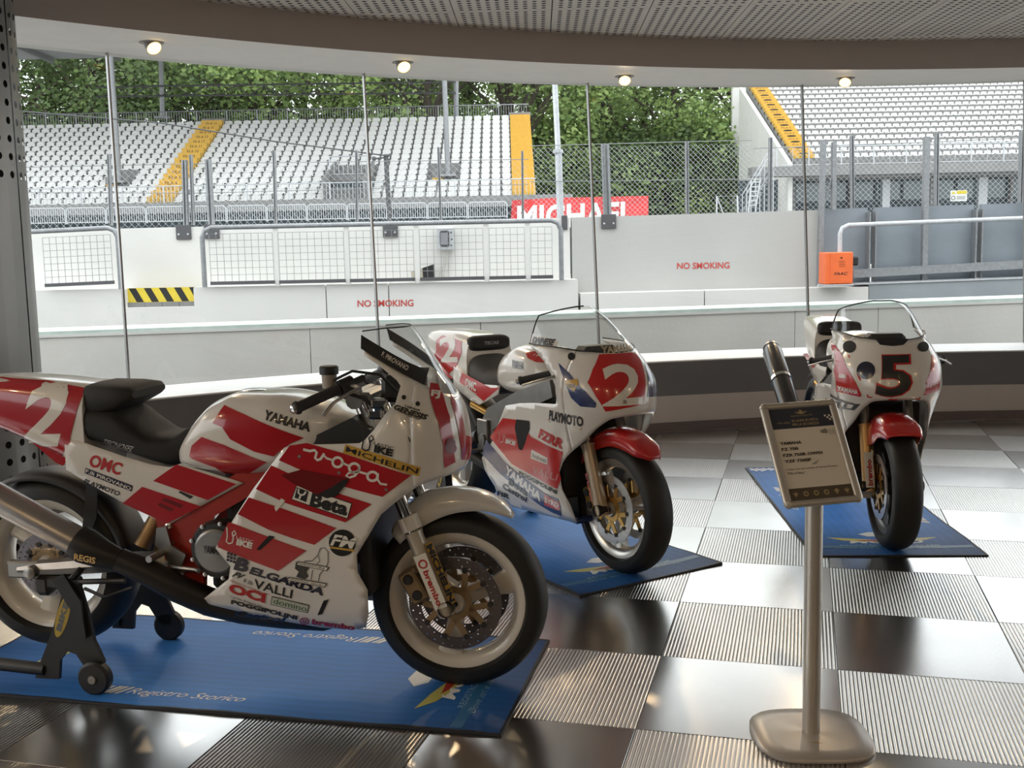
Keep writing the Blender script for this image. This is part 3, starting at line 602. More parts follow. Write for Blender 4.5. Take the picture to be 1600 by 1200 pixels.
# ------------------------------------------------------------------ grandstands
def seat_mesh():
    b = MB(); prof = [(-0.155,0.0),(-0.188,0.05),(-0.192,0.17),(-0.165,0.225),(-0.10,0.245),(0.10,0.245),(0.165,0.225),(0.192,0.17),(0.188,0.05),(0.155,0.0)]
    n = len(prof); f = [(x,0.20+0.05*z/0.3,z+0.02) for x,z in prof]; k = [(x,0.235+0.05*z/0.3,z+0.02) for x,z in prof]
    b.add(f+k, [tuple(range(n))[::-1], tuple(range(n,2*n))]+[(i,i+1,n+i+1,n+i) for i in range(n-1)])
    b.add([(-0.18,-0.16,0.06),(0.18,-0.16,0.06),(0.19,0.2,0.02),(-0.19,0.2,0.02),(-0.16,-0.19,0.0),(0.16,-0.19,0.0)], [(0,1,2,3),(4,5,1,0)])
    return b
seat0 = seat_mesh().build('stand_seat', M_SEATW); seat_v, seat_f = list(seat_mesh().v), list(seat_mesh().f)
SEATS = []                                                   # (a, d, z, label, group)
PIT = 0.462
def stand(d0, dd, nrow, pb, pt, segs, label, skip=()):
    zb = pa(pb, d0)[1]; zt = pa(pt, d0+dd*(nrow-1))[1]; dz = (zt-zb)/(nrow-1)
    for r in range(nrow):
        d = d0+dd*r; z = zb+dz*r
        for a0, a1 in segs:
            n = int((a1-a0)/PIT); 
            for i in range(n):
                a = a0+(i+0.5)*(a1-a0)/n
                if any(s0 <= a <= s1 and r0 <= r <= r1 for s0,s1,r0,r1 in skip): continue
                SEATS.append((a, d, z, label))
    return zb, dz
def at_top(px, y, d): return pa((px,y), d)[0]
D0, DD, NR = 47.0, 0.6, 16
DT = D0+DD*(NR-1)
s1a, s1b = at_top(318,200,DT), at_top(350,200,DT); s2a, s2b = at_top(797,190,DT), at_top(828,190,DT)
aL = at_top(-190,200,D0)
voA, voB = pa((508,310),D0)[0], pa((585,310),D0)[0]; k1a, k1b = pa((166,275),49)[0], pa((206,275),49)[0]; k2a, k2b = pa((674,272),49)[0], pa((714,272),49)[0]
zb1, dz1 = stand(D0, DD, NR, (500,311), (500,193), [(aL,s1a),(s1b,s2a)], 'white plastic seat in the left grandstand', [(voA,voB,0,5),(k1a,k1b,3,5),(k2a,k2b,3,5)])
gs = out(empty('grandstand')); tag(gs, 'left concrete grandstand with white seats and two yellow stairs', 'grandstand')
def steps(root, d0, dd, nrow, zb, dz, a0, a1, zlow):
    b = MB(); f0 = d0+0.27-dd; pr2 = [(f0, zlow)]
    for r in range(nrow): pr2 += [(f0+dd*r, zb+dz*r-0.04), (f0+dd*(r+1), zb+dz*r-0.04)]
    pr2 += [(f0+dd*nrow, zlow)]
    b.prism(pr2, a0, a1, lambda u,v,w: (w,u,v)); return b.build('terrace', M_CONC, root)
steps(gs, D0, DD, NR, zb1, dz1, aL-2, s2b, 2.2)
def stair(root, d0, dd, nrow, zb, dz, a0, a1, per=2, letters=None):
    src = None
    for r in range(nrow):
        for h in range(per):
            b = MB(); d = d0+0.22-dd+dd*(r+h/per); z = zb+dz*(r+h/per)-0.03; st = dz/per
            b.box(((a0+a1)/2, d+dd/per/2, z+st/2-0.02), (a1-a0, dd/per+0.02, st)); b.build('yellow_step', M_YEL, root)
            if letters:
                t = letters(r,h)
                vs, fs, asp = text2d(t); wd = (a1-a0)*0.52; MB().add([((a0+a1)/2-wd/2+u*wd, d-0.012, z+0.02+v*st*0.5) for u,v in vs], fs).build('step_lettering', M_BLK, root)
stair(gs, D0, DD, NR, zb1, dz1, s1a, s1b, 1, lambda r,h: 'FILA %d' % (r+1)); stair(gs, D0, DD, NR, zb1, dz1, s2a, s2b, 2)
b = MB(); b.box(((s1a+s1b)/2, DT+0.3, zb1+dz1*NR-0.05), (s1b-s1a+0.1,0.6,0.25)); b.build('stair_landing', M_CONC, gs)
b = MB(); b.box(((s2a+s2b)/2, DT+0.3, zb1+dz1*NR-0.05), (s2b-s2a+0.1,0.6,0.25)); b.build('stair_landing', M_CONC, gs)
b = MB(); b.box(((aL+s2b)/2, D0-1.0, zb1-0.30), (s2b-aL+3,1.0,0.45)); b.build('front_walkway', M_CONC, gs)
b = MB(); b.box(((aL+s2b)/2, D0-0.7, zb1-1.9), (s2b-aL+3,0.3,2.8)); b.build('shaded_front', M_TEAL, gs)  # sheet coloured dark for the shaded recess below the seats
# rails: top back rail, front rail
def bar_rail(root, a0, a1, d, z0, z1, post_step, bar_step, m, name, lean=0.0):
    a = a0
    while a < a1-0.05:
        e = min(a1, a+post_step); b = MB()
        b.tube([(a,d,z1),(e,d,z1)], 0.028, 5); b.tube([(a,d,z0+0.08),(e,d,z0+0.08)], 0.022, 5); b.box((a,d,(z0+z1)/2),(0.06,0.06,z1-z0)); x = a+bar_step
        while x < e-0.02: b.box((x,d,(z0+z1)/2),(0.022,0.022,z1-z0-0.1)); x += bar_step
        b.build(name, m, root); a = e
zt1 = zb1+dz1*NR
bar_rail(gs, aL, s2b, DT+0.7, zt1-0.1, zt1+0.55, 1.55, 0.13, M_GALV, 'back_rail')
bar_rail(gs, aL, s2b, D0-0.9, zb1-0.15, zb1+0.62, 1.75, 0.16, M_GALVL, 'front_rail')
# stair-head opening in the seats
b = MB(); zc = pa((545,320),D0)[1]; a0, a1 = voA+0.05, voB-0.35; zt = pa((545,283),D0)[1]
b.box(((a0+a1)/2, D0+1.2, (zc+zt)/2), (a1-a0-0.3,0.1,zt-zc+0.1)); b.build('stair_head_shade_sheet', M_TEAL, gs)  # dark sheet paints the shade inside the opening
for aa in (a0,a1):
    b = MB(); b.prism([(D0-0.6,zc-0.1),(D0-0.6,zc+1.1),(D0+3.0,zc+2.1),(D0+3.0,zc+1.0)], aa-0.06, aa+0.06, lambda u,v,w: (w,u,v)); b.build('stair_head_wall', M_CONC, gs)
b = MB(); b.box(((a0+a1)/2,D0+1.4,zt+0.2),(a1-a0,0.5,0.25)); b.build('stair_head_lintel', M_CONC, gs)
bar_rail(gs, a0, a1, D0+1.2, zt+0.3, zt+1.15, 3, 0.2, M_GALVL, 'stair_head_rail')
for ka, kb in ((k1a,k1b),(k2a,k2b)):
    b = MB(); b.box(((ka+kb)/2,D0+2.2,zb1+dz1*3.2),(kb-ka-0.1,1.0,0.7)); b.build('column_plinth', M_CONC, gs)
    b = MB(); b.box((ka+0.3,D0+1.68,zb1+dz1*2.9),(0.5,0.05,0.18)); b.build('yellow_marker', M_YEL, gs)
# flat roof on steel beams over the stand
rr = pa((705,200),D0+1.6)[0]
b = MB(); b.box(((aL-6+rr)/2, 53.0, 12.25), (rr-aL+6, 15.0, 0.12)); b.build('roof_sheet', mat('grey_roof_sheet',(0.33,0.34,0.35),rough=0.8), gs)
for k in range(9):
    a = aL-5+(rr-aL+4.6)*k/8; b = MB(); b.box((a,53.0,12.05),(0.16,14.6,0.26)); b.build('roof_beam', M_GALV, gs)
# roof posts and lattice beam of the stand
def roofpost(xt,yt,xb,yb,d,w,label):
    p, q = pa((xt,yt),d), pa((xb,yb),d); r = outroot('roof_post', q[0], d, q[1]); tag(r, label, 'post')
    LB(q[0],d,q[1]).tube([(q[0],d,q[1]),(p[0],d,p[1])], w*d/CAM_F/2, 10).build('shaft', M_GALV, r, smooth=True); LB(q[0],d,q[1]).bbox((q[0],d,q[1]+0.05),(0.7,0.5,0.12),0.02).build('foot', M_GALV, r); return r
roofpost(166,8,185,286,D0+1.6,11,'grey roof post standing among the seats near the left stair')
roofpost(690,8,700,276,D0+1.6,8,'grey roof post standing among the seats near the right stair')
roofpost(712,60,713,200,DT+2.5,8,'slimmer dark roof post behind the top row')
roofpost(250,40,254,185,DT+2.5,7,'slimmer dark roof post behind the top row at left')
tr = out(empty('roof_truss')); tag(tr, 'thin steel lattice truss behind the grandstand', 'truss')
d = DT+2.3
for ya, yb_ in ((134,128),(149,145)):
    p, q = pa((150,ya+2),d), pa((712,yb_),d); MB().tube([(p[0],d,p[1]),(q[0],d,q[1])],0.045,5).build('chord', M_DKGR, tr)
for k in range(12):
    xa = 160+k*46; yt_ = 136-(xa-150)*0.011; yb2 = 151-(xa-150)*0.0075; p, q, e = pa((xa,yb2),d), pa((xa+23,yt_),d), pa((xa+46,yb2),d); MB().tube([(p[0],d,p[1]),(q[0],d,q[1]),(e[0],d,e[1])],0.03,4).build('web', M_DKGR, tr)
# crowd barriers in front of the stand
a = pa((40,340),44.0)[0]; d = 44.0; w = 62*d/CAM_F
for k in range(12):
    z0 = pa((60+k*62,352-k*0.9),d)[1]; z1 = pa((60+k*62,326-k*0.9),d)[1]
    r = outroot('crowd_barrier', a+w/2, d, z0); 
    tag(r, 'galvanised crowd barrier in the row below the seats', 'barrier', 'crowd barriers below the left grandstand')
    if k == 0:
        b = MB(); h = z1-z0; ww_ = w/2-0.03
        b.tube([(-ww_,0,0.02),(-ww_,0,h-0.08),(-ww_+0.08,0,h),(ww_-0.08,0,h),(ww_,0,h-0.08),(ww_,0,0.02)], 0.026, 6); fr0 = b.build('frame', M_GALVL, r)
        b = MB()
        for i in range(1,17): b.box((-ww_+2*ww_*i/17,0,h/2+0.02),(0.022,0.022,h-0.08))
        b.tube([(-ww_,0,0.08),(ww_,0,0.08)],0.02,5); br0 = b.build('bars', M_GALVL, r)
    else: inst(fr0,'frame',r); inst(br0,'bars',r)
    a += w
# right grandstand over a glazed building
D2, DD2, NR2 = 62.0, 0.85, 15
DT2 = D2+DD2*(NR2-1)
t2a, t2b = pa((1238,255),D2)[0], pa((1268,255),D2)[0]
aR = pa((1900,240),D2+12)[0]
zb2, dz2 = stand(D2, DD2, NR2, (1400,244), (1400,130), [(t2b,aR)], 'white plastic seat in the right grandstand')
g2 = out(empty('grandstand')); tag(g2, 'right grandstand with white seats above a dark glazed building', 'grandstand')
steps(g2, D2, DD2, NR2, zb2, dz2, t2a, aR+3, zb2-1.2)
stair(g2, D2, DD2, NR2, zb2, dz2, t2a, t2b, 2, lambda r,h: ('FILA %s' % 'ABCDEFGHJKLMNOP'[r]) if h == 0 else ' . ')
lw = MB(); wa = pa((1172,240),DT2)[0]
lw.prism([(D2-0.5,1.0),(D2-0.5,zb2-0.35),(DT2+0.8,zb2+dz2*NR2-0.35),(DT2+0.8,1.0)], t2a-0.35, t2a-0.1, lambda u,v,w: (w,u,v)); lw.build('side_wall', M_WHT, g2)
pw = pa((1172,330),DT2+3)[0]; b = MB(); b.box(((pw+t2a-0.3)/2, DT2+3.5, 8), (t2a-0.3-pw,0.4,22)); b.build('end_wall', M_WHT, g2)
for xw, yw in ((1197,208),(1180,215),(1204,180),(1184,150)):
    q = pa((xw,yw),DT2+3); b = MB(); b.box((q[0],DT2+3.28,q[1]),(0.22,0.08,0.75)); b.build('window', M_DKGR, g2)
za = pa((1400,259),D2)[1]; zb_ = pa((1400,274),D2)[1]
b = MB(); b.box(((t2a+aR)/2-0.6, D2-0.9, (za+zb_)/2), (aR-t2a+4,1.0,za-zb_)); b.build('concrete_edge_beam', M_CONC, g2)
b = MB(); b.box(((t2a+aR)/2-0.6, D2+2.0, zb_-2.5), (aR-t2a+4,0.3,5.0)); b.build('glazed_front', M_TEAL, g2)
for xc, w_ in ((1384,12),(1330,4),(1240,4),(1535,14),(1455,4),(1580,4)):
    q = pa((xc,300),D2+1.5); b = MB(); b.box((q[0],D2+1.6,zb_-2.0),(w_*62/CAM_F,0.4,4.0)); b.build('pillar', M_CONC if w_ < 10 else M_GALVL, g2)
for k in range(9):
    q = pa((1262+k*42,290),D2+1.8); b = MB(); b.box((q[0],D2+1.82,zb_-0.75),(1.35,0.06,1.1)); wdw = b.build('window', mat('dark_teal_glass',(0.07,0.11,0.12),rough=0.15,spec=0.8), g2)
bar_rail(g2, t2a-1.2, aR, D2-1.2, za, za+1.05, 1.8, 0.9, M_GALVL, 'front_rail')
# metal stair and ladder at the stand's corner
ms = out(empty('steel_stair')); tag(ms, 'grey steel stair climbing to the right grandstand', 'stair')
d = 58.0; s0, s1_ = pa((1163,330),d), pa((1205,262),d); nst = 12
for k in range(nst):
    a = s0[0]+(s1_[0]-s0[0])*k/nst; z = s0[1]+(s1_[1]-s0[1])*k/nst; b = MB(); b.box((a+0.12,d,z),(0.26,1.0,0.05)); b.build('tread', M_GALV, ms)
for dd_ in (-0.5,0.5):
    b = MB(); b.tube([(s0[0],d+dd_,s0[1]+0.9),(s1_[0],d+dd_,s1_[1]+0.9)],0.035,5); b.build('handrail', M_GALVL, ms)
    b = MB(); b.tube([(s0[0],d+dd_,s0[1]-0.05),(s1_[0],d+dd_,s1_[1]-0.05)],0.07,4); b.build('stringer', M_GALV, ms)
    for k in range(0,nst+1,2):
        a = s0[0]+(s1_[0]-s0[0])*k/nst; z = s0[1]+(s1_[1]-s0[1])*k/nst; b = MB(); b.tube([(a,d+dd_,-0.4),(a,d+dd_,z+0.9)],0.03,5); b.build('baluster', M_GALVL, ms)
ld = out(empty('ladder')); tag(ld, 'pale metal ladder leaning beside the steel stair', 'ladder')
d = 40.0; l0, l1, l2, l3 = pa((1170,325),d), pa((1174,281),d), pa((1181,324),d), pa((1188,281),d)
MB().tube([(l0[0]-0.2,d-0.3,-0.4),(l0[0],d,l0[1]),(l1[0],d,l1[1])],0.03,5).build('rail', M_GALVL, ld); MB().tube([(l2[0]-0.2,d-0.3,-0.4),(l2[0],d,l2[1]),(l3[0],d,l3[1])],0.03,5).build('rail', M_GALVL, ld)
for k in range(6):
    t = (k+0.5)/6; MB().tube([(l0[0]+(l1[0]-l0[0])*t,d,l0[1]+(l1[1]-l0[1])*t),(l2[0]+(l3[0]-l2[0])*t,d,l2[1]+(l3[1]-l2[1])*t)],0.022,5).build('rung', M_GALVL, ld)
b = out(empty('goal_frame')); tag(b, 'small white tube frame beside the ladder', 'tube frame'); d = 38.0
q0, q1, q2, q3 = pa((1119,332),d), pa((1120,307),d), pa((1152,306),d), pa((1158,332),d)
MB().tube([(q0[0],d,-0.4),(q1[0],d,q1[1]),(q2[0],d,q2[1]),(q3[0],d,-0.4)],0.03,5).build('tube_hoop', M_GALVL, b); MB().tube([(q1[0],d,q1[1]),(q0[0]+0.4,d+0.8,q0[1])],0.025,5).build('stay', M_GALVL, b)
# seats: the 300 nearest as things of their own, the rest as one
SEATS.sort(key=lambda s: s[1]*s[1]+s[0]*s[0])
for k, (a,d,z,lab) in enumerate(SEATS[:300]):
    o = seat0 if k == 0 else inst(seat0, 'stand_seat'); o.matrix_world = OUTM @ Matrix.Translation((a,d-0.15,z-0.03)); tag(o, lab, 'seat', lab.replace('white plastic seat','white seats'))
b = MB()
for a,d,z,lab in SEATS[300:]: b.add([(v[0]+a, v[1]+d-0.15, v[2]+z-0.03) for v in seat_v], seat_f)
tag(out(b.build('stand_seats', M_SEATW)), 'white plastic seats filling the upper rows of both grandstands', 'seats', None, 'stuff')
# ------------------------------------------------------------------ trees
def leafmat(name, c1, c2):
    m = bpy.data.materials.new(name); m.use_nodes = True; n = m.node_tree.nodes; l = m.node_tree.links; bs = n['Principled BSDF']
    g = n.new('ShaderNodeNewGeometry'); r = n.new('ShaderNodeValToRGB'); r.color_ramp.elements[0].color = (*c1,1); r.color_ramp.elements[1].color = (*c2,1)
    l.new(g.outputs['Random Per Island'], r.inputs['Fac']); l.new(r.outputs['Color'], bs.inputs['Base Color']); bs.inputs['Roughness'].default_value = 0.6
    tl = n.new('ShaderNodeBsdfTranslucent'); l.new(r.outputs['Color'], tl.inputs['Color']); mx = n.new('ShaderNodeMixShader'); mx.inputs[0].default_value = 0.4
    l.new(bs.outputs[0], mx.inputs[1]); l.new(tl.outputs[0], mx.inputs[2]); l.new(mx.outputs[0], n['Material Output'].inputs[0]); return m
ML1 = leafmat('summer_leaf', (0.13,0.22,0.06), (0.38,0.50,0.17)); ML2 = leafmat('dark_shaded_leaf', (0.05,0.09,0.03), (0.17,0.25,0.08)); ML3 = leafmat('fresh_leaf', (0.16,0.25,0.05), (0.42,0.52,0.15))  # dark leaf puts shade into the left trees' colour; bushes share it
M_BARK = mat('tree_bark', (0.06,0.048,0.035), rough=0.9, var=0.3, scale=3)
def tree_meshes(seed, H, Rr, nl, base=0.25, blobs=34, leaf=0.235):
    rnd = random.Random(seed); b = MB()
    tb = MB(); tb.tube([(0,0,0),(0.1,0.05,H*0.3),(0.0,-0.1,H*0.6),(0.1,0,H*0.92)], [0.30,0.24,0.15,0.04], 7)
    cs = []
    for k in range(blobs):
        g = rnd.uniform(0,2*PI); h = base+(0.98-base)*rnd.random(); w = Rr*math.sin(PI*min(1,max(0.12,(h-base)/(1-base)*0.85+0.13)))
        rr = w*math.sqrt(rnd.random()); c = Vector((rr*math.cos(g), rr*math.sin(g), h*H)); cs.append((c, Rr*rnd.uniform(0.22,0.42)))
        tb.tube([(0,0,max(H*0.12,c.z-H*0.22)), tuple(c*0.55+Vector((0,0,c.z*0.38))), tuple(c)], [0.10,0.06,0.02], 5)
    for k in range(nl):
        c, r = cs[rnd.randrange(len(cs))]; v = Vector((rnd.gauss(0,1),rnd.gauss(0,1),rnd.gauss(0,0.8))); v.normalize(); p = c+v*r*(0.55+0.5*rnd.random())
        s = leaf*rnd.uniform(0.6,1.3); u = Vector((rnd.gauss(0,1),rnd.gauss(0,1),rnd.gauss(0,0.6))).normalized(); w = u.cross(v).normalized() if u.cross(v).length > 0.01 else Vector((0,0,1))
        b.add([p-u*s*0.5, p+w*s*0.3, p+u*s*0.5, p-w*s*0.3], [(0,1,2,3)])
    return tb, b
TM = []
for sd, H, Rr, nl, base, mm in ((1,14,4.6,11000,0.24,ML1),(2,13,5.0,12000,0.20,ML2),(3,11,4.4,11500,0.1,ML1),(4,7,3.6,11000,0.05,ML3),(5,5,3.4,10000,0.02,ML2)):
    tb, lb = tree_meshes(sd,H,Rr,nl,base); TM.append((tb,lb,mm,[]))
def tree(kind, px, d, zbase, sc, rz, label, group):
    a = pa((px,300),d)[0]; r = outroot('tree', a, d, zbase); r.scale = (sc,sc,sc); r.rotation_euler.z += rz; tag(r, label, 'tree', group)
    tb, lb, mm, cache = TM[kind]
    if not cache:
        cache.append(tb.build('trunk', M_BARK, r, smooth=True)); f = lb.build('foliage', mm, r); f['kind'] = 'stuff'; cache.append(f)
    else:
        inst(cache[0],'trunk',r); f = inst(cache[1],'foliage',r); f['kind'] = 'stuff'
k = 0
for px, d, kd, sc in ((20,74,1,1.35),(90,80,1,1.3),(150,72,1,1.25),(220,84,1,1.4),(285,76,1,1.3),(350,82,0,1.4),(415,74,0,1.3),(480,84,1,1.35),(545,76,2,1.45),(610,80,2,1.5),(670,73,0,1.25),(735,84,2,1.5),(800,76,0,1.3)):
    tree(kd, px, d, 0.5, sc*1.22, k*1.3, 'tall leafy tree rising behind the left grandstand', 'trees behind the left grandstand'); k += 1
for px, d, kd, sc in ((845,84,2,1.45),(900,92,0,1.25),(950,82,2,1.5),(1005,90,2,1.6),(1055,83,2,1.4),(1105,91,2,1.6),(1150,86,2,1.5)):
    tree(kd, px, d, 0.3, sc*1.2, k*1.7, 'full green tree between the two grandstands', 'trees between the grandstands'); k += 1
for px, d, kd, sc in ((850,80,4,1.7),(895,79,3,1.25),(940,80,4,1.75),(990,79,4,1.7),(1040,80,3,1.3),(1085,79,4,1.75),(1130,80,4,1.7),(1165,81,3,1.2)):
    tree(kd, px, d, 0.2, sc, k*2.1, 'dense low bush at the foot of the trees behind the fence', 'bushes behind the fence'); k += 1
# ------------------------------------------------------------------ motorcycle body surfaces (x forward, y left, z up; origin under the front axle)
class Body:                                                   # half width as a function of (x,z), rounded nose at xf(z)
    def __init__(s, W, XF, L, n=2.3): s.W, s.XF, s.L, s.n = W, XF, L, n
    def hw(s, x, z):
        w = pch(s.W, z); t = (pch(s.XF, z)-x)/s.L
        if t <= 0: return 0.0
        if t >= 1: return w
        return w*(1-(1-t)**s.n)**(1/s.n)
    def fx(s, y, z):
        w = pch(s.W, z); q = min(0.999, abs(y)/w); return pch(s.XF, z)-s.L*(1-(1-q**s.n)**(1/s.n))
class Loft:                                                   # closed body from stations (x, ztop, zbot, half width), superellipse section
    def __init__(s, st, n=2.6): s.T = [(a,b) for a,b,c,d in st]; s.B = [(a,c) for a,b,c,d in st]; s.H = [(a,d) for a,b,c,d in st]; s.n = n; s.x0 = st[0][0]; s.x1 = st[-1][0]
    def hw(s, x, z):
        t, b, h = pch(s.T,x), pch(s.B,x), pch(s.H,x); c, r = (t+b)/2, max(1e-4,(t-b)/2); q = min(0.995, abs(z-c)/r); return h*(1-q**s.n)**(1/s.n)
    def rows(s, m=24, k=28):
        R = []
        for i in range(k+1):
            x = s.x0+(s.x1-s.x0)*i/k; t, b, h = pch(s.T,x), pch(s.B,x), pch(s.H,x); c, r = (t+b)/2, (t-b)/2; row = []
            for j in range(m):
                g = 2*PI*j/m; cc, sn = math.cos(g), math.sin(g); row.append((x, h*math.copysign(abs(cc)**(2/s.n),cc), c+r*math.copysign(abs(sn)**(2/s.n),sn)))
            R.append(row)
        return R
F1 = Body([(.20,.135),(.23,.150),(.27,.170),(.33,.190),(.42,.208),(.55,.224),(.70,.236),(.85,.236),(.95,.222),(1.05,.195),(1.15,.168),(1.25,.13)],
          [(.20,.10),(.60,.03),(.70,.012),(.74,.026),(.78,.040),(.84,.046),(.92,.038),(1.02,-.009),(1.06,-.04),(1.12,-.075),(1.20,-.123),(1.25,-.17)], .24)
TANK1 = Loft([(-.955,.80,.762,.06),(-.93,.835,.758,.115),(-.90,.878,.752,.140),(-.86,.930,.745,.158),(-.80,.982,.735,.175),(-.72,1.008,.728,.185),(-.60,1.006,.738,.188),(-.47,.984,.78,.176),(-.38,.950,.86,.150),(-.325,.930,.905,.10)], 3.4)
TAIL1 = Loft([(-1.86,1.02,.97,.05),(-1.80,1.045,.955,.10),(-1.70,1.058,.92,.125),(-1.58,1.062,.87,.134),(-1.45,1.056,.815,.138),(-1.33,1.045,.755,.140),(-1.262,1.038,.715,.140)], 4.0)
FLANK1 = Body([(.5,.148),(.7,.145),(.9,.138)], [(.4,2),(1.,2)], .2)
SEAT1 = Loft([(-1.30,.985,.84,.120),(-1.25,.970,.835,.136),(-1.16,.948,.81,.138),(-1.10,.905,.79,.136),(-1.02,.862,.765,.130),(-.97,.862,.752,.122),(-.92,.888,.765,.110),(-.86,.918,.80,.095),(-.80,.935,.86,.07)], 3.2)
F2 = Body([(.14,.13),(.20,.155),(.26,.180),(.35,.203),(.45,.217),(.60,.232),(.74,.240),(.85,.250),(.93,.238),(1.0,.215),(1.08,.190),(1.15,.165),(1.21,.12)],
          [(.20,.02),(.55,.02),(.70,.09),(.76,.115),(.85,.10),(.93,.055),(1.0,-.01),(1.04,-.06),(1.10,-.13),(1.16,-.22),(1.21,-.32)], .34, 2.2)
TANK2 = Loft([(-.93,.80,.76,.06),(-.88,.905,.75,.12),(-.80,.968,.74,.150),(-.70,.995,.74,.168),(-.58,.99,.75,.175),(-.46,.955,.78,.160),(-.38,.91,.82,.11)], 2.7)
TAIL2 = Loft([(-1.72,1.0,.93,.06),(-1.66,1.018,.90,.105),(-1.55,1.026,.84,.125),(-1.40,1.028,.76,.135),(-1.25,1.018,.70,.140),(-1.16,1.005,.69,.140)], 3.6)
SEAT2 = Loft([(-1.20,.93,.74,.125),(-1.10,.885,.72,.135),(-1.0,.845,.715,.132),(-.92,.845,.725,.115),(-.86,.88,.76,.09)], 3.2)
FLANK2 = Body([(.5,.150),(.7,.148),(.9,.138)], [(.4,2),(1.,2)], .2)
F3 = Body([(.14,.12),(.20,.14),(.30,.175),(.40,.198),(.50,.217),(.60,.232),(.70,.244),(.80,.262),(.88,.258),(.95,.235),(1.0,.212),(1.08,.190),(1.14,.165),(1.18,.12)], F2.XF, .34, 2.2)
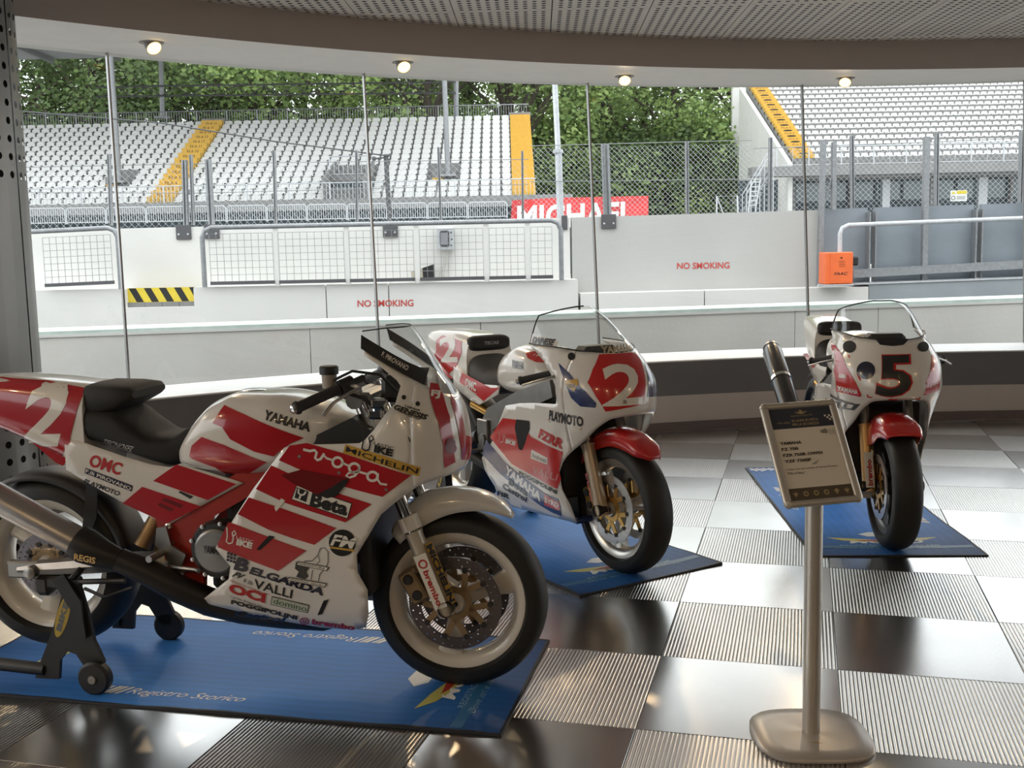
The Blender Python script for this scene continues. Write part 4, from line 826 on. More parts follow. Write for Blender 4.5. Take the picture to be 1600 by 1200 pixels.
# ------------------------------------------------------------------ paint, stickers, lettering and painted-dark openings in body coordinates
DECALS = [
 (1, 'tail', 'TAIL1', 's', 'poly', 'red1', [(-1.6499, 1.0581), (-1.5931, 1.0594), (-1.4155, 1.0484), (-1.2695, 1.0258), (-1.2629, 1.004), (-1.3103, 0.8641), (-1.3131, 0.8463), (-1.404, 0.7427), (-1.4309, 0.7549), (-1.5968, 0.8897), (-1.6315, 0.9124)]),
 (1, 'tail', 'TAIL1', 's', 'text', 'cream', ('2', (-1.5314, 0.8233), (-1.3626, 0.8295), (-1.4435, 1.0404), 0.03, 0.0)),
 (1, 'flank', 'FLANK1', 's', 'poly', 'red1', [(-0.9266, 0.7738), (-1.014, 0.7164), (-0.8199, 0.6545), (-0.7158, 0.7108)]),
 (1, 'flank', 'FLANK1', 's', 'poly', 'red1', [(-1.0549, 0.6954), (-1.1301, 0.6371), (-0.9718, 0.5705), (-0.8452, 0.6322)]),
 (1, 'flank', 'FLANK1', 's', 'poly', 'black', [(-0.925, 0.6797), (-0.9161, 0.6837), (-0.8709, 0.666), (-0.8829, 0.6571)]),
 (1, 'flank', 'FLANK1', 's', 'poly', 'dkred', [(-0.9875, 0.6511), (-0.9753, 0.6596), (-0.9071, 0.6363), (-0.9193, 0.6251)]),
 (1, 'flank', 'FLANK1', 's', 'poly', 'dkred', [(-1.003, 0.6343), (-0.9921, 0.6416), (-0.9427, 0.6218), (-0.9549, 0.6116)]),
 (1, 'flank', 'FLANK1', 's', 'text', 'redtxt', ('OMC', (-1.2505, 0.7636), (-1.1362, 0.7324), (-1.234, 0.8056), 0.03, 0.0)),
 (1, 'flank', 'FLANK1', 's', 'poly', 'navy', [(-1.2598, 0.7574), (-1.0893, 0.6986), (-1.0952, 0.6787), (-1.265, 0.7391)]),
 (1, 'flank', 'FLANK1', 's', 'text', 'cream', ('F.lli PIROVANO', (-1.2607, 0.7414), (-1.0967, 0.6819), (-1.2576, 0.7536), 0.02, 0.0)),
 (1, 'flank', 'FLANK1', 's', 'text', 'black', ('PLAYMOTO', (-1.2718, 0.7058), (-1.1422, 0.6606), (-1.266, 0.7214), 0.03, 0.2)),
 (1, 'seat', 'SEAT1', 's', 'text', 'grey', ('TECNOSEL', (-1.2072, 0.8378), (-1.0958, 0.8111), (-1.187, 0.8567), 0.02, 0.2)),
 (1, 'tank', 'TANK1', 's', 'poly', 'red1', [(-0.7373, 0.977), (-0.6587, 0.9502), (-0.5742, 0.9164), (-0.4607, 0.874), (-0.5029, 0.8573), (-0.5357, 0.8364), (-0.5635, 0.8137), (-0.6281, 0.8296), (-0.7097, 0.8692), (-0.7364, 0.9083), (-0.7724, 0.9201)]),
 (1, 'tank', 'TANK1', 's', 'poly', 'red1', [(-0.8158, 0.8736), (-0.7337, 0.8501), (-0.6253, 0.8061), (-0.5896, 0.7933), (-0.7255, 0.7169), (-0.743, 0.7182), (-0.7779, 0.7697), (-0.8645, 0.797), (-0.8734, 0.8047), (-0.8596, 0.8411)]),
 (1, 'tank', 'TANK1', 's', 'text', 'black', ('YAMAHA', (-0.5941, 0.9358), (-0.4417, 0.893), (-0.5885, 0.9652), 0.045, 0.05)),
 (1, 'fairing', 'F1', 's', 'poly', 'red1', [(-0.4852, 0.8604), (-0.4271, 0.8692), (-0.3092, 0.8378), (-0.1972, 0.8024), (-0.0941, 0.7665), (-0.1859, 0.6994), (-0.274, 0.7208), (-0.3537, 0.7422), (-0.4482, 0.78), (-0.5242, 0.8122)]),
 (1, 'fairing', 'F1', 's', 'poly', 'red1', [(-0.551, 0.7951), (-0.5002, 0.773), (-0.4487, 0.7467), (-0.3275, 0.7074), (-0.2211, 0.6752), (-0.3121, 0.6126), (-0.4168, 0.6444), (-0.5066, 0.6722), (-0.6074, 0.7166)]),
 (1, 'fairing', 'F1', 's', 'poly', 'red1', [(-0.6331, 0.6887), (-0.5241, 0.6548), (-0.4293, 0.6226), (-0.3436, 0.5924), (-0.4239, 0.5337), (-0.5003, 0.5555), (-0.5745, 0.5808), (-0.6752, 0.6319)]),
 (1, 'fairing', 'F1', 's', 'poly', 'red1', [(-0.7101, 0.6048), (-0.5982, 0.5638), (-0.5237, 0.5374), (-0.4517, 0.5131), (-0.5556, 0.4386), (-0.6622, 0.4778), (-0.7565, 0.5151), (-0.7575, 0.5262)]),
 (1, 'fairing', 'F1', 's', 'line', 'cream', ([(-0.4401, 0.8485), (-0.4173, 0.8437), (-0.4022, 0.8469), (-0.3951, 0.8398), (-0.4013, 0.8211), (-0.3941, 0.815), (-0.3833, 0.8183), (-0.3731, 0.8318), (-0.3708, 0.837)], 0.0085)),
 (1, 'fairing', 'F1', 's', 'line', 'cream', ([(-0.3721, 0.8298), (-0.3619, 0.8206), (-0.343, 0.8157)], 0.0068000000000000005)),
 (1, 'fairing', 'F1', 's', 'line', 'cream', ([(-0.311, 0.809), (-0.3125, 0.803), (-0.3163, 0.798), (-0.3217, 0.7945), (-0.3281, 0.7933), (-0.3343, 0.7944), (-0.3395, 0.7976), (-0.3429, 0.8026), (-0.3439, 0.8085), (-0.3423, 0.8145), (-0.3386, 0.8195), (-0.3331, 0.8229), (-0.3267, 0.8242), (-0.3205, 0.8231), (-0.3153, 0.8198), (-0.312, 0.8149), (-0.311, 0.809)], 0.0085)),
 (1, 'fairing', 'F1', 's', 'line', 'cream', ([(-0.3106, 0.8069), (-0.2893, 0.7969)], 0.0068000000000000005)),
 (1, 'fairing', 'F1', 's', 'line', 'cream', ([(-0.2563, 0.7913), (-0.2578, 0.7855), (-0.2617, 0.7806), (-0.2673, 0.7773), (-0.2738, 0.7761), (-0.2802, 0.7771), (-0.2856, 0.7803), (-0.289, 0.7851), (-0.2901, 0.7908), (-0.2886, 0.7965), (-0.2847, 0.8014), (-0.2791, 0.8047), (-0.2726, 0.8059), (-0.2662, 0.8049), (-0.2608, 0.8017), (-0.2574, 0.797), (-0.2563, 0.7913)], 0.0085)),
 (1, 'fairing', 'F1', 's', 'line', 'cream', ([(-0.2559, 0.8016), (-0.2577, 0.783), (-0.2721, 0.7663), (-0.2908, 0.7598), (-0.3007, 0.7653), (-0.2918, 0.7753), (-0.261, 0.7799), (-0.2308, 0.7721)], 0.0072250000000000005)),
 (1, 'fairing', 'F1', 's', 'line', 'cream', ([(-0.1975, 0.7655), (-0.199, 0.76), (-0.2028, 0.7552), (-0.2084, 0.752), (-0.2148, 0.7508), (-0.2212, 0.7518), (-0.2266, 0.7548), (-0.23, 0.7594), (-0.2311, 0.7649), (-0.2296, 0.7705), (-0.2258, 0.7752), (-0.2202, 0.7784), (-0.2137, 0.7796), (-0.2074, 0.7786), (-0.202, 0.7756), (-0.1986, 0.771), (-0.1975, 0.7655)], 0.0085)),
 (1, 'fairing', 'F1', 's', 'line', 'cream', ([(-0.1961, 0.7758), (-0.1979, 0.7552), (-0.1891, 0.7419), (-0.1688, 0.7388)], 0.0072250000000000005)),
 (1, 'fairing', 'F1', 's', 'poly', 'gold', [(-0.2998, 0.8665), (-0.1753, 0.8313), (-0.0651, 0.7903), (-0.0731, 0.7615), (-0.1764, 0.8006), (-0.3092, 0.8388)]),
 (1, 'fairing', 'F1', 's', 'text', 'black', ('MICHELIN', (-0.3005, 0.8441), (-0.0762, 0.7704), (-0.2957, 0.8605), 0.012, 0.0)),
 (1, 'fairing', 'F1', 's', 'poly', 'black', [(-0.4675, 0.736), (-0.2844, 0.677), (-0.3027, 0.6235), (-0.4884, 0.6853)]),
 (1, 'fairing', 'F1', 's', 'poly', 'paper', [(-0.4651, 0.7323), (-0.2883, 0.6752), (-0.3046, 0.6278), (-0.4846, 0.6871)]),
 (1, 'fairing', 'F1', 's', 'poly', 'black', [(-0.4658, 0.7256), (-0.4277, 0.7127), (-0.4381, 0.6779), (-0.4761, 0.6919)]),
 (1, 'fairing', 'F1', 's', 'line', 'paper', ([(-0.4596, 0.7215), (-0.4623, 0.7089), (-0.4541, 0.7007), (-0.4432, 0.703), (-0.4363, 0.7125)], 0.006)),
 (1, 'fairing', 'F1', 's', 'line', 'paper', ([(-0.4541, 0.7007), (-0.4602, 0.688)], 0.006)),
 (1, 'fairing', 'F1', 's', 'text', 'black', ('Beta', (-0.4281, 0.6665), (-0.3062, 0.6341), (-0.4149, 0.7119), 0.05, 0.0)),
 (1, 'fairing', 'F1', 's', 'line', 'black', ([(-0.2431, 0.9071), (-0.2408, 0.8753), (-0.2454, 0.855), (-0.2352, 0.8469), (-0.2225, 0.8512), (-0.2179, 0.8675), (-0.222, 0.8874), (-0.2136, 0.8955), (-0.2073, 0.8836), (-0.2178, 0.8755)], 0.005)),
 (1, 'fairing', 'F1', 's', 'text', 'black', ('LASTIC', (-0.2074, 0.8666), (-0.1442, 0.8486), (-0.2052, 0.8766), 0.0, 0.0)),
 (1, 'fairing', 'F1', 's', 'text', 'black', ('IKE', (-0.2081, 0.8432), (-0.1489, 0.8282), (-0.2033, 0.8656), 0.06, 0.0)),
 (1, 'fairing', 'F1', 's', 'line', 'cream', ([(-0.7177, 0.5859), (-0.7189, 0.5558), (-0.7247, 0.5369), (-0.716, 0.5296), (-0.7042, 0.5337), (-0.6988, 0.5489), (-0.7007, 0.5676), (-0.6923, 0.5753), (-0.6878, 0.5642), (-0.6981, 0.5564)], 0.00425)),
 (1, 'fairing', 'F1', 's', 'text', 'cream', ('LASTIC', (-0.6894, 0.5482), (-0.6325, 0.533), (-0.6866, 0.5577), 0.0, 0.0)),
 (1, 'fairing', 'F1', 's', 'text', 'cream', ('IKE', (-0.6916, 0.5266), (-0.6381, 0.514), (-0.6857, 0.5474), 0.06, 0.0)),
 (1, 'fairing', 'F1', 's', 'text', 'black', ('GENESIS', (-0.1465, 0.9748), (-0.0472, 0.9354), (-0.1438, 0.991), 0.05, 0.25)),
 (1, 'fairing', 'F1', 's', 'text', 'black', ('YAMAHA', (-0.1162, 0.9814), (-0.0686, 0.9632), (-0.1149, 0.988), 0.03, 0.0)),
 (1, 'fairing', 'F1', 's', 'text', 'black', ('TECHNOLOGY', (-0.1343, 0.9673), (-0.0651, 0.9361), (-0.1328, 0.9734), 0.03, 0.2)),
 (1, 'fairing', 'F1', 's', 'disc', 'dkbolt', ((-0.1187, 1.0091), (-0.112, 1.0087), (-0.1194, 1.016))),
 (1, 'fairing', 'F1', 's', 'disc', 'dkbolt', ((-0.0772, 0.9875), (-0.0708, 0.987), (-0.078, 0.9943))),
 (1, 'fairing', 'F1', 's', 'disc', 'bolt', ((-0.4546, 0.8256), (-0.4494, 0.8257), (-0.4543, 0.8306))),
 (1, 'fairing', 'F1', 's', 'disc', 'bolt', ((-0.3246, 0.7747), (-0.3195, 0.7748), (-0.3244, 0.7797))),
 (1, 'fairing', 'F1', 's', 'disc', 'bolt', ((-0.1727, 0.7221), (-0.1679, 0.7221), (-0.1725, 0.7271))),
 (1, 'fairing', 'F1', 's', 'poly', 'black', [(-0.1009, 0.8923), (-0.0951, 0.8842), (-0.0913, 0.8701), (-0.0969, 0.8763)]),
 (1, 'fairing', 'F1', 's', 'disc', 'blackd', ((-0.3282, 0.543), (-0.2832, 0.5443), (-0.3247, 0.5885))),
 (1, 'fairing', 'F1', 's', 'poly', 'gold', [(-0.3722, 0.5308), (-0.287, 0.5214), (-0.2907, 0.5147), (-0.3706, 0.5243)]),
 (1, 'fairing', 'F1', 's', 'text', 'paper', ('FM', (-0.3698, 0.5342), (-0.289, 0.5235), (-0.357, 0.5725), 0.03, 0.15)),
 (1, 'fairing', 'F1', 's', 'line', 'blackd', ([(-0.3728, 0.5504), (-0.2813, 0.54)], 0.0022)),
 (1, 'fairing', 'F1', 's', 'line', 'blackd', ([(-0.372, 0.5602), (-0.2806, 0.5497)], 0.0022)),
 (1, 'fairing', 'F1', 's', 'line', 'blackd', ([(-0.3735, 0.5417), (-0.282, 0.5313)], 0.0022)),
 (1, 'fairing', 'F1', 's', 'poly', 'navyk', [(-0.7244, 0.5016), (-0.7157, 0.4989), (-0.7189, 0.4901), (-0.7276, 0.4927)]),
 (1, 'fairing', 'F1', 's', 'poly', 'navyk', [(-0.7135, 0.4983), (-0.7049, 0.4957), (-0.7081, 0.4869), (-0.7167, 0.4895)]),
 (1, 'fairing', 'F1', 's', 'poly', 'navyk', [(-0.7027, 0.4951), (-0.6941, 0.4924), (-0.6973, 0.4836), (-0.7059, 0.4862)]),
 (1, 'fairing', 'F1', 's', 'poly', 'navyk', [(-0.727, 0.4898), (-0.7183, 0.4872), (-0.7216, 0.4783), (-0.7303, 0.481)]),
 (1, 'fairing', 'F1', 's', 'poly', 'navyk', [(-0.7162, 0.4866), (-0.7075, 0.484), (-0.7108, 0.4751), (-0.7194, 0.4777)]),
 (1, 'fairing', 'F1', 's', 'poly', 'navyk', [(-0.7053, 0.4834), (-0.6967, 0.4807), (-0.6999, 0.4718), (-0.7086, 0.4745)]),
 (1, 'fairing', 'F1', 's', 'poly', 'navyk', [(-0.7297, 0.4781), (-0.721, 0.4754), (-0.7243, 0.4666), (-0.733, 0.4692)]),
 (1, 'fairing', 'F1', 's', 'poly', 'navyk', [(-0.7189, 0.4748), (-0.7102, 0.4722), (-0.7135, 0.4633), (-0.7221, 0.466)]),
 (1, 'fairing', 'F1', 's', 'poly', 'navyk', [(-0.708, 0.4716), (-0.6994, 0.4689), (-0.7026, 0.4601), (-0.7113, 0.4627)]),
 (1, 'fairing', 'F1', 's', 'text', 'navyk', ('B', (-0.7113, 0.4401), (-0.6635, 0.4281), (-0.699, 0.4878), 0.05, 0.15)),
 (1, 'fairing', 'F1', 's', 'text', 'navyk', ('ELGARDA', (-0.6592, 0.426), (-0.4112, 0.3547), (-0.6505, 0.4534), 0.05, 0.15)),
 (1, 'fairing', 'F1', 's', 'text', 'black', ('FV', (-0.7212, 0.4147), (-0.6824, 0.4023), (-0.7076, 0.4334), 0.06, 0.4)),
 (1, 'fairing', 'F1', 's', 'text', 'black', ('F.lli', (-0.6813, 0.3931), (-0.6533, 0.3849), (-0.6773, 0.407), 0.0, 0.0)),
 (1, 'fairing', 'F1', 's', 'text', 'black', ('VALLI', (-0.6501, 0.3757), (-0.5212, 0.3409), (-0.6413, 0.4083), 0.015, 0.0)),
 (1, 'fairing', 'F1', 's', 'text', 'redtxt', ('IMPIANTI DI VERNICIATURA', (-0.7282, 0.396), (-0.6024, 0.3494), (-0.7263, 0.4018), 0.0, 0.0)),
 (1, 'fairing', 'F1', 's', 'text', 'redtxt', ('OCI', (-0.7398, 0.3558), (-0.6181, 0.3201), (-0.73, 0.3913), 0.05, 0.0)),
 (1, 'fairing', 'F1', 's', 'text', 'black', ('Carate Brianza MI', (-0.737, 0.3381), (-0.6324, 0.3036), (-0.7347, 0.3453), 0.0, 0.0)),
 (1, 'fairing', 'F1', 's', 'poly', 'black', [(-0.5892, 0.3476), (-0.4622, 0.3195), (-0.4753, 0.2882), (-0.5989, 0.3149)]),
 (1, 'fairing', 'F1', 's', 'poly', 'pgreen', [(-0.5874, 0.3448), (-0.4652, 0.3174), (-0.4765, 0.2914), (-0.5962, 0.3172)]),
 (1, 'fairing', 'F1', 's', 'text', 'dgreen', ('domino', (-0.5877, 0.3214), (-0.4773, 0.2956), (-0.5813, 0.3408), 0.0, 0.0)),
 (1, 'fairing', 'F1', 's', 'text', 'black', ('POGGIPOLINI', (-0.7392, 0.313), (-0.5169, 0.2593), (-0.7339, 0.3298), 0.05, 0.0)),
 (1, 'fairing', 'F1', 's', 'text', 'navyk', ('Castrol', (-0.7379, 0.2671), (-0.5595, 0.2464), (-0.7282, 0.2893), 0.05, 0.2)),
 (1, 'fairing', 'F1', 's', 'text', 'dkredt', ('brembo', (-0.4702, 0.2441), (-0.3256, 0.2246), (-0.4618, 0.266), 0.05, 0.0)),
 (1, 'fairing', 'F1', 's', 'line', 'dkredt', ([(-0.4774, 0.256), (-0.4798, 0.2507), (-0.4841, 0.2461), (-0.4896, 0.2428), (-0.4955, 0.2415), (-0.5009, 0.2422), (-0.5049, 0.245), (-0.507, 0.2493), (-0.5068, 0.2545), (-0.5045, 0.2597), (-0.5003, 0.2642), (-0.4949, 0.2673), (-0.4891, 0.2685), (-0.4837, 0.2678), (-0.4796, 0.2652), (-0.4773, 0.2611), (-0.4774, 0.256)], 0.004)),
 (1, 'fairing', 'F1', 's', 'line', 'dkredt', ([(-0.4862, 0.2555), (-0.4872, 0.2534), (-0.4889, 0.2516), (-0.4911, 0.2503), (-0.4935, 0.2497), (-0.4956, 0.2501), (-0.4972, 0.2511), (-0.4981, 0.2529), (-0.498, 0.2549), (-0.4971, 0.257), (-0.4954, 0.2588), (-0.4932, 0.2601), (-0.4909, 0.2606), (-0.4887, 0.2603), (-0.4871, 0.2593), (-0.4862, 0.2576), (-0.4862, 0.2555)], 0.0035)),
 (1, 'fairing', 'F1', 's', 'line', 'black', ([(-0.4714, 0.4661), (-0.4571, 0.4776), (-0.4353, 0.4783), (-0.4138, 0.4989), (-0.4032, 0.5223), (-0.3878, 0.5249), (-0.3781, 0.511), (-0.3812, 0.4757), (-0.3894, 0.4576)], 0.0025)),
 (1, 'fairing', 'F1', 's', 'line', 'black', ([(-0.4119, 0.4968), (-0.4091, 0.4792), (-0.421, 0.4677)], 0.0022)),
 (1, 'fairing', 'F1', 's', 'line', 'black', ([(-0.3894, 0.4576), (-0.4135, 0.4323), (-0.4204, 0.4072)], 0.0025)),
 (1, 'fairing', 'F1', 's', 'line', 'black', ([(-0.4361, 0.4472), (-0.4463, 0.4108)], 0.0025)),
 (1, 'fairing', 'F1', 's', 'poly', 'black', [(-0.49, 0.4766), (-0.4848, 0.4634), (-0.4464, 0.4535), (-0.4587, 0.4397), (-0.4537, 0.4241), (-0.4659, 0.4124), (-0.4958, 0.4204), (-0.4851, 0.4388), (-0.4971, 0.4496)]),
 (1, 'fairing', 'F1', 's', 'poly', 'black', [(-0.4834, 0.4768), (-0.3784, 0.4591), (-0.3884, 0.4443), (-0.4925, 0.4631)]),
 (1, 'fairing', 'F1', 's', 'poly', 'paper', [(-0.4804, 0.474), (-0.3833, 0.4574), (-0.3903, 0.4471), (-0.4879, 0.4646)]),
 (1, 'fairing', 'F1', 's', 'text', 'black', ('FORGIATURA', (-0.4823, 0.4657), (-0.3943, 0.4508), (-0.4799, 0.4725), 0.0, 0.0)),
 (1, 'fairing', 'F1', 's', 'poly', 'black', [(-0.5201, 0.4195), (-0.3905, 0.4015), (-0.4031, 0.3862), (-0.5325, 0.4077)]),
 (1, 'fairing', 'F1', 's', 'poly', 'paper', [(-0.5171, 0.4167), (-0.3955, 0.3995), (-0.4043, 0.3891), (-0.5268, 0.4093)]),
 (1, 'fairing', 'F1', 's', 'text', 'black', ('ANTONIO MAURI', (-0.5168, 0.4101), (-0.409, 0.3917), (-0.5144, 0.4156), 0.0, 0.0)),
 (1, 'fairing', 'F1', 's', 'poly', 'blackd', [(-0.623, 0.5124), (-0.5741, 0.5622), (-0.5547, 0.5584), (-0.61, 0.5095)]),
 (1, 'fairing', 'F1', 's', 'poly', 'blackd', [(-0.4422, 0.2809), (-0.4111, 0.3383), (-0.3928, 0.3437), (-0.4235, 0.2868)]),
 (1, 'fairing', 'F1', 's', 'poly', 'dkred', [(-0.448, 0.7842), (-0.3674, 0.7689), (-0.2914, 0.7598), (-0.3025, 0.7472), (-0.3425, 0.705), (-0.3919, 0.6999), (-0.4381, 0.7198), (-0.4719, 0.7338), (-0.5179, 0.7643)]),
 (1, 'fairing', 'F1', 's', 'poly', 'blackd', [(-0.2915, 0.7577), (-0.3029, 0.7369), (-0.3342, 0.701), (-0.3666, 0.692), (-0.3981, 0.7039), (-0.3478, 0.7298), (-0.315, 0.7511)]),
 (1, 'fairing', 'F1', 's', 'poly', 'cream', [(-0.5218, 0.6888), (-0.5093, 0.6806), (-0.5424, 0.6436), (-0.5479, 0.6564)]),
 (1, 'fairing', 'F1', 's', 'poly', 'red1', [(-0.0537, 1.0454), (-0.0348, 1.0381), (-0.013, 0.9985), (0.0094, 0.9394), (0.0212, 0.8677), (0.0228, 0.7882), (-0.0032, 0.7778), (-0.0032, 0.8539), (-0.0159, 0.9217), (-0.04, 0.9855), (-0.049, 1.0143)]),
 (1, 'fairing', 'F1', 'f', 'poly', 'red1', [(-0.0496, 1.0051), (-0.0425, 0.9747), (-0.0457, 0.9288), (-0.0398, 0.8643), (0.9871, 0.5929), (-0.0693, 0.7889), (-0.0881, 0.8516), (-0.0895, 0.9252), (-0.0793, 0.9716)]),
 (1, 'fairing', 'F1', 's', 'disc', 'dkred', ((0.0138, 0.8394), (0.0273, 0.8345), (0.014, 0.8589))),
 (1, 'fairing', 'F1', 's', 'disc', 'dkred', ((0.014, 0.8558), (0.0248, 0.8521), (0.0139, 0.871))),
 (1, 'fairing', 'F1', 's', 'text', 'cream', ('FJ', (-0.0454, 1.0009), (-0.0222, 0.9935), (-0.0467, 1.0249), 0.05, 0.0)),
 (2, 'fairing', 'F2', 's', 'poly', 'red2', [(-0.6432, 0.6513), (-0.5021, 0.6595), (-0.3986, 0.5932), (-0.168, 0.5523), (-0.2027, 0.4612), (-0.1964, 0.4229), (-0.2314, 0.3688), (-0.357, 0.3899), (-0.603, 0.4272), (-0.7849, 0.536)]),
 (2, 'fairing', 'F2', 's', 'poly', 'blue2', [(-0.8268, 0.5169), (-0.663, 0.4256), (-0.5005, 0.3741), (-0.3479, 0.329), (-0.2393, 0.3211), (-0.2327, 0.288), (-0.2479, 0.2341), (-0.327, 0.237), (-0.4099, 0.2525), (-0.5724, 0.3027), (-0.7307, 0.3568), (-0.8857, 0.4316)]),
 (2, 'fairing', 'F2', 's', 'text', 'white', ('YAMAHA', (-0.6845, 0.3681), (-0.3987, 0.2743), (-0.6534, 0.4158), 0.05, 0.0)),
 (2, 'fairing', 'F2', 's', 'text', 'black', ('POGGIPOLINI', (-0.5493, 0.3848), (-0.2422, 0.3423), (-0.5381, 0.4059), 0.04, 0.0)),
 (2, 'fairing', 'F2', 's', 'text', 'pink', ('VALLI', (-0.4223, 0.4161), (-0.2278, 0.409), (-0.4037, 0.4504), 0.0, 0.0)),
 (2, 'fairing', 'F2', 's', 'poly', 'white', [(-0.4038, 0.5309), (-0.2743, 0.511), (-0.2805, 0.4766), (-0.4185, 0.4853)]),
 (2, 'fairing', 'F2', 's', 'text', 'black', ('Andreani', (-0.4057, 0.4935), (-0.289, 0.4844), (-0.3995, 0.5162), 0.0, 0.0)),
 (2, 'fairing', 'F2', 's', 'text', 'redtxt', ('FZRR', (-0.3378, 0.5987), (-0.1701, 0.564), (-0.3105, 0.6446), 0.06, 0.0)),
 (2, 'fairing', 'F2', 's', 'text', 'black', ('PLAYMOTO', (-0.2368, 0.6928), (-0.0365, 0.6814), (-0.2256, 0.7413), 0.05, 0.0)),
 (2, 'fairing', 'F2', 's', 'line', 'orange', ([(-0.2522, 0.6938), (-0.0438, 0.6749)], 0.003)),
 (2, 'fairing', 'F2', 's', 'line', 'dgreen', ([(-0.2377, 0.6852), (-0.0485, 0.6686)], 0.003)),
 (2, 'fairing', 'F2', 's', 'line', 'white', ([(-0.6844, 0.5774), (-0.6865, 0.5488), (-0.6972, 0.5296), (-0.6815, 0.5247), (-0.6602, 0.5313), (-0.6505, 0.5468), (-0.6538, 0.564), (-0.6389, 0.5731), (-0.6308, 0.5637), (-0.6491, 0.5541)], 0.0027500000000000003)),
 (2, 'fairing', 'F2', 's', 'text', 'white', ('LASTIC', (-0.6338, 0.5483), (-0.5341, 0.5469), (-0.6286, 0.5578), 0.0, 0.0)),
 (2, 'fairing', 'F2', 's', 'text', 'white', ('IKE', (-0.638, 0.5275), (-0.5441, 0.5281), (-0.6272, 0.5484), 0.06, 0.0)),
 (2, 'fairing', 'F2', 's', 'poly', 'red2', [(-0.3446, 0.3233), (-0.2315, 0.3038), (-0.2487, 0.2596), (-0.371, 0.2637)]),
 (2, 'fairing', 'F2', 's', 'text', 'white', ('BYRD', (-0.3571, 0.281), (-0.2498, 0.2737), (-0.3448, 0.309), 0.03, 0.0)),
 (2, 'fairing', 'F2', 's', 'text', 'black', ('Beta', (-0.6677, 0.3148), (-0.5133, 0.2811), (-0.6488, 0.348), 0.04, 0.0)),
 (2, 'fairing', 'F2', 's', 'text', 'black', ('Castrol', (-0.7452, 0.2803), (-0.5405, 0.2424), (-0.7172, 0.3125), 0.04, 0.0)),
 (2, 'fairing', 'F2', 's', 'text', 'black', ('FIR', (-0.8301, 0.2257), (-0.7134, 0.2244), (-0.8022, 0.2557), 0.04, 0.0)),
 (2, 'fairing', 'F2', 's', 'poly', 'blackd', [(-0.5162, 0.6608), (-0.403, 0.6674), (-0.4047, 0.629), (-0.4628, 0.5439), (-0.4902, 0.5125), (-0.518, 0.5161), (-0.5358, 0.6194)]),
 (2, 'fairing', 'F2', 's', 'poly', 'blue2', [(-0.1796, 0.9558), (-0.1018, 0.9161), (-0.009, 0.8413), (0.034, 0.7928), (0.0294, 0.7729), (-0.031, 0.7751), (-0.0732, 0.809), (-0.1079, 0.8743)]),
 (2, 'fairing', 'F2', 's', 'poly', 'gold', [(-0.1136, 0.8822), (-0.0537, 0.8941), (-0.0439, 0.8727), (-0.0569, 0.8385), (-0.0904, 0.8531)]),
 (2, 'fairing', 'F2', 's', 'text', 'black', ('SBK', (-0.0938, 0.8528), (-0.0492, 0.8558), (-0.0964, 0.8695), 0.0, 0.0)),
 (2, 'fairing', 'F2', 'f', 'poly', 'red2', [(-0.101, 0.9954), (-0.0512, 0.9964), (0.0554, 0.9948), (0.0941, 0.9858), (0.0957, 0.9616), (0.0653, 0.8814), (0.0263, 0.7804), (-0.0726, 0.7691), (-0.1418, 0.7569), (-0.1708, 0.826), (-0.1843, 0.8797), (-0.1518, 0.9357)]),
 (2, 'fairing', 'F2', 'f', 'text', 'cream', ('2', (-0.152, 0.7793), (0.0225, 0.7808), (-0.1212, 0.954), 0.02, 0.0)),
 (2, 'fairing', 'F2', 'f', 'disc', 'bolt', ((-0.068, 0.7966), (-0.0594, 0.7961), (-0.0671, 0.8048))),
 (2, 'fairing', 'F2', 'f', 'text', 'beige', ('YAMAHA', (-0.0948, 0.9979), (0.0756, 0.9983), (-0.0738, 1.0287), 0.05, 0.0)),
 (2, 'fairing', 'F2', 'f', 'poly', 'blue2', [(0.1237, 0.9503), (0.1451, 0.9068), (0.3654, 0.7994), (0.3665, 0.7718), (0.0549, 0.808), (0.0806, 0.8743)]),
 (2, 'tail', 'TAIL2', 's', 'poly', 'red2', [(-1.5203, 0.9716), (-1.4617, 0.9994), (-1.2367, 0.9818), (-1.2092, 0.9231), (-1.2821, 0.8315), (-1.5066, 0.7474), (-1.5797, 0.755), (-1.6508, 0.8148), (-1.52, 0.911)]),
 (2, 'tail', 'TAIL2', 's', 'text', 'white', ('2', (-1.4608, 0.8513), (-1.2507, 0.8686), (-1.4802, 0.9881), 0.03, 0.0)),
 (2, 'flank', 'FLANK2', 's', 'poly', 'red2', [(-1.2064, 0.8175), (-1.0483, 0.7911), (-0.9038, 0.7652), (-0.8161, 0.7739), (-0.9742, 0.6885), (-1.1275, 0.7397), (-1.232, 0.7638)]),
 (2, 'flank', 'FLANK2', 's', 'text', 'white', ('OMC', (-1.1688, 0.7459), (-1.0531, 0.7303), (-1.1636, 0.794), 0.04, 0.0)),
 (2, 'flank', 'FLANK2', 's', 'text', 'white', ('PIROVANO', (-1.1685, 0.7288), (-1.0464, 0.7075), (-1.1653, 0.7428), 0.02, 0.0)),
 (2, 'tank', 'TANK2', 's', 'text', 'black', ('YAMAHA', (-0.6609, 0.8922), (-0.5466, 0.8895), (-0.6616, 0.9291), 0.03, 0.0)),
 (2, 'tank', 'TANK2', 's', 'poly', 'red2', [(-0.5883, 0.9666), (-0.5441, 0.9739), (-0.4693, 0.9586), (-0.4361, 0.9282), (-0.4796, 0.9295), (-0.5403, 0.9438)]),
 (3, 'fairing', 'F3', 'f', 'poly', 'red2', [(-0.2334, 0.975), (-0.2271, 0.959), (-0.218, 0.8772), (-0.1674, 0.7542), (-0.1684, 0.7411), (-0.2189, 0.7466), (-0.2464, 0.7469), (-0.2537, 0.8423)]),
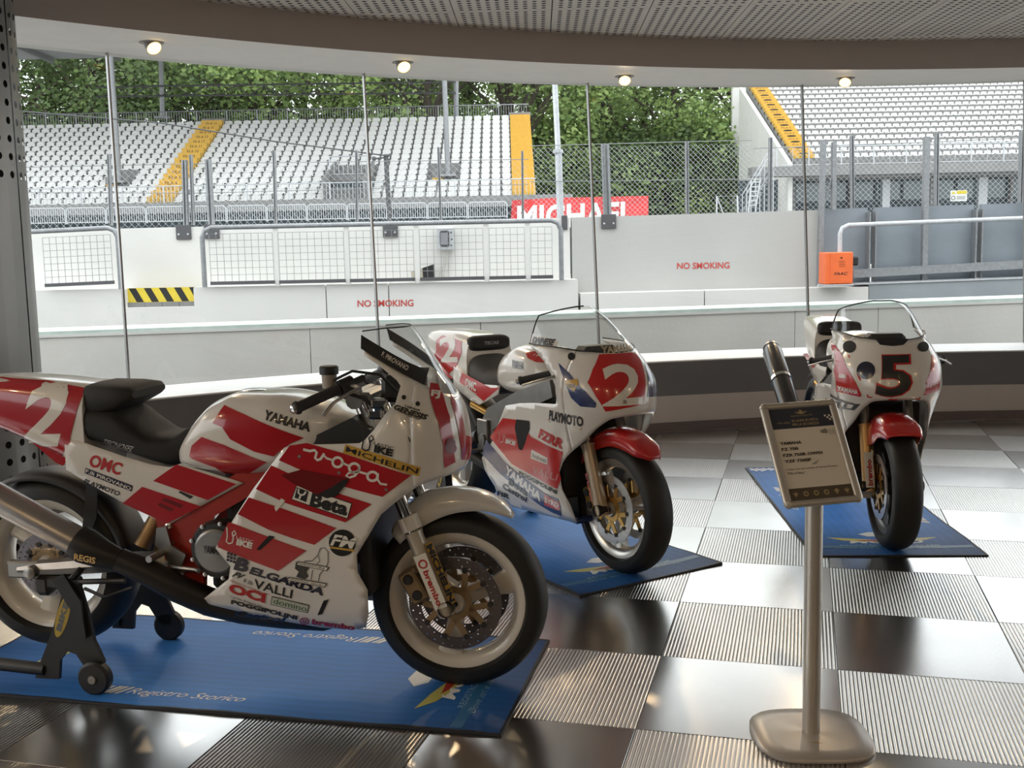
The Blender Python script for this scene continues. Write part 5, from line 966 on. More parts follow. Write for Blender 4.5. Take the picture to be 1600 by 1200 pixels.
 (3, 'fairing', 'F3', 'f', 'poly', 'red2', [(0.1701, 0.9322), (0.1921, 0.9155), (0.2009, 0.8752), (0.2034, 0.8283), (0.1976, 0.7665), (0.103, 0.7516), (0.1274, 0.8265), (0.1468, 0.8737)]),
 (3, 'fairing', 'F3', 'f', 'line', 'red2', ([(-0.2016, 0.9269), (-0.1765, 0.837), (-0.1402, 0.7447), (-0.0398, 0.7372), (0.082, 0.7374), (0.1199, 0.8184), (0.1535, 0.8871)], 0.006)),
 (3, 'fairing', 'F3', 'f', 'text', 'red2', ('5', (-0.118, 0.7467), (0.0413, 0.7488), (-0.0934, 0.9386), 0.05, 0.0)),
 (3, 'fairing', 'F3', 'f', 'text', 'black', ('5', (-0.1145, 0.7501), (0.0333, 0.7537), (-0.0917, 0.9331), 0.025, 0.0)),
 (3, 'fairing', 'F3', 'f', 'disc', 'navyk', ((-0.1476, 0.8659), (-0.1123, 0.868), (-0.1429, 0.9056))),
 (3, 'fairing', 'F3', 'f', 'text', 'white', ('YAMAHA', (-0.2449, 0.7558), (-0.1787, 0.7509), (-0.2462, 0.7791), 0.04, 0.0)),
 (3, 'fairing', 'F3', 'f', 'text', 'white', ('SBK', (-0.2421, 0.818), (-0.2169, 0.8219), (-0.2415, 0.8361), 0.05, 0.0)),
 (3, 'fairing', 'F3', 'f', 'text', 'pink', ('BYRD', (0.1331, 0.782), (0.1859, 0.7841), (0.1334, 0.8026), 0.02, 0.0)),
 (3, 'fairing', 'F3', 'f', 'disc', 'blackd', ((-0.1891, 0.9639), (-0.1683, 0.9666), (-0.1816, 0.9902))),
 (3, 'fairing', 'F3', 'f', 'disc', 'blackd', ((0.1334, 0.9663), (0.1682, 0.9624), (0.145, 0.9868))),
 (3, 'fairing', 'F3', 'f', 'poly', 'dkbolt', [(-0.0864, 1.005), (-0.0097, 1.0139), (0.064, 1.0038), (0.0313, 0.9802), (-0.0201, 0.9754), (-0.074, 0.9805)]),
 (3, 'fairing', 'F3', 's', 'text', 'black', ('PIRELLI', (-0.4259, 0.6406), (-0.0269, 0.6675), (-0.3786, 0.6773), 0.05, 0.0)),
 (3, 'fairing', 'F3', 's', 'poly', 'black', [(-0.2332, 0.7202), (-0.0089, 0.7041), (-0.0131, 0.6943), (-0.2452, 0.7057)]),
 (3, 'flank', 'FLANK2', 's', 'poly', 'red2', [(-1.4673, 0.7942), (-1.3378, 0.8108), (-1.0837, 0.7623), (-1.167, 0.7418)]),
 (2, 'fairing', 'F2', 's', 'disc', 'blackd', ((-0.1295, 0.9857), (-0.1123, 0.9864), (-0.1398, 1.0016))),
]
# ------------------------------------------------------------------ motorcycle materials
def paint(n, c, r=0.22): return mat(n, c, rough=r, coat=0.6, var=0.02, spec=0.5)
PM = dict(white=paint('white_race_paint',(0.70,0.68,0.64)), cream=paint('cream_vinyl',(0.74,0.71,0.65)), paper=paint('white_sticker',(0.76,0.74,0.66)),
  red1=paint('deep_red_paint',(0.40,0.012,0.018)), dkred=paint('recess_shaded_red',(0.16,0.008,0.010)), red2=paint('bright_red_paint',(0.50,0.018,0.018)), redtxt=paint('red_vinyl',(0.45,0.03,0.03)), dkredt=paint('dark_red_vinyl',(0.28,0.012,0.03)),  # darker red paints the shade inside the vent and headlight hole
  black=paint('black_vinyl',(0.012,0.012,0.012),0.4), blackd=mat('black_opening_and_print',(0.008,0.008,0.008),rough=0.8), navy=paint('navy_vinyl',(0.02,0.02,0.05)), navyk=paint('navy_black_vinyl',(0.012,0.014,0.035)),  # flat black marks paint the dark of vents and ducts; badge print shares it
  gold=paint('ochre_vinyl',(0.55,0.33,0.06)), grey=paint('grey_vinyl',(0.35,0.35,0.35)), pgreen=paint('pale_green_vinyl',(0.50,0.54,0.44)), dgreen=paint('green_vinyl',(0.05,0.12,0.07)),
  blue2=paint('dark_blue_paint',(0.015,0.035,0.14)), pink=paint('pale_pink_vinyl',(0.6,0.32,0.30)), orange=paint('orange_vinyl',(0.7,0.2,0.03)), beige=paint('beige_vinyl',(0.45,0.38,0.25)),
  bolt=mat('zinc_bolt',(0.6,0.58,0.55),rough=0.3,metal=1), dkbolt=mat('dark_bolt',(0.04,0.04,0.045),rough=0.35,metal=0.6))
M_TYRE = mat('slick_tyre_rubber', (0.012,0.012,0.012), rough=0.55, var=0.15, scale=40)
M_RIMC = paint('cream_wheel_paint', (0.62,0.58,0.50), 0.3)
M_RIMS = mat('silver_wheel_metal', (0.66,0.64,0.60), rough=0.28, metal=0.8)
M_DISC = mat('brake_disc_steel', (0.17,0.155,0.165), rough=0.35, metal=0.9)
M_DISCL = mat('brake_disc_bright', (0.55,0.54,0.53), rough=0.3, metal=0.9)
M_GOLD = mat('gold_anodised', (0.62,0.38,0.12), rough=0.3, metal=0.9)
M_BRNZ = mat('bronze_caliper', (0.36,0.25,0.14), rough=0.4, metal=0.7)
M_CHR = mat('chrome', (0.75,0.74,0.72), rough=0.12, metal=1)
M_ALU = mat('raw_aluminium', (0.30,0.29,0.275), rough=0.36, metal=0.9, var=0.1, scale=15)
M_ENG = mat('engine_grey', (0.07,0.068,0.066), rough=0.5, metal=0.6)
M_PLAS = mat('black_plastic', (0.016,0.016,0.017), rough=0.5)
M_RUB = mat('black_grip_rubber', (0.02,0.02,0.022), rough=0.7)
M_SEATB = mat('black_seat_foam', (0.018,0.018,0.019), rough=0.75, bump=0.2, bscale=300)
M_SEATG = mat('grey_seat_foam', (0.09,0.09,0.09), rough=0.8, bump=0.2, bscale=300)
M_FRED = paint('red_frame_paint', (0.36,0.03,0.02), 0.3)
M_SCRN = glass_mat('clear_screen', (0.90,0.91,0.90), refl=0.07)
M_MUFA = mat('aluminium_silencer', (0.42,0.39,0.37), rough=0.36, metal=0.9)
M_CARB = mat('carbon_silencer', (0.03,0.03,0.03), rough=0.3, coat=0.4, var=0.5, scale=120)
M_EXH = mat('black_exhaust', (0.014,0.013,0.013), rough=0.45)
STAND_M = mat('black_stand_steel', (0.014,0.014,0.015), rough=0.45)

def wheel(root, name, x, z, R, hwid, rimm, front, discm, carrm, rim_r=0.226, disc_r=0.155, ydisc=0.068):
    c = (x,0,z); w = hwid
    rim = MB(); rim.lathe([(rim_r,-w*0.80),(rim_r+0.004,-w*0.72),(rim_r-0.012,-w*0.66),(rim_r-0.022,-w*0.45),(rim_r-0.034,0),(rim_r-0.022,w*0.45),(rim_r-0.012,w*0.66),(rim_r+0.004,w*0.72),(rim_r,w*0.80)], 56, c)
    rim.lathe([(rim_r-0.001,-w*0.80),(rim_r-0.020,-w*0.74),(rim_r-0.038,-w*0.50),(rim_r-0.046,-w*0.2),(rim_r-0.046,w*0.2),(rim_r-0.038,w*0.50),(rim_r-0.020,w*0.74),(rim_r-0.001,w*0.80)], 56, c)
    o = rim.build(name, rimm, root, smooth=50)
    for k in range(3):
        g = math.radians(20+120*k); d = Vector((math.cos(g),0,math.sin(g))); t = Vector((-math.sin(g),0,math.cos(g))); b = MB(); rows = []
        for rr, wd, th in ((0.03,0.030,0.020),(0.08,0.026,0.017),(0.13,0.028,0.017),(rim_r-0.03,0.046,0.022)):
            p = Vector(c)+d*rr; rows.append([p+t*wd+Vector((0,-th,0)), p+t*wd*0.6+Vector((0,-th*1.3,0)), p-t*wd*0.6+Vector((0,-th*1.3,0)), p-t*wd+Vector((0,-th,0)), p-t*wd+Vector((0,th,0)), p-t*wd*0.6+Vector((0,th*1.3,0)), p+t*wd*0.6+Vector((0,th*1.3,0)), p+t*wd+Vector((0,th,0))])
        b.grid(rows, closed=True); b.build('spoke', rimm, o, smooth=40)
    MB().lathe([(0.012,-ydisc-0.012),(0.030,-ydisc-0.012),(0.034,-ydisc+0.005),(0.038,-0.03),(0.038,0.03),(0.034,ydisc-0.005),(0.030,ydisc+0.012),(0.012,ydisc+0.012)], 20, c).build('hub', rimm, o, smooth=40)
    ty = MB(); ww = w*1.12; prof = []
    prof.append((rim_r-0.002,-w*0.70))
    for k in range(15):
        g = PI*k/14; yy = -ww*math.cos(g)**1 if True else 0; h = (R-rim_r-0.012)*(math.sin(g)**0.62); prof.append((rim_r+0.008+h+0.004*math.sin(g), yy))
    prof.append((rim_r-0.002,w*0.70)); prof = [(min(R,r),h) for r,h in prof]
    ty.lathe(prof, 64, c).build('tyre', M_TYRE, o, smooth=40)
    for s in ((-1,1) if front else (-1,)):
        y = s*ydisc; rin = disc_r-0.040; nk = 30
        b = MB()
        for th in (-0.0025,0.0025):
            for k in range(nk):
                for q in range(2):
                    F = lambda u,v: (x+v*math.cos(u), y+th, z+v*math.sin(u)); r0 = rin+0.040*q/2; sh = 0.5*q
                    b.cellhole(F, 2*PI*(k+sh)/nk, 2*PI*(k+1+sh)/nk, r0, r0+0.020, (0.0034/(r0+0.01),0.0034))
        b.lathe([(rin,-0.0025),(rin,0.0025)], 48, (x,y,z)); b.lathe([(disc_r,-0.0025),(disc_r,0.0025)], 48, (x,y,z)); b.build('brake_disc', discm, o)
        b = MB(); n = 10
        b.lathe([(0.036,-0.003),(0.058,-0.003),(0.058,0.003),(0.036,0.003)], 30, (x,y,z), closed=True)
        for k in range(n):
            g = 2*PI*k/n; g2 = g+(0.30 if k%2 else -0.30); dd = Vector((math.cos(g),0,math.sin(g))); d2 = Vector((math.cos(g2),0,math.sin(g2))); tt = Vector((-math.sin(g),0,math.cos(g))); c0 = Vector((x,y,z))
            p, q = c0+d2*0.054, c0+dd*(rin+0.006); e = (q-p).normalized(); tq = Vector((-e.z,0,e.x)); vs = []
            for yy in (-0.003,0.003): vs += [p-tq*0.011+Vector((0,yy,0)), p+tq*0.011+Vector((0,yy,0)), q+tq*0.009+Vector((0,yy,0)), q-tq*0.009+Vector((0,yy,0))]
            b.add(vs, [(0,1,2,3),(7,6,5,4),(0,4,5,1),(1,5,6,2),(2,6,7,3),(3,7,4,0)])
        b.build('disc_carrier', carrm, o)
        for k in range(n):
            g = 2*PI*k/n; b = MB(); b.lathe([(0.0095,-0.006),(0.0095,0.006)], 10, (x+(rin+0.001)*math.cos(g), y, z+(rin+0.001)*math.sin(g))); b.lathe([(0.001,-0.006),(0.0095,-0.006)],10,(x+(rin+0.001)*math.cos(g), y, z+(rin+0.001)*math.sin(g))); b.build('disc_bobbin', M_PLAS, o)
    return o
def cowl(b, S, xs, zlo, zhi, m=16, n=22, sides=(-1,1)):
    rows = []
    for r in range(m+1):
        row = []
        for c in range(-n, n+1):
            q = c/n; z = (zlo(xs)+zhi(xs))/2; x = xs
            for _ in range(8):
                x = pch(S.XF,z)-(pch(S.XF,z)-xs)*q*q; z = zlo(x)+(zhi(x)-zlo(x))*r/m
            row.append((x, math.copysign(S.hw(x,z), q) if q else 0.0, z))
        rows.append(row)
    b.grid(rows, flip=True)
def flankmesh(b, S, poly, res=0.03, sides=(-1,1), off=0.0):
    vs, fs = polymesh(poly, res)
    for s in sides: b.add([(x, s*(S.hw(x,z)+off), z) for x,z in vs], [f if s > 0 else f[::-1] for f in fs])
def loftobj(name, L, m, root, k=48, caps=True, smooth=50):
    R = L.rows(80, k); b = MB(); b.grid(R, closed=True)
    if caps: b.add(R[0], [tuple(range(80))]); b.add(R[-1], [tuple(range(80))[::-1]])
    return b.build(name, m, root, smooth=smooth)
def solid(o, t=0.003, off=1):
    md = o.modifiers.new('thickness','SOLIDIFY'); md.thickness = t; md.offset = -off; return o
def fork(root, x_ax, z_ax, top, y, upm, lowm, lowlen=0.30, r=0.027):
    ax = Vector((x_ax,0,z_ax)); tp = Vector((top[0],0,top[1])); d = (tp-ax).normalized()
    for s in (-1,1):
        o = Vector((0,s*y,0)); b = MB(); b.tube([ax+o-d*0.03, ax+o, ax+o+d*lowlen*0.93, ax+o+d*lowlen], [r*1.05,r*1.12,r*1.05,r*1.2], 16); lg = b.build('fork_leg', lowm, root, smooth=50)
        b = MB(); b.tube([ax+o+d*lowlen, tp+o], r*0.80, 16); b.build('fork_tube', upm, lg, smooth=True)
        b = MB(); b.lathe([(0.001,-0.03*s),(0.024,-0.03*s),(0.026,0.02*s)], 14, tuple(ax+o+Vector((0.012,s*0.02,0.0)))); b.build('axle_clamp', M_PLAS, lg, smooth=40)
    return d
def caliper(root, p, ang, m):
    M_ = Matrix.Translation(p) @ Matrix.Rotation(ang,4,'Y'); b = MB(); b.bbox((0,-0.012,0),(0.060,0.030,0.115),0.012,M_); b.bbox((0,0.022,0),(0.060,0.028,0.115),0.012,M_); b.bbox((0.012,0.004,0),(0.036,0.05,0.05),0.006,M_); c = b.build('brake_caliper', m, root)
    for k in (-0.03,0.03):
        b = MB(); b.lathe([(0.001,-0.034),(0.016,-0.034),(0.018,-0.026)], 14, (0,0,0)); b.v = [tuple(M_ @ Vector((v[0]+0.0,v[1],v[2]+k))) for v in b.v]; b.build('piston_cap', M_PLAS, c, smooth=40)
    return c
def arcfender(root, x, z, a0, a1, rtop, rlow, hw, m, name='front_fender', n=26):
    b = MB(); rows = []
    for i in range(n+1):
        t = i/n; g = math.radians(a0+(a1-a0)*t); rt, rl, w = pch(rtop,a0+(a1-a0)*t), pch(rlow,a0+(a1-a0)*t), pch(hw,a0+(a1-a0)*t); row = []
        for k in range(13):
            h = PI*k/12; cy = -math.cos(h); sy = math.sin(h)**0.55; row.append((x+(rl+(rt-rl)*sy)*math.cos(g), w*math.copysign(abs(cy)**0.7,cy), z+(rl+(rt-rl)*sy)*math.sin(g)))
        rows.append(row)
    b.grid(rows); return solid(b.build(name, m, root, smooth=60), 0.004, 0)
def pl3(root, name, m, pts, y0, y1, smooth=False):
    b = MB(); b.prism(pts, y0, y1, lambda u,v,w: (u,w,v)); return b.build(name, m, root)
def decals(no, parts):
    cnt = {}; SURF = globals(); done = {}
    for bike, part, surf, mode, kind, col, data in DECALS:
        if bike != no: continue
        S = SURF[surf]
        if mode == 's': pos = lambda u,v: Vector((u,-S.hw(u,v),v))
        else: pos = lambda u,v: Vector((S.fx(u,v),u,v))
        def put(u,v):
            h = 0.004; p = pos(u,v); a = pos(u+h,v)-pos(u-h,v); c = pos(u,v+h)-pos(u,v-h); n = a.cross(c)
            n = n.normalized() if n.length > 1e-9 else Vector((0,-1,0))
            if (n.y > 0 if mode == 's' else n.x < 0): n = -n
            return p+n*eps
        nm = 'paint_panel'
        if kind == 'poly': vs, fs = polymesh(data, 0.016 if mode == 's' else 0.012)
        elif kind == 'text':
            s, p0, p1, p2, bold, sh = data; tv, tf, asp = text2d(s, bold, sh); nm = 'lettering'
            vs = [(p0[0]+(p1[0]-p0[0])*u+(p2[0]-p0[0])*v, p0[1]+(p1[1]-p0[1])*u+(p2[1]-p0[1])*v) for u,v in tv]; vs, fs = refine(vs, tf, 0.02 if mode == 's' else 0.012)
        elif kind == 'line':
            vs, fs = ribbon(data[0], data[1], (Vector(data[0][0])-Vector(data[0][-1])).length < 1e-4 and len(data[0]) > 8); nm = 'painted_line'
        elif kind == 'disc':
            c, a, b_ = [Vector(q) for q in data]; vs = [tuple(c)]+[tuple(c+(a-c)*math.cos(2*PI*i/24)+(b_-c)*math.sin(2*PI*i/24)) for i in range(24)]; fs = [(0,i+1,(i+1)%24+1) for i in range(24)]; nm = 'round_mark'
            vs, fs = refine(vs, fs, 0.015)
        if kind == 'poly': ol = list(data)
        elif kind == 'text': q3 = (p1[0]+p2[0]-p0[0], p1[1]+p2[1]-p0[1]); ol = [p0, p1, q3, p2]
        elif kind == 'disc': ol = [tuple(c+(a-c)*math.cos(2*PI*i/16)+(b_-c)*math.sin(2*PI*i/16)) for i in range(16)]
        else: ol = None
        test = vs[::max(1,len(vs)//40)] if ol is None else ol+[((ol[i-1][0]+ol[i][0])/2,(ol[i-1][1]+ol[i][1])/2) for i in range(len(ol))]; lay = 0
        for o2, ly in done.get((part,mode),[]):
            if any(inpoly(p_, o2) for p_ in test) or (ol and any(inpoly(p_, ol) for p_ in o2)): lay = max(lay, ly+1)
        lay = min(lay, 7); eps = 0.0020+0.0009*lay+(0.0006 if ol is None else 0)
        if ol: done.setdefault((part,mode),[]).append((ol,lay))
        b = MB(); b.add([put(u,v) for u,v in vs], fs); o = b.build(nm, PM[col], parts[part], smooth=True)
def flat_text(root, s, o, u, v, m, name='lettering', bold=0.0, sh=0.0):
    tv, tf, asp = text2d(s, bold, sh); o, u, v = Vector(o), Vector(u), Vector(v); b = MB(); b.add([o+u*a+v*c for a,c in tv], tf); return b.build(name, m, root)
def grips(root, side, p_in, p_out, lever, res):
    p_in, p_out = Vector(p_in), Vector(p_out); m = lambda q: Vector((q[0], q[1]*side, q[2])); a, e = m(p_in), m(p_out); d = (e-a).normalized()
    b = MB(); b.tube([a-d*0.10, a], 0.011, 10); hb = b.build('handlebar', M_PLAS, root, smooth=True)
    b = MB(); b.tube([a, a+d*0.008, e-d*0.012, e-d*0.01, e], [0.021,0.017,0.017,0.022,0.020], 14); b.build('grip', M_RUB, hb, smooth=50)
    b = MB(); b.tube([e, e+d*0.012, e+d*0.016], [0.014,0.014,0.008], 12); b.build('bar_end', M_CHR, hb, smooth=50)
    b = MB(); L = [m(q) for q in lever]; b.tube(L, [0.010,0.008,0.007,0.007,0.009][:len(L)], 8, squash=0.6); b.build('lever', M_ALU, hb, smooth=True)
    b = MB(); b.tube([a-d*0.055, a-d*0.005], 0.026, 12); b.build('switch_clamp', M_PLAS, hb, smooth=50)
    if res:
        q = m(res); b = MB(); b.lathe([(0.001,-0.032),(0.022,-0.032),(0.024,0.012)], 18, tuple(q), 'z'); b.build('brake_reservoir', mat('reservoir_plastic',(0.35,0.31,0.26),rough=0.4), hb, smooth=40)
        b = MB(); b.lathe([(0.030,0.012),(0.030,0.034),(0.027,0.038),(0.001,0.039)], 22, tuple(q), 'z'); b.build('reservoir_cap', M_PLAS, hb, smooth=30)
    return hb
def bikeroot(name, px, yaw, label): o = empty(name, atz(px,0), math.radians(yaw)); return tag(o, label, 'motorcycle', 'race motorcycles on blue mats')

# ================================================================== motorcycle 1: red and cream, side on
b1 = bikeroot('motorcycle', (722,1066), 5.0, 'red and white race motorcycle seen side on in front, number 2 on tail')
RZ, RX = 0.389, -1.485
wheel(b1, 'front_wheel', 0, 0.303, 0.302, 0.058, M_RIMC, True, M_DISC, M_BRNZ, rim_r=0.234, disc_r=0.158)
wheel(b1, 'rear_wheel', RX, RZ, 0.312, 0.080, M_RIMC, False, M_DISC, M_BRNZ, rim_r=0.234, disc_r=0.115, ydisc=0.07)
zj = lambda x: 1.0-0.62*x
b = MB()
cowl(b, F1, -0.09, lambda x: pch([(-.10,.715),(-.064,.733),(0,.747),(.05,.75)],x), zj, 20, 22)
SIDE1 = [(-.09,1.0558),(-.16,1.099),(-.25,1.155),(-.252,1.142),(-.20,1.108),(-.145,1.062),(-.132,1.045),(-.142,.993),(-.171,.962),(-.205,.915),(-.237,.880),(-.255,.870),(-.35,.866),(-.445,.863),(-.505,.853),(-.614,.721),(-.70,.604),(-.758,.526),(-.766,.51),(-.7215,.449),(-.734,.403),(-.843,.320),(-.812,.304),(-.617,.258),(-.444,.229),(-.333,.225),(-.283,.238),(-.265,.291),(-.258,.38),(-.285,.44),(-.284,.502),(-.245,.56),(-.193,.641),(-.14,.685),(-.09,.720)]
flankmesh(b, F1, SIDE1, 0.028)
b.orient((-.35,0,.62)); fair1 = solid(b.build('fairing', PM['white'], b1, smooth=50), 0.003)
b = MB(); cowl(b, F1, -0.265, lambda x: zj(x)-0.004, lambda x: max(1.222-0.10*max(0,-x-0.2), zj(x)+0.03), 10, 26); scr1 = b.build('windscreen', M_SCRN, b1, smooth=60)
for s_ in (-1,1): b = MB(); flankmesh(b, F1, [(-.065,1.0403),(-.16,1.0992),(-.262,1.1624),(-.266,1.205),(-.20,1.165),(-.12,1.115),(-.085,1.095),(-.065,1.09)], 0.02, sides=(s_,), off=0.0025); b.build('screen_border', M_PLAS, scr1, smooth=60)
b = MB(); F = lambda u: Vector((u[0],-F1.hw(u[0],u[1])-0.0045,u[1]))
vs, fs, _ = text2d('F. PIROVANO',0.02); p0, p1, p2 = (-.197,1.138),(-.118,1.0885),(-.193,1.152)
b.add([F((p0[0]+(p1[0]-p0[0])*u+(p2[0]-p0[0])*v, p0[1]+(p1[1]-p0[1])*u+(p2[1]-p0[1])*v)) for u,v in vs], fs); b.build('lettering', PM['cream'], scr1)
rim_path = []
for c in range(-26,27):
    q = c/26; z = 1.2; x = -.265
    for _ in range(8): x = pch(F1.XF,z)-(pch(F1.XF,z)+.265)*q*q; z = max(1.222-0.10*max(0,-x-0.2), zj(x)+0.03)
    rim_path.append((x, math.copysign(F1.hw(x,z),q) if q else 0, z))
MB().tube(rim_path, 0.0022, 5).build('screen_edge', M_PLAS, scr1)
tank1 = loftobj('fuel_tank', TANK1, PM['white'], b1)
MB().lathe([(0.001,0.006),(0.03,0.007),(0.042,0.004),(0.046,-0.008)], 22, (-0.70,0,1.005), 'z').build('filler_cap', M_CHR, tank1, smooth=40)
pl3(b1, 'intake_cover', M_PLAS, [(-.50,.845),(-.30,.94),(-.24,.90),(-.235,.86),(-.50,.80)], -0.165, 0.165)
tail1 = loftobj('tail_cowl', TAIL1, PM['white'], b1)
b = MB(); flankmesh(b, FLANK1, [(-1.335,.865),(-1.318,.862),(-1.215,.828),(-1.109,.795),(-1.02,.772),(-.952,.763),(-.914,.776),(-.80,.745),(-.69,.715),(-.78,.668),(-.872,.620),(-.963,.568),(-1.05,.605),(-1.138,.643),(-1.252,.703),(-1.335,.75)], 0.035); b.orient((-1.1,0,.7)); flank1 = solid(b.build('side_panel', PM['white'], b1, smooth=50), 0.004)
seat1 = loftobj('seat', SEAT1, M_SEATB, b1)
b = MB(); R_ = []
for x, zt, zb, h in ((-1.275,1.036,.93,.118),(-1.25,1.040,.925,.128),(-1.16,1.038,.945,.128),(-1.10,1.030,.978,.124),(-1.088,1.015,.99,.115)):
    row = []
    for j in range(20):
        g = 2*PI*j/20; c_, s_ = math.cos(g), math.sin(g); row.append((x, h*math.copysign(abs(c_)**0.5,c_), (zt+zb)/2+(zt-zb)/2*math.copysign(abs(s_)**0.5,s_)))
    R_.append(row)
b.grid(R_, closed=True); b.add(R_[-1],[tuple(range(20))[::-1]]); b.build('seat_stop_pad', M_SEATB, b1, smooth=50)
# frame, engine, swingarm
for s in (-1,1):
    y0, y1 = (-0.138,-0.108) if s < 0 else (0.108,0.138)
    pl3(b1, 'frame_beam', M_FRED, [(-.44,.86),(-.40,.80),(-.585,.735),(-.70,.655),(-.80,.60),(-.84,.55),(-.85,.45),(-.86,.34),(-.72,.315),(-.72,.30),(-.90,.315),(-.985,.37),(-1.0,.50),(-1.02,.585),(-.95,.60),(-.875,.655),(-.70,.755),(-.585,.83)][::-1], y0, y1)
b = MB(); b.bbox((-.58,0,.56),(.42,.20,.40),.03); b.bbox((-.70,0,.40),(.30,.22,.18),.03); b.bbox((-.45,0,.70),(.22,.20,.22),.03); eng1 = b.build('engine', M_ENG, b1)
cx, cz = -0.782, 0.490
MB().lathe([(0.098,-0.120),(0.102,-0.160),(0.092,-0.178),(0.074,-0.180)], 32, (cx,0,cz)).build('clutch_housing', M_EXH, eng1, smooth=40)
MB().lathe([(0.078,-0.178),(0.076,-0.189),(0.068,-0.195),(0.001,-0.197)], 32, (cx,0,cz)).build('clutch_cover', M_ALU, eng1, smooth=30)
flat_text(eng1, 'YAMAHA', (cx-.040,-.1995,cz-.002), (.078,0,-.008), (.003,0,.026), PM['black'], bold=.02)
for k in range(9):
    g = 2*PI*k/9; MB().lathe([(0.0075,-0.168),(0.0075,-0.182),(0.001,-0.183)], 8, (cx+.094*math.cos(g),0,cz+.094*math.sin(g))).build('cover_bolt', PM['bolt'], eng1)
for q in ((-.965,.50),(-.93,.40),(-.90,.345),(-.80,.325),(-.97,.56)): MB().lathe([(0.012,-0.138),(0.012,-0.147),(0.006,-0.149),(0.001,-0.145)], 10, (q[0],0,q[1])).build('frame_bolt', PM['bolt'], b1)
MB().bbox((-.27,0,.53),(.04,.36,.36),.01).build('radiator', M_EXH, b1)
MB().bbox((-.30,0,.80),(.16,.30,.12),.02).build('air_duct', M_PLAS, b1)
MB().bbox((-.19,0,1.02),(.08,.16,.09),.02).build('instrument_block', M_PLAS, b1)
for s in (-1,1):
    b = MB(); b.tube([(-.93,s*.10,.43),(-1.15,s*.125,.425),(-1.40,s*.125,.40),(-1.55,s*.125,RZ)], [.036,.036,.030,.024], 8); sw_ = b.build('swingarm', M_ALU, b1, smooth=40)
    b = MB(); b.bbox((-1.53,s*.13,RZ),(.12,.03,.06),.006); b.lathe([(0.022,s*-.0),(0.022,s*.035),(0.012,s*.04),(0.001,s*.04)],16,(RX,s*.14,RZ)); b.build('axle_block', M_ALU, sw_, smooth=30)
b = MB(); b.tube([(-1.10,.0,.36),(-1.0,0,.62)],[.035,.035],14); b.tube([(-1.08,-.02,.55),(-1.12,-.06,.46)],.03,12); b.build('shock_absorber', mat('shock_amber',(0.35,0.24,0.13),rough=0.4,metal=0.5), b1, smooth=True)
arcfender(b1, RX, RZ, 10, 118, [(10,.335),(118,.335)], [(10,.30),(60,.295),(118,.315)], [(10,.085),(118,.085)], M_PLAS, 'rear_fender')
pl3(b1, 'tail_bracket', M_PLAS, [(-1.27,.72),(-1.235,.70),(-1.245,.58),(-1.28,.50),(-1.31,.50),(-1.29,.60)], -0.125, -0.118)
b = MB(); b.bbox((-1.40,-.12,.345),(.15,.05,.05),.012); b.tube([(-1.40,-.13,.345),(-1.15,-.13,.36)],.010,8); b.bbox((-1.46,-.12,.335),(.06,.06,.075),.015); b.build('rear_caliper', M_ENG, b1)
MB().tube([(-1.30,-.14,.33),(-1.22,-.15,.305),(-1.12,-.14,.34)],.006,6).build('brake_hose', M_PLAS, b1, smooth=True)
# rearset
pl3(b1, 'footrest_plate', M_ALU, [(-1.0,.56),(-.965,.565),(-.95,.50),(-.90,.47),(-.93,.40),(-.955,.40),(-.975,.47),(-1.01,.50)], -0.17, -0.158)
MB().tube([(-.985,-.165,.475),(-.99,-.25,.475)], .012, 10).build('footrest', M_ALU, b1, smooth=True)
MB().tube([(-.95,-.18,.43),(-.86,-.185,.425),(-.84,-.20,.425)], .008, 8).build('brake_pedal', M_ALU, b1, smooth=True)
# exhaust
b = MB(); b.tube([(-1.212,-.262,.522),(-1.24,-.265,.537),(-1.50,-.272,.672),(-1.66,-.276,.757),(-1.67,-.276,.762)], [.046,.052,.053,.053,.046], 24, squash=0.92); muf = b.build('silencer', M_MUFA, b1, smooth=50)
b = MB(); b.tube([(-1.235,-.264,.535),(-1.205,-.262,.518),(-1.15,-.255,.490),(-1.10,-.245,.470)], [.056,.060,.048,.036], 20); b.build('silencer_collar', M_EXH, muf, smooth=40)
flat_text(muf, 'REGIS', (-1.215,-.322,.488), (.075,0,-.012), (.004,0,.022), PM['gold'], bold=.03)
b = MB(); b.tube([(-1.10,-.245,.470),(-1.0,-.225,.418),(-.92,-.195,.36),(-.84,-.14,.300),(-.74,-.10,.262),(-.60,-.075,.240),(-.46,-.065,.230),(-.38,-.06,.245)], [.040,.043,.046,.048,.048,.046,.042,.03], 16); b.build('exhaust_pipe', M_EXH, b1, smooth=True)
b = MB(); b.tube([(-.78,.05,.27),(-.60,.06,.24),(-.42,.06,.24)], .055, 12); b.build('exhaust_collector', M_EXH, b1, smooth=True)
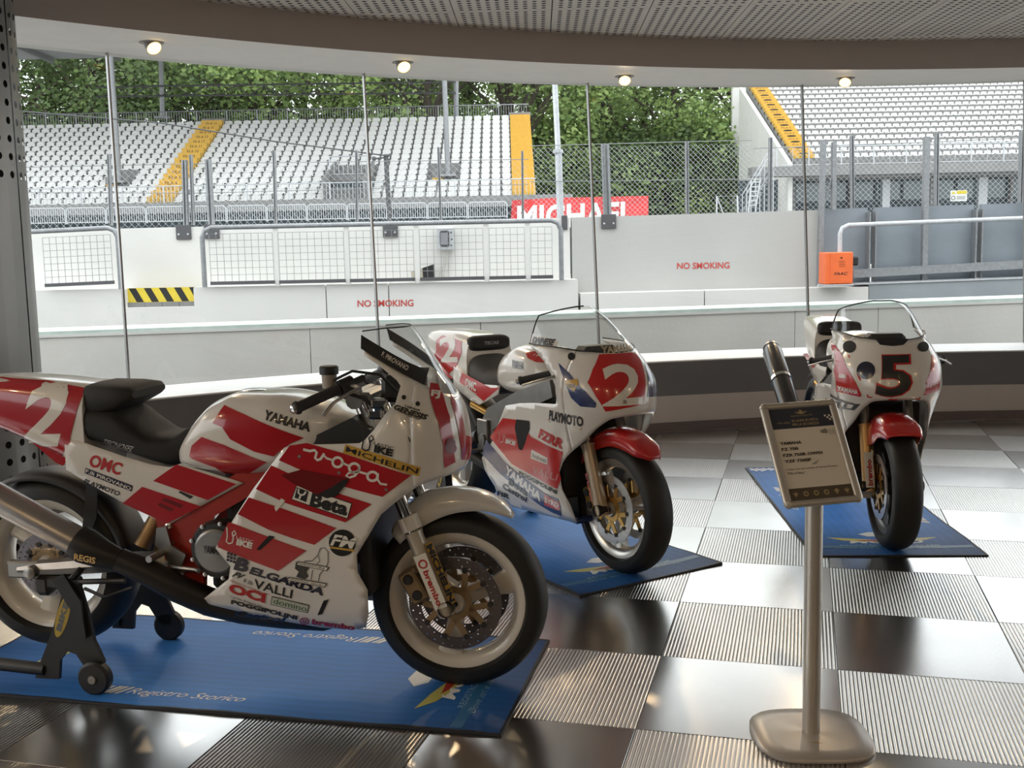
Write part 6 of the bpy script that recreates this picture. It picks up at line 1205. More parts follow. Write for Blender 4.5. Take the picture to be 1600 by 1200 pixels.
# front end
fork(b1, -0.028, 0.303, (-.305,1.02), 0.106, M_CHR, mat('pale_fork_slider',(0.55,0.50,0.42),rough=0.35,metal=0.3), 0.27)
dfk = (Vector((-.305,0,1.02))-Vector((-.028,0,.303))).normalized(); sid = Vector((dfk.z,0,-dfk.x))
base = Vector((-.028,-.138,.303))+dfk*.005
b = MB(); b.prism([(-.022,0),(.022,0),(.022,.19),(-.022,.19)], 0, .002, lambda u,v,w: tuple(base+sid*u+dfk*v+Vector((0,-w,0)))); stk = b.build('fork_sticker', PM['paper'], b1)
flat_text(stk, 'brembo', tuple(base+dfk*.135-sid*.010+Vector((0,-.0035,0))), tuple(-dfk*.125), tuple(sid*.020), PM['redtxt'], bold=.03)
vs, fs = ribbon(arc((0,0),.013,.013,0,345,16), .005, True); b = MB(); b.add([base+dfk*(.158+v)+sid*u+Vector((0,-.0035,0)) for u,v in vs], fs); b.build('round_mark', PM['redtxt'], stk)
bs2 = base+sid*.024+Vector((.004,.012,0))
b = MB(); b.prism([(0,0.0),(.026,0.0),(.026,.215),(0,.215)], 0, .002, lambda u,v,w: tuple(bs2+sid*u*.7+dfk*v+Vector((0,u*.7-w,0)))); st2 = b.build('fork_sticker', PM['gold'], b1)
flat_text(st2, 'MICHELIN', tuple(bs2+dfk*.21+sid*.002+Vector((0,-.003,0))), tuple(-dfk*.205), tuple(sid*.016+Vector((0,.016,0))), PM['black'], bold=.05)
for s in (-1,1): caliper(b1, Vector((-.135,s*.075,.362)), math.radians(-30), M_BRNZ)
arcfender(b1, 0, .303, 56, 132, [(56,.345),(66,.366),(85,.376),(105,.375),(120,.352),(132,.325)], [(56,.338),(66,.335),(85,.312),(105,.285),(120,.272),(132,.268)], [(56,.02),(66,.055),(80,.072),(132,.078)], PM['white'])
for s_ in (-1,1): b = MB(); b.tube([(-.128,s_*.106,.562),(-.145,s_*.106,.606)], [.038,.036], 16); b.build('fender_bracket', PM['white'], b1, smooth=40)
b = MB(); b.tube([(-.30,-.14,.99),(-.30,.14,.99)], .028, 10); b.bbox((-.29,0,1.0),(.08,.24,.03),.01); b.build('triple_clamp', M_ALU, b1)
for s in (1,-1): grips(b1, s, (-.315,-.245,1.042), (-.412,-.36,.998), [(-.27,-.235,1.052),(-.235,-.27,1.05),(-.262,-.30,1.036),(-.305,-.315,1.010),(-.338,-.322,.972)] , (-.352,-.215,1.075) if s == 1 else None)
MB().tube([(-.33,-.235,1.07),(-.27,-.23,1.098),(-.20,-.17,1.08),(-.16,-.12,1.02)], .005, 6).build('control_cable', M_PLAS, b1, smooth=True)
MB().tube([(-.32,-.20,1.03),(-.26,-.15,1.0),(-.22,-.12,.95)], .007, 6).build('control_cable', M_PLAS, b1, smooth=True)
for q in ((-.20,-.185,.99),(-.215,-.175,.955)): MB().bbox(q,(.05,.03,.035),.008).build('adjuster_block', M_CHR, b1)
decals(1, dict(tail=tail1, flank=flank1, seat=seat1, tank=tank1, fairing=fair1))

# ================================================================== motorcycles 2 and 3: full fairing superbikes
def superbike(px, yaw, label, no, F, rim, ring_m, fend, silencer, lowfork):
    r = bikeroot('motorcycle', px, yaw, label); RX, RZ = -1.43, 0.36
    wheel(r, 'front_wheel', 0, 0.300, 0.299, 0.060, rim, True, M_DISCL, M_GOLD, rim_r=0.226)
    wheel(r, 'rear_wheel', RX, RZ, 0.312, 0.088, rim, False, M_DISC, M_GOLD, rim_r=0.228, disc_r=0.11, ydisc=0.075)
    b = MB(); zj = lambda x: 1.0-0.12*(x+0.02) if x > -.2 else 1.0216-0.12*(x+.2)*0.2
    zlo = lambda x: pch([(-.14,.545),(-.12,.56),(-.05,.617),(0,.665),(.04,.70),(.07,.722),(.12,.738)],x)
    cowl(b, F, -0.12, zlo, zj, 22, 26)
    zr = zj(-.12)
    poly = [(-.12,zr),(-.25,1.022),(-.40,1.024),(-.43,1.015),(-.36,.99),(-.28,.955),(-.21,.905),(-.17,.855),(-.165,.80),(-.175,.772),(-.25,.766),(-.356,.757),(-.48,.742),(-.612,.716),(-.69,.62),(-.772,.514),(-.84,.455),(-.90,.412),(-.885,.345),(-.825,.272),(-.82,.205),(-.72,.182),(-.475,.198),(-.276,.212),(-.155,.218),(-.165,.30),(-.20,.37),(-.207,.447),(-.178,.50),(-.153,.529),(-.12,.56)]
    flankmesh(b, F, poly, 0.03); b.orient((-.35,0,.62)); fr = solid(b.build('fairing', PM['white'], r, smooth=50), 0.003)
    tp = lambda x: (1.205 if no == 2 else 1.175)-0.30*max(0,-x-.26)
    b = MB(); cowl(b, F, -0.43, lambda x: zj(x)-0.003, lambda x: max(tp(x),zj(x)+.03), 12, 28); sc = b.build('windscreen', M_SCRN, r, smooth=60)
    path = []
    for c in range(-28,29):
        q = c/28; z = 1.2; x = -.43
        for _ in range(8): x = pch(F.XF,z)-(pch(F.XF,z)+.43)*q*q; z = max(tp(x),zj(x)+.03)
        path.append((x, math.copysign(F.hw(x,z),q) if q else 0, z))
    side_ = [(-.43, F.hw(-.43,zj(-.43)+(path[0][2]-zj(-.43))*t/5), zj(-.43)+(path[0][2]-zj(-.43))*t/5) for t in range(5)]
    path = [(x,-y,z) for x,y,z in side_]+path+side_[::-1]
    MB().tube(path, 0.0036, 6).build('screen_edge', M_PLAS, sc, smooth=True)
    path = [(x,y*1.0,z) for x,y,z in [(pch(F.XF,1.0)-(pch(F.XF,1.0)+.43)*(c/20)**2, math.copysign(F.hw(pch(F.XF,1.0)-(pch(F.XF,1.0)+.43)*(c/20)**2,1.01)+.001,c), zj(pch(F.XF,1.0)-(pch(F.XF,1.0)+.43)*(c/20)**2)) for c in range(-20,21)]]
    MB().tube(path, 0.0035, 5).build('screen_seal', M_PLAS, sc, smooth=True)
    # inside and mechanics
    b = MB(); b.bbox((-.55,0,.52),(.42,.30,.42),.03); b.bbox((-.74,0,.40),(.22,.34,.26),.03); b.build('engine', M_ENG, r)
    MB().bbox((-.235,0,.50),(.05,.36,.36),.01).build('radiator', M_EXH, r)
    MB().bbox((-.10,0,.80),(.20,.24,.10),.02).build('air_duct', M_PLAS, r); MB().bbox((-.20,0,.985),(.10,.18,.07),.02).build('instrument_block', M_PLAS, r)
    MB().bbox((-.47,0,.215),(.58,.26,.03),.012).build('belly_pan', PM['blue2'] if no == 2 else PM['white'], r)
    tk = loftobj('fuel_tank', TANK2, PM['white'], r); tl = loftobj('tail_cowl', TAIL2, PM['white'], r); st = loftobj('seat', SEAT2, M_SEATG if no == 2 else M_SEATB, r)
    b = MB(); R_ = []
    for x, zt, zb, h in ((-1.20,1.01,.92,.115),(-1.17,1.012,.925,.125),(-1.145,1.005,.935,.122),(-1.135,.99,.95,.11)):
        row = []
        for j in range(20):
            g = 2*PI*j/20; c_, s_ = math.cos(g), math.sin(g); row.append((x, h*math.copysign(abs(c_)**0.45,c_), (zt+zb)/2+(zt-zb)/2*math.copysign(abs(s_)**0.45,s_)))
        R_.append(row)
    b.grid(R_, closed=True); b.add(R_[-1],[tuple(range(20))[::-1]]); b.build('seat_stop_pad', M_SEATB, r, smooth=50)
    b = MB(); flankmesh(b, FLANK2, [(-1.30,.86),(-1.20,.83),(-1.10,.79),(-1.0,.775),(-.90,.78),(-.82,.785),(-.83,.74),(-.93,.70),(-1.02,.665),(-1.12,.68),(-1.30,.74)], .04); b.orient((-1.1,0,.7)); fk = solid(b.build('side_panel', PM['white'], r, smooth=50), .004)
    for s in (-1,1):
        pl3(r, 'frame_beam', M_ALU, [(-.34,.86),(-.32,.78),(-.60,.68),(-.86,.56),(-.90,.40),(-.98,.38),(-1.0,.56),(-.92,.66),(-.62,.78)][::-1], s*.150-.012, s*.150+.012)
        b = MB(); b.tube([(-.94,s*.10,.43),(-1.15,s*.125,.42),(-1.36,s*.128,.38),(-1.50,s*.128,RZ)], [.045,.042,.035,.026], 8); sw_ = b.build('swingarm', M_ALU, r, smooth=40)
        MB().bbox((-1.46,s*.135,RZ),(.12,.03,.055),.006).build('axle_block', M_ALU, sw_)
    b = MB(); b.tube([(-1.0,-.10,.62),(-1.12,-.13,.66)], .024, 14); b.build('shock_reservoir', M_GOLD, r, smooth=40)
    b = MB(); b.bbox((-.95,-.17,.52),(.10,.02,.16),.008); b.lathe([(0.03,-.18),(0.03,-.195),(0.001,-.197)],16,(-.93,0,.50)); b.tube([(-.95,-.18,.44),(-.96,-.25,.44)],.012,8); b.build('footrest_plate', M_ALU, r, smooth=30)
    arcfender(r, RX, RZ, 30, 120, [(30,.335),(120,.335)], [(30,.30),(120,.31)], [(30,.09),(120,.09)], M_PLAS, 'rear_fender')
    if silencer == 'carbon':
        b = MB(); b.tube([(-1.02,-.275,.46),(-1.10,-.29,.53),(-1.28,-.315,.68),(-1.48,-.325,.80),(-1.53,-.325,.825)], [.05,.058,.060,.060,.045], 24); mf = b.build('silencer', M_CARB, r, smooth=50)
        b = MB(); b.tube([(-1.245,-.311,.655),(-1.265,-.313,.668)], .0625, 24); b.build('silencer_strap', M_CHR, mf, smooth=50)
        b = MB(); b.tube([(-1.525,-.325,.822),(-1.545,-.325,.834)], [.052,.046], 24); b.build('silencer_cap', M_ALU, mf, smooth=50)
    b = MB(); b.tube([(-1.05,-.24,.44),(-.90,-.16,.36),(-.70,-.08,.28),(-.45,-.06,.27)], .032, 12); b.build('exhaust_pipe', M_EXH if no == 2 else M_CHR, r, smooth=True)
    if no == 2:
        b = MB(); b.tube([(-1.0,-.16,.50),(-1.12,-.17,.45),(-1.30,-.17,.40)], [.04,.045,.045], 14); b.build('silencer', M_EXH, r, smooth=True)
    fork(r, -0.025, 0.300, (-.27,.98), 0.104, mat('grey_fork_tube',(0.25,0.24,0.23),rough=0.3,metal=0.8), lowfork, 0.30, 0.029)
    for s in (-1,1): caliper(r, Vector((-.125,s*.078,.33)), math.radians(-25), M_GOLD)
    d_ = (Vector((-.27,0,.98))-Vector((-.025,0,.300))).normalized(); sd = Vector((d_.z,0,-d_.x)); bb = Vector((-.025,-.142,.300))+d_*.01
    if no == 2:
        flat_text(r, 'MICHELIN', tuple(bb+d_*.25+sd*.012+Vector((0,.012,0))), tuple(-d_*.235), tuple(sd*.014+Vector((0,.016,0))), PM['black'], bold=.05)
        flat_text(r, 'brembo', tuple(bb+d_*.16-sd*.014), tuple(-d_*.13), tuple(sd*.018), PM['redtxt'], bold=.03)
        arcfender(r, 0, .300, 48, 140, [(48,.345),(60,.360),(90,.365),(120,.345),(140,.325)], [(48,.335),(60,.31),(90,.285),(120,.27),(140,.27)], [(48,.025),(60,.07),(140,.078)], fend)
    else:
        fb = Vector((.012,-.108,.300)); 
        b = MB(); b.prism([(-.02,0),(.02,0),(.02,.17),(-.02,.17)], 0, .003, lambda u,v,w: tuple(fb+Vector((w,u,0))+d_*v)); st_ = b.build('fork_sticker', PM['white'], r)
        flat_text(st_, 'brembo', tuple(fb+d_*.01+Vector((.0045,.012,0))), tuple(d_*.125), (0,-.024,0), PM['redtxt'], bold=.03)
        arcfender(r, 0, .300, 56, 150, [(56,.335),(70,.350),(90,.355),(120,.342),(150,.32)], [(56,.31),(70,.27),(85,.21),(105,.20),(125,.26),(150,.28)], [(56,.078),(70,.098),(90,.106),(150,.09)], fend)
    for s in (1,-1): grips(r, s, (-.235,-.20,.905), (-.345,-.325,.868), [(-.20,-.21,.905),(-.185,-.25,.895),(-.23,-.30,.878),(-.29,-.345,.855)], None)
    # paddock-side cable
    MB().tube([(-.23,-.18,.92),(-.16,-.12,.90),(-.15,-.05,.84)], .005, 6).build('control_cable', M_PLAS, r, smooth=True)
    decals(no, dict(fairing=fr, tail=tl, flank=fk, tank=tk, seat=st)); return r
b2 = superbike((975,893), -43.1, 'red white and blue race motorcycle in the middle, number 2 on its nose', 2, F2, M_RIMS, None, PM['red2'], None, mat('gold_fork_slider',(0.55,0.45,0.33),rough=0.35,metal=0.5))
b3 = superbike((1393,856), -79.0, 'white and red race motorcycle seen head on, black number 5 on its nose', 3, F3, mat('dark_wheel_metal',(0.10,0.10,0.10),rough=0.3,metal=0.8), None, PM['red2'], 'carbon', mat('gold_fork_slider_deep',(0.50,0.30,0.12),rough=0.35,metal=0.6))
scr2 = [o for o in b2.children if o.name.startswith('windscreen')][0]
b = MB(); flankmesh(b, F2, [(-.43,1.024),(-.43,1.072),(-.34,1.062),(-.23,1.046),(-.23,1.022)], .02, sides=(-1,), off=.002); b.build('screen_band', PM['white'], scr2, smooth=True)
tv, tf, _ = text2d('DAINESE', .05, .2); tv, tf = refine([(-.415+u*.165, 1.030-u*.004+v*.030) for u,v in tv], tf, .015); b = MB(); b.add([(x,-F2.hw(x,z)-.0042,z) for x,z in tv], tf); b.build('lettering', PM['black'], scr2)
flat_text(b2, 'TECAS', (-1.133,-.045,.963), (0,.09,0), (.0015,0,.018), PM['grey'], bold=.03)
# ------------------------------------------------------------------ paddock stands
def paddock_stand(name, root_xy, yaw, lx, label, H):
    o = empty(name, (root_xy[0],root_xy[1],0), math.radians(yaw)); tag(o, label, 'paddock stand', 'paddock stands')
    x0 = lx
    for s in (-1,1):
        y0 = s*0.245
        pts = [(-1.313,.345),(-1.280,.395),(-1.247,.381),(-1.223,.286),(-1.207,.186),(-1.177,.115),(-1.19,.075),(-1.214,.062),(-1.24,.075),(-1.254,.10),(-1.277,.137),(-1.31,.147),(-1.339,.112),(-1.348,.045),(-1.437,.045),(-1.420,.09),(-1.388,.155),(-1.36,.213)]
        pl3(o, 'side_plate', STAND_M, [(x-lx,z) for x,z in pts[::-1]], y0-.008, y0+.008)
        w = MB(); w.lathe([(0.001,-.02),(0.05,-.02),(0.058,-.012),(0.058,.012),(0.05,.02),(0.001,.02)], 24, (-1.208-lx,y0+s*.012,.0605)); wh = w.build('roller', M_PLAS, o, smooth=40)
        MB().lathe([(0.001,-.026),(0.014,-.026),(0.016,-.018)] if s < 0 else [(0.001,.026),(0.014,.026),(0.016,.018)], 12, (-1.208-lx,y0+s*.012,.0605)).build('roller_bolt', M_ALU, wh, smooth=40)
        pl3(o, 'upper_arm', STAND_M, [(-1.335-lx,.40),(-1.29-lx,.42),(-1.235-lx,.33),(-1.225-lx,.20),(-1.262-lx,.19),(-1.275-lx,.30)], y0+s*.02-.006, y0+s*.02+.006)
        MB().tube([(-1.285-lx,y0,.385),(-1.30-lx,s*.16,.40)], .014, 8).build('support_hook', STAND_M, o, smooth=True)
        MB().tube([(-1.40-lx,y0,.075),(-1.62-lx,y0*.98,.085),(-1.92-lx,s*.20,.10),(-1.98-lx,s*.14,.105),(-2.0-lx,0,.107)], .022, 10).build('handle_tube', STAND_M, o, smooth=True)
    # oval maker badge on the near plate
    c = Vector((-1.315-lx,-.2545,.27)); u = Vector((.028,0,.075)); v = Vector((-.020,0,.008)); b = MB(); b.add([c]+[c+u*math.cos(2*PI*i/24)+v*math.sin(2*PI*i/24) for i in range(24)], [(0,i+1,(i+1)%24+1) for i in range(24)]); bd = b.build('oval_badge', mat('yellow_badge',(0.45,0.33,0.05),rough=0.4), o)
    flat_text(bd, 'BIKE', tuple(c-u*.7-v*.45+Vector((0,-.001,0))), tuple(u*1.4), tuple(v*.9), PM['black'], bold=.05)
    return o
def bpos(root, x, y): a = root.rotation_euler.z; return (root.location.x+x*math.cos(a)-y*math.sin(a), root.location.y+x*math.sin(a)+y*math.cos(a))
paddock_stand('paddock_stand', bpos(b1,-1.4,0), 5.0, -1.4, 'black paddock stand with yellow badge under the nearest motorcycle', 0)
paddock_stand('paddock_stand', bpos(b2,-1.36,0), -43.1, -1.4, 'black paddock stand holding the rear wheel of the middle motorcycle', 0)
# ------------------------------------------------------------------ blue mats with printing
def matmaterial():
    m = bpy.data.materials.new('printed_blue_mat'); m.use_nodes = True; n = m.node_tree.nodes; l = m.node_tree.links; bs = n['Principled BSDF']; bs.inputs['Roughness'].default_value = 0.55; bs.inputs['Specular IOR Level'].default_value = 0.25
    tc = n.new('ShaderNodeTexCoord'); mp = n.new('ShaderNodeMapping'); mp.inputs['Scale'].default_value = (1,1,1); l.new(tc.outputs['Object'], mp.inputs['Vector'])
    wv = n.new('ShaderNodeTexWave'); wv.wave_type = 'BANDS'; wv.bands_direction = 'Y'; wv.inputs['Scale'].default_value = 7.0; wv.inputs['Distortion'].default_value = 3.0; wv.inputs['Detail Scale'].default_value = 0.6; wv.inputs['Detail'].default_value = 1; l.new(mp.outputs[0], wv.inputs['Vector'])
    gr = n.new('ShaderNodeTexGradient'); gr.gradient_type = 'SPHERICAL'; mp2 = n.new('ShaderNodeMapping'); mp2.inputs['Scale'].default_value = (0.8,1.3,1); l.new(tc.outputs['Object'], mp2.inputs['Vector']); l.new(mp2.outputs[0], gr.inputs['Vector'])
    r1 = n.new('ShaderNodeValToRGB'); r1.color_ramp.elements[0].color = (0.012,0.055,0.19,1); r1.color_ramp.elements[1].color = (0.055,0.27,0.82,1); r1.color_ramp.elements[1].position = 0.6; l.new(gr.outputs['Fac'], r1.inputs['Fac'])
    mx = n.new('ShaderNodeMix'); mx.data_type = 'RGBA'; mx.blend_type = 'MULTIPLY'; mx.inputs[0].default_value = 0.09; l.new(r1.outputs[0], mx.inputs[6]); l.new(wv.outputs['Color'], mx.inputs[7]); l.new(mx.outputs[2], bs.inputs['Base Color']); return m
M_MAT = matmaterial(); M_MATE = mat('mat_black_edge',(0.012,0.014,0.02),rough=0.6); M_MTXT = mat('mat_white_print',(0.88,0.9,0.88),rough=0.5); M_MTXB = mat('mat_light_blue_print',(0.22,0.42,0.62),rough=0.5); M_WING = mat('mat_yellow_print',(0.62,0.58,0.16),rough=0.5); M_WRED = mat('mat_red_print',(0.5,0.05,0.04),rough=0.5); M_MBLU = mat('mat_cyan_band',(0.03,0.16,0.36),rough=0.45)
def bluemat(cx, cy, yaw, label, seed):
    Lm, Wm = 2.04, 0.80; o = empty('floor_mat', (cx,cy,0), yaw); tag(o, label, 'mat', 'blue printed floor mats')
    rnd = random.Random(seed); ph = rnd.uniform(0,6)
    def hz(x,y):
        e = max(0.0, (abs(y)-0.30)/0.10); return 0.0045+0.0022*(1+math.sin(x*9+ph))*e+0.0008*math.sin(x*31+y*6+ph)+0.0008
    nx, ny = 60, 20; b = MB(); rows = [[(-Lm/2+Lm*i/nx, -Wm/2+Wm*j/ny, hz(-Lm/2+Lm*i/nx,-Wm/2+Wm*j/ny)) for j in range(ny+1)] for i in range(nx+1)]
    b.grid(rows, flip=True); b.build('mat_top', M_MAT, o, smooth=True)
    per = [rows[i][0] for i in range(nx+1)]+[rows[nx][j] for j in range(1,ny+1)]+[rows[i][ny] for i in range(nx-1,-1,-1)]+[rows[0][j] for j in range(ny-1,0,-1)]
    b = MB(); ob_ = []
    for p in per: s = 1.0; q = Vector((p[0]*1.004, p[1]*1.012, 0.0005)); ob_.append(q)
    m = len(per); inn = [Vector((p[0]*0.994,p[1]*0.986,hz(p[0]*.994,p[1]*.986)+0.0006)) for p in per]
    b.add(ob_+inn+[Vector((p[0]*1.003,p[1]*1.009,p[2]+0.001)) for p in per], [(i,(i+1)%m,2*m+(i+1)%m,2*m+i) for i in range(m)]+[(2*m+i,2*m+(i+1)%m,m+(i+1)%m,m+i) for i in range(m)]); b.build('bound_edge', M_MATE, o)
    def pr2(vs, fs, m_, nm='print'):
        vs, fs = refine(vs, fs, 0.05); b = MB(); b.add([(x,y,hz(x,y)+0.0009) for x,y in vs], fs); return b.build(nm, m_, o)
    def txt(s, x, y, w, h, rot, m_, bold=0.0, sh=0.0):
        tv, tf, _ = text2d(s, bold, sh); c, q = math.cos(rot), math.sin(rot); pr2([(x+u*w*c-v*h*q, y+u*w*q+v*h*c) for u,v in tv], tf, m_, 'lettering')
    R90 = math.radians(-90)
    for sgn in (1,-1):                                     # long side logos, read from outside each long edge
        rot = 0 if sgn == 1 else PI; ox = -0.30*sgn; oy = -0.325*sgn
        for k, (w0,hh) in enumerate(((.02,.06),(.012,.06),(.02,.06),(.014,.06),(.014,.06))):
            x = ox-0.135*sgn+k*0.024*sgn; pr2([(x,oy),(x+w0*sgn,oy),(x+(w0+.035)*sgn,oy+hh*sgn),(x+.035*sgn,oy+hh*sgn)], [(0,1,2,3)], M_MTXT, 'slanted_bar')
        txt('Registro Storico', ox, oy-0.005*sgn, 0.43, 0.06, rot, M_MTXT, 0.0, 0.45)
    # front end block: wings, name, motto
    fxx = Lm/2
    pr2([(fxx-.165,-.385),(fxx-.125,-.385),(fxx-.125,.385),(fxx-.165,.385)], [(0,1,2,3)], M_MBLU, 'cyan_band')
    txt('REGISTRO STORICO FMI', fxx-.158, -.235, .47, .024, math.radians(90), M_MTXB, .01)
    txt('Dove ieri e sempre domani!', fxx-.105, -.27, .54, .035, math.radians(90), M_MTXB, 0, .35)
    for sgn in (1,-1):
        wing = [(fxx-.275,.03*sgn),(fxx-.245,.10*sgn),(fxx-.285,.27*sgn),(fxx-.262,.11*sgn),(fxx-.225,.05*sgn),(fxx-.215,.03*sgn)]
        v2, f2 = polymesh([(fxx-.27,.04*sgn),(fxx-.295,.14*sgn),(fxx-.315,.27*sgn),(fxx-.262,.20*sgn),(fxx-.235,.12*sgn),(fxx-.225,.04*sgn)], .05); pr2(v2, f2, M_WING, 'printed_wing')
        v2, f2 = polymesh([(fxx-.272,.02*sgn),(fxx-.262,.14*sgn),(fxx-.245,.10*sgn),(fxx-.235,.02*sgn)], .05); b = MB(); b.add([(x,y,hz(x,y)+0.0016) for x,y in v2], f2); b.build('printed_wing', M_WRED, o)
    txt('MOTO', fxx-.205, -.18, .36, .055, math.radians(90), M_MTXT, .03, .2)
    v2, f2 = polymesh([(fxx-.33,-.06),(fxx-.37,-.10),(fxx-.41,-.04),(fxx-.40,.06),(fxx-.36,.09),(fxx-.33,.05)], .05); pr2(v2, f2, M_MTXT, 'printed_mane')
    # rear corner chequer
    for sgn in (-1,1):
        for i in range(7):
            for j in range(4):
                if i+2*j < 8: x = -fxx+.03+j*.022; y = (-.38+i*.04+(.02 if j%2 else 0))*sgn; pr2([(x,y),(x+.02,y),(x+.02,y+.02*sgn),(x,y+.02*sgn)], [(0,1,2,3)], M_MTXT, 'chequer_mark')
    v2, f2 = polymesh([(-fxx+.25,-.03),(-fxx+.22,-.20),(-fxx+.29,-.16),(-fxx+.30,.0)], .05); pr2(v2, f2, M_WING, 'printed_wing')
    return o
def matpose(front_r, front_l, L=2.04):
    a, c = atz(front_r,0), atz(front_l,0); e = (a-c); e.z = 0; e.normalize(); f = Vector((e.y,-e.x,0)); mid = (a+c)/2-f*L/2; return mid.x, mid.y, math.atan2(f.y,f.x)
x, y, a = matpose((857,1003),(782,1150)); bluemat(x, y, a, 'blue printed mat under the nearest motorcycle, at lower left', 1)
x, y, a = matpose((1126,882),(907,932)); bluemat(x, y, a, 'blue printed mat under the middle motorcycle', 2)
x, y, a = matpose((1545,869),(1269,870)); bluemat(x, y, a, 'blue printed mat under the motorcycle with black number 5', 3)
# ------------------------------------------------------------------ sign on its stand
M_SIGN = mat('warm_tinted_silver', (0.55,0.52,0.47), rough=0.35, metal=0.6, var=0.03); M_SBASE = mat('silver_lacquered_base', (0.50,0.46,0.42), rough=0.35, metal=0.4, var=0.03)  # silver frame with the warm lamp light tinted into its colour
M_PAPER = mat('poster_paper', (0.70,0.66,0.58), rough=0.5, var=0.01); M_PNAVY = mat('poster_navy', (0.030,0.036,0.055), rough=0.45); M_PBRN = mat('poster_brown_band', (0.085,0.065,0.045), rough=0.45); M_PINK = mat('poster_black_ink', (0.02,0.017,0.015), rough=0.5); M_PGLD = mat('poster_gold_ink', (0.38,0.29,0.15), rough=0.5); M_PGRY = mat('poster_grey_ink', (0.22,0.20,0.17), rough=0.5)
sg = empty('sign_stand', (0.517,0.055,0)); tag(sg, 'silver floor stand holding a small tilted information poster', 'sign stand')
b = MB(); R_ = []
def sq(r, z, n=36, e=3.4):
    out_ = []
    for i in range(n):
        g = 2*PI*i/n+math.radians(20); c_, s_ = math.cos(g), math.sin(g); k = (abs(c_)**e+abs(s_)**e)**(-1/e); x_, y_ = r*k*c_, r*k*s_; t = math.radians(13); out_.append((x_*math.cos(t)-y_*math.sin(t), x_*math.sin(t)+y_*math.cos(t), z+0.006*(1-(x_*x_+y_*y_)/(r*r*1.6)) if z > 0.012 else z))
    return out_
rings_ = [sq(.168,0.0),sq(.172,.004),sq(.172,.010),sq(.164,.016),sq(.12,.0175),sq(.06,.019),sq(.02,.0195)]
b.grid(rings_, closed=True); b.add(rings_[-1],[tuple(range(36))]); b.build('base', M_SBASE, sg, smooth=50)
b = MB(); b.tube([(0,0,.018),(0,0,.805)], .026, 18); b.build('pole', M_SIGN, sg, smooth=True)
vs = [(-.02,.0),(-.005,.006),(.0,.013),(.006,.005),(.02,.0),(.008,-.003),(.003,-.008),(-.004,-.004)]; MB().add([(x+.015,y-.095,.0295) for x,y in vs],[tuple(range(8))]).build('emblem', M_PGLD, sg)
Rz = Matrix.Rotation(math.radians(23.1),4,'Z') @ Matrix.Rotation(math.radians(56.7),4,'X') @ Matrix.Rotation(math.radians(2.0),4,'Z')
PM4 = Matrix.Translation(Vector((0.504-0.517, 0.032-0.055, 0.870))) @ Rz
w, h = .235/2, .325/2
b = MB(); b.bbox((0,0,-.006),(2*w-.01,2*h-.01,.008),.002,PM4); b.build('backing', M_SIGN, sg)
b = MB(); b.tube([(0,0,.79),tuple(PM4 @ Vector((0,-.02,-.008)))], [.024,.02], 14); b.build('tilt_joint', M_SIGN, sg, smooth=True)
for sgn in (-1,1):
    b = MB(); b.tube([PM4 @ Vector((sgn*(w-.012),-h+.018,0)), PM4 @ Vector((sgn*(w-.012),h-.018,0))], .0125, 12, squash=0.8); b.build('frame_rail', M_SIGN, sg, smooth=True)
    b = MB(); b.tube([PM4 @ Vector((-w+.018,sgn*(h-.012),0)), PM4 @ Vector((w-.018,sgn*(h-.012),0))], .0125, 12, squash=0.8); b.build('frame_rail', M_SIGN, sg, smooth=True)
    for s2 in (-1,1):
        b = MB(); b.tube([PM4 @ Vector((sgn*(w-.012),s2*(h-.019),0)), PM4 @ Vector((sgn*(w-.0125),s2*(h-.016),0)), PM4 @ Vector((sgn*(w-.016),s2*(h-.0125),0)), PM4 @ Vector((sgn*(w-.019),s2*(h-.012),0))], .0132, 12); b.build('frame_corner', M_SIGN, sg, smooth=True)
pw_, ph_ = w-.022, h-.022
def pp(u, v, e=0.0): return PM4 @ Vector((-pw_+u*2*pw_, ph_-v*2*ph_, .0015+e))      # u right, v down in 0..1
b = MB(); b.add([pp(0,1),pp(1,1),pp(1,0),pp(0,0)], [(0,1,2,3)]); post_ = b.build('poster', M_PAPER, sg)
def prect(u0,v0,u1,v1,m_,e,nm='printed_band'): b = MB(); b.add([pp(u0,v1,e),pp(u1,v1,e),pp(u1,v0,e),pp(u0,v0,e)], [(0,1,2,3)]); return b.build(nm, m_, post_)
def ptext(s,u0,v1,u1,v0,m_,bold=0.0,sh=0.0,e=.0012): tv,tf,_ = text2d(s,bold,sh); b = MB(); b.add([pp(u0+(u1-u0)*a,v1+(v0-v1)*c,e) for a,c in tv],tf); return b.build('lettering',m_,post_)
prect(0,0,1,.225,M_PNAVY,.0005); prect(0,.875,1,1,M_PBRN,.0005)
ptext('REGISTRO STORICO FMI',.34,.098,.68,.082,M_PGLD); ptext('1971-2022',.10,.168,.30,.150,M_PGLD,.01); ptext('50 ANNI IN PISTA',.33,.158,.76,.130,M_PGLD,.02); ptext('PER LA SICUREZZA',.33,.200,.76,.172,M_PGLD,.02)
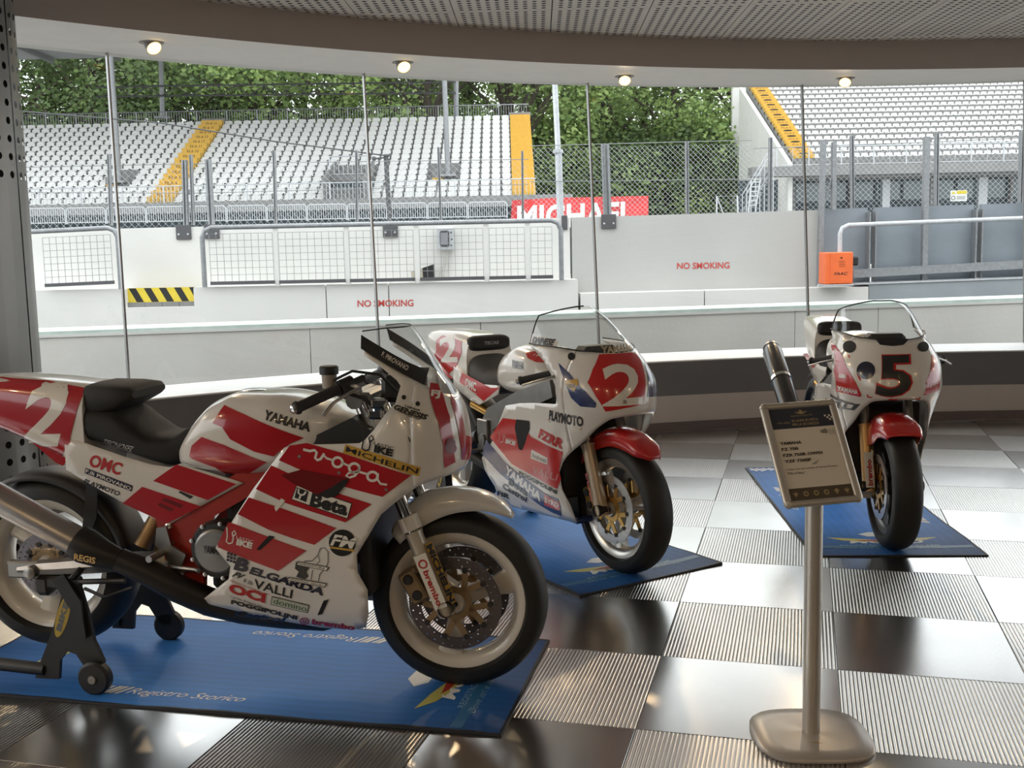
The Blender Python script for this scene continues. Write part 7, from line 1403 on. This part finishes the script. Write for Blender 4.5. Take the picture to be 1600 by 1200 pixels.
b = MB(); vs = [(.40,.045),(.47,.05),(.51,.02),(.55,.05),(.62,.045),(.56,.065),(.51,.075),(.46,.065)]; b.add([pp(u,v,.0012) for u,v in vs],[tuple(range(8))[::-1]]); b.build('winged_emblem', M_PGLD, post_)
for i in range(6):
    for j in range(3):
        if (i+j)%2 == 0 and i > j: prect(.80+i*.033,.10+j*.022,.80+i*.033+.031,.10+j*.022+.02,M_PAPER,.0012,'chequer_mark')
b = MB(); vs = [(.74,.27),(.80,.262),(.83,.25),(.86,.285),(.84,.31),(.80,.305),(.75,.30)]; b.add([pp(u,v,.0012) for u,v in vs],[tuple(range(7))[::-1]]); b.build('grey_emblem', M_PGRY, post_)
for k in range(4): ptext('Monza 2022',.87,.275+k*.016,.97,.265+k*.016,M_PGRY)
for k,(s,u1) in enumerate((('YAMAHA',.40),('FZ 750',.32),('FZR 750R OW01',.68),('YZF 750SP',.48))): ptext(s,.06,.40+k*.066,u1,.367+k*.066,M_PINK,.035)
ptext('3 delle moto pi\u00f9 iconiche di Fabrizio Pirovano',.06,.685,.86,.66,M_PINK,.0); ptext('"Il Re di Monza"',.06,.725,.33,.70,M_PINK,.0)
for k in range(6):
    u = .10+k*.16; b = MB()
    if k in (0,5): vs = [(u-.05,.92),(u-.015,.93),(u,.905),(u+.015,.93),(u+.05,.92),(u+.02,.95),(u,.97),(u-.02,.95)]
    elif k == 4: vs = [(u-.04,.945),(u-.02,.915),(u+.02,.912),(u+.045,.94),(u+.02,.945),(u+.01,.968),(u-.01,.966),(u-.015,.945)]
    else: vs = [(u+.042*math.cos(2*PI*i/16), .94+.028*math.sin(2*PI*i/16)) for i in range(16)]
    b.add([pp(a_,c_,.0012) for a_,c_ in vs],[tuple(range(len(vs)))[::-1]]); b.build('round_badge' if 0 < k < 4 else 'badge', M_PGLD, post_)
    if 0 < k < 4: b = MB(); vs = [(u+.022*math.cos(2*PI*i/10), .94+.015*math.sin(2*PI*i/10)) for i in range(10)]; b.add([pp(a_,c_,.0018) for a_,c_ in vs],[tuple(range(10))[::-1]]); b.build('badge_centre', M_PBRN, post_)
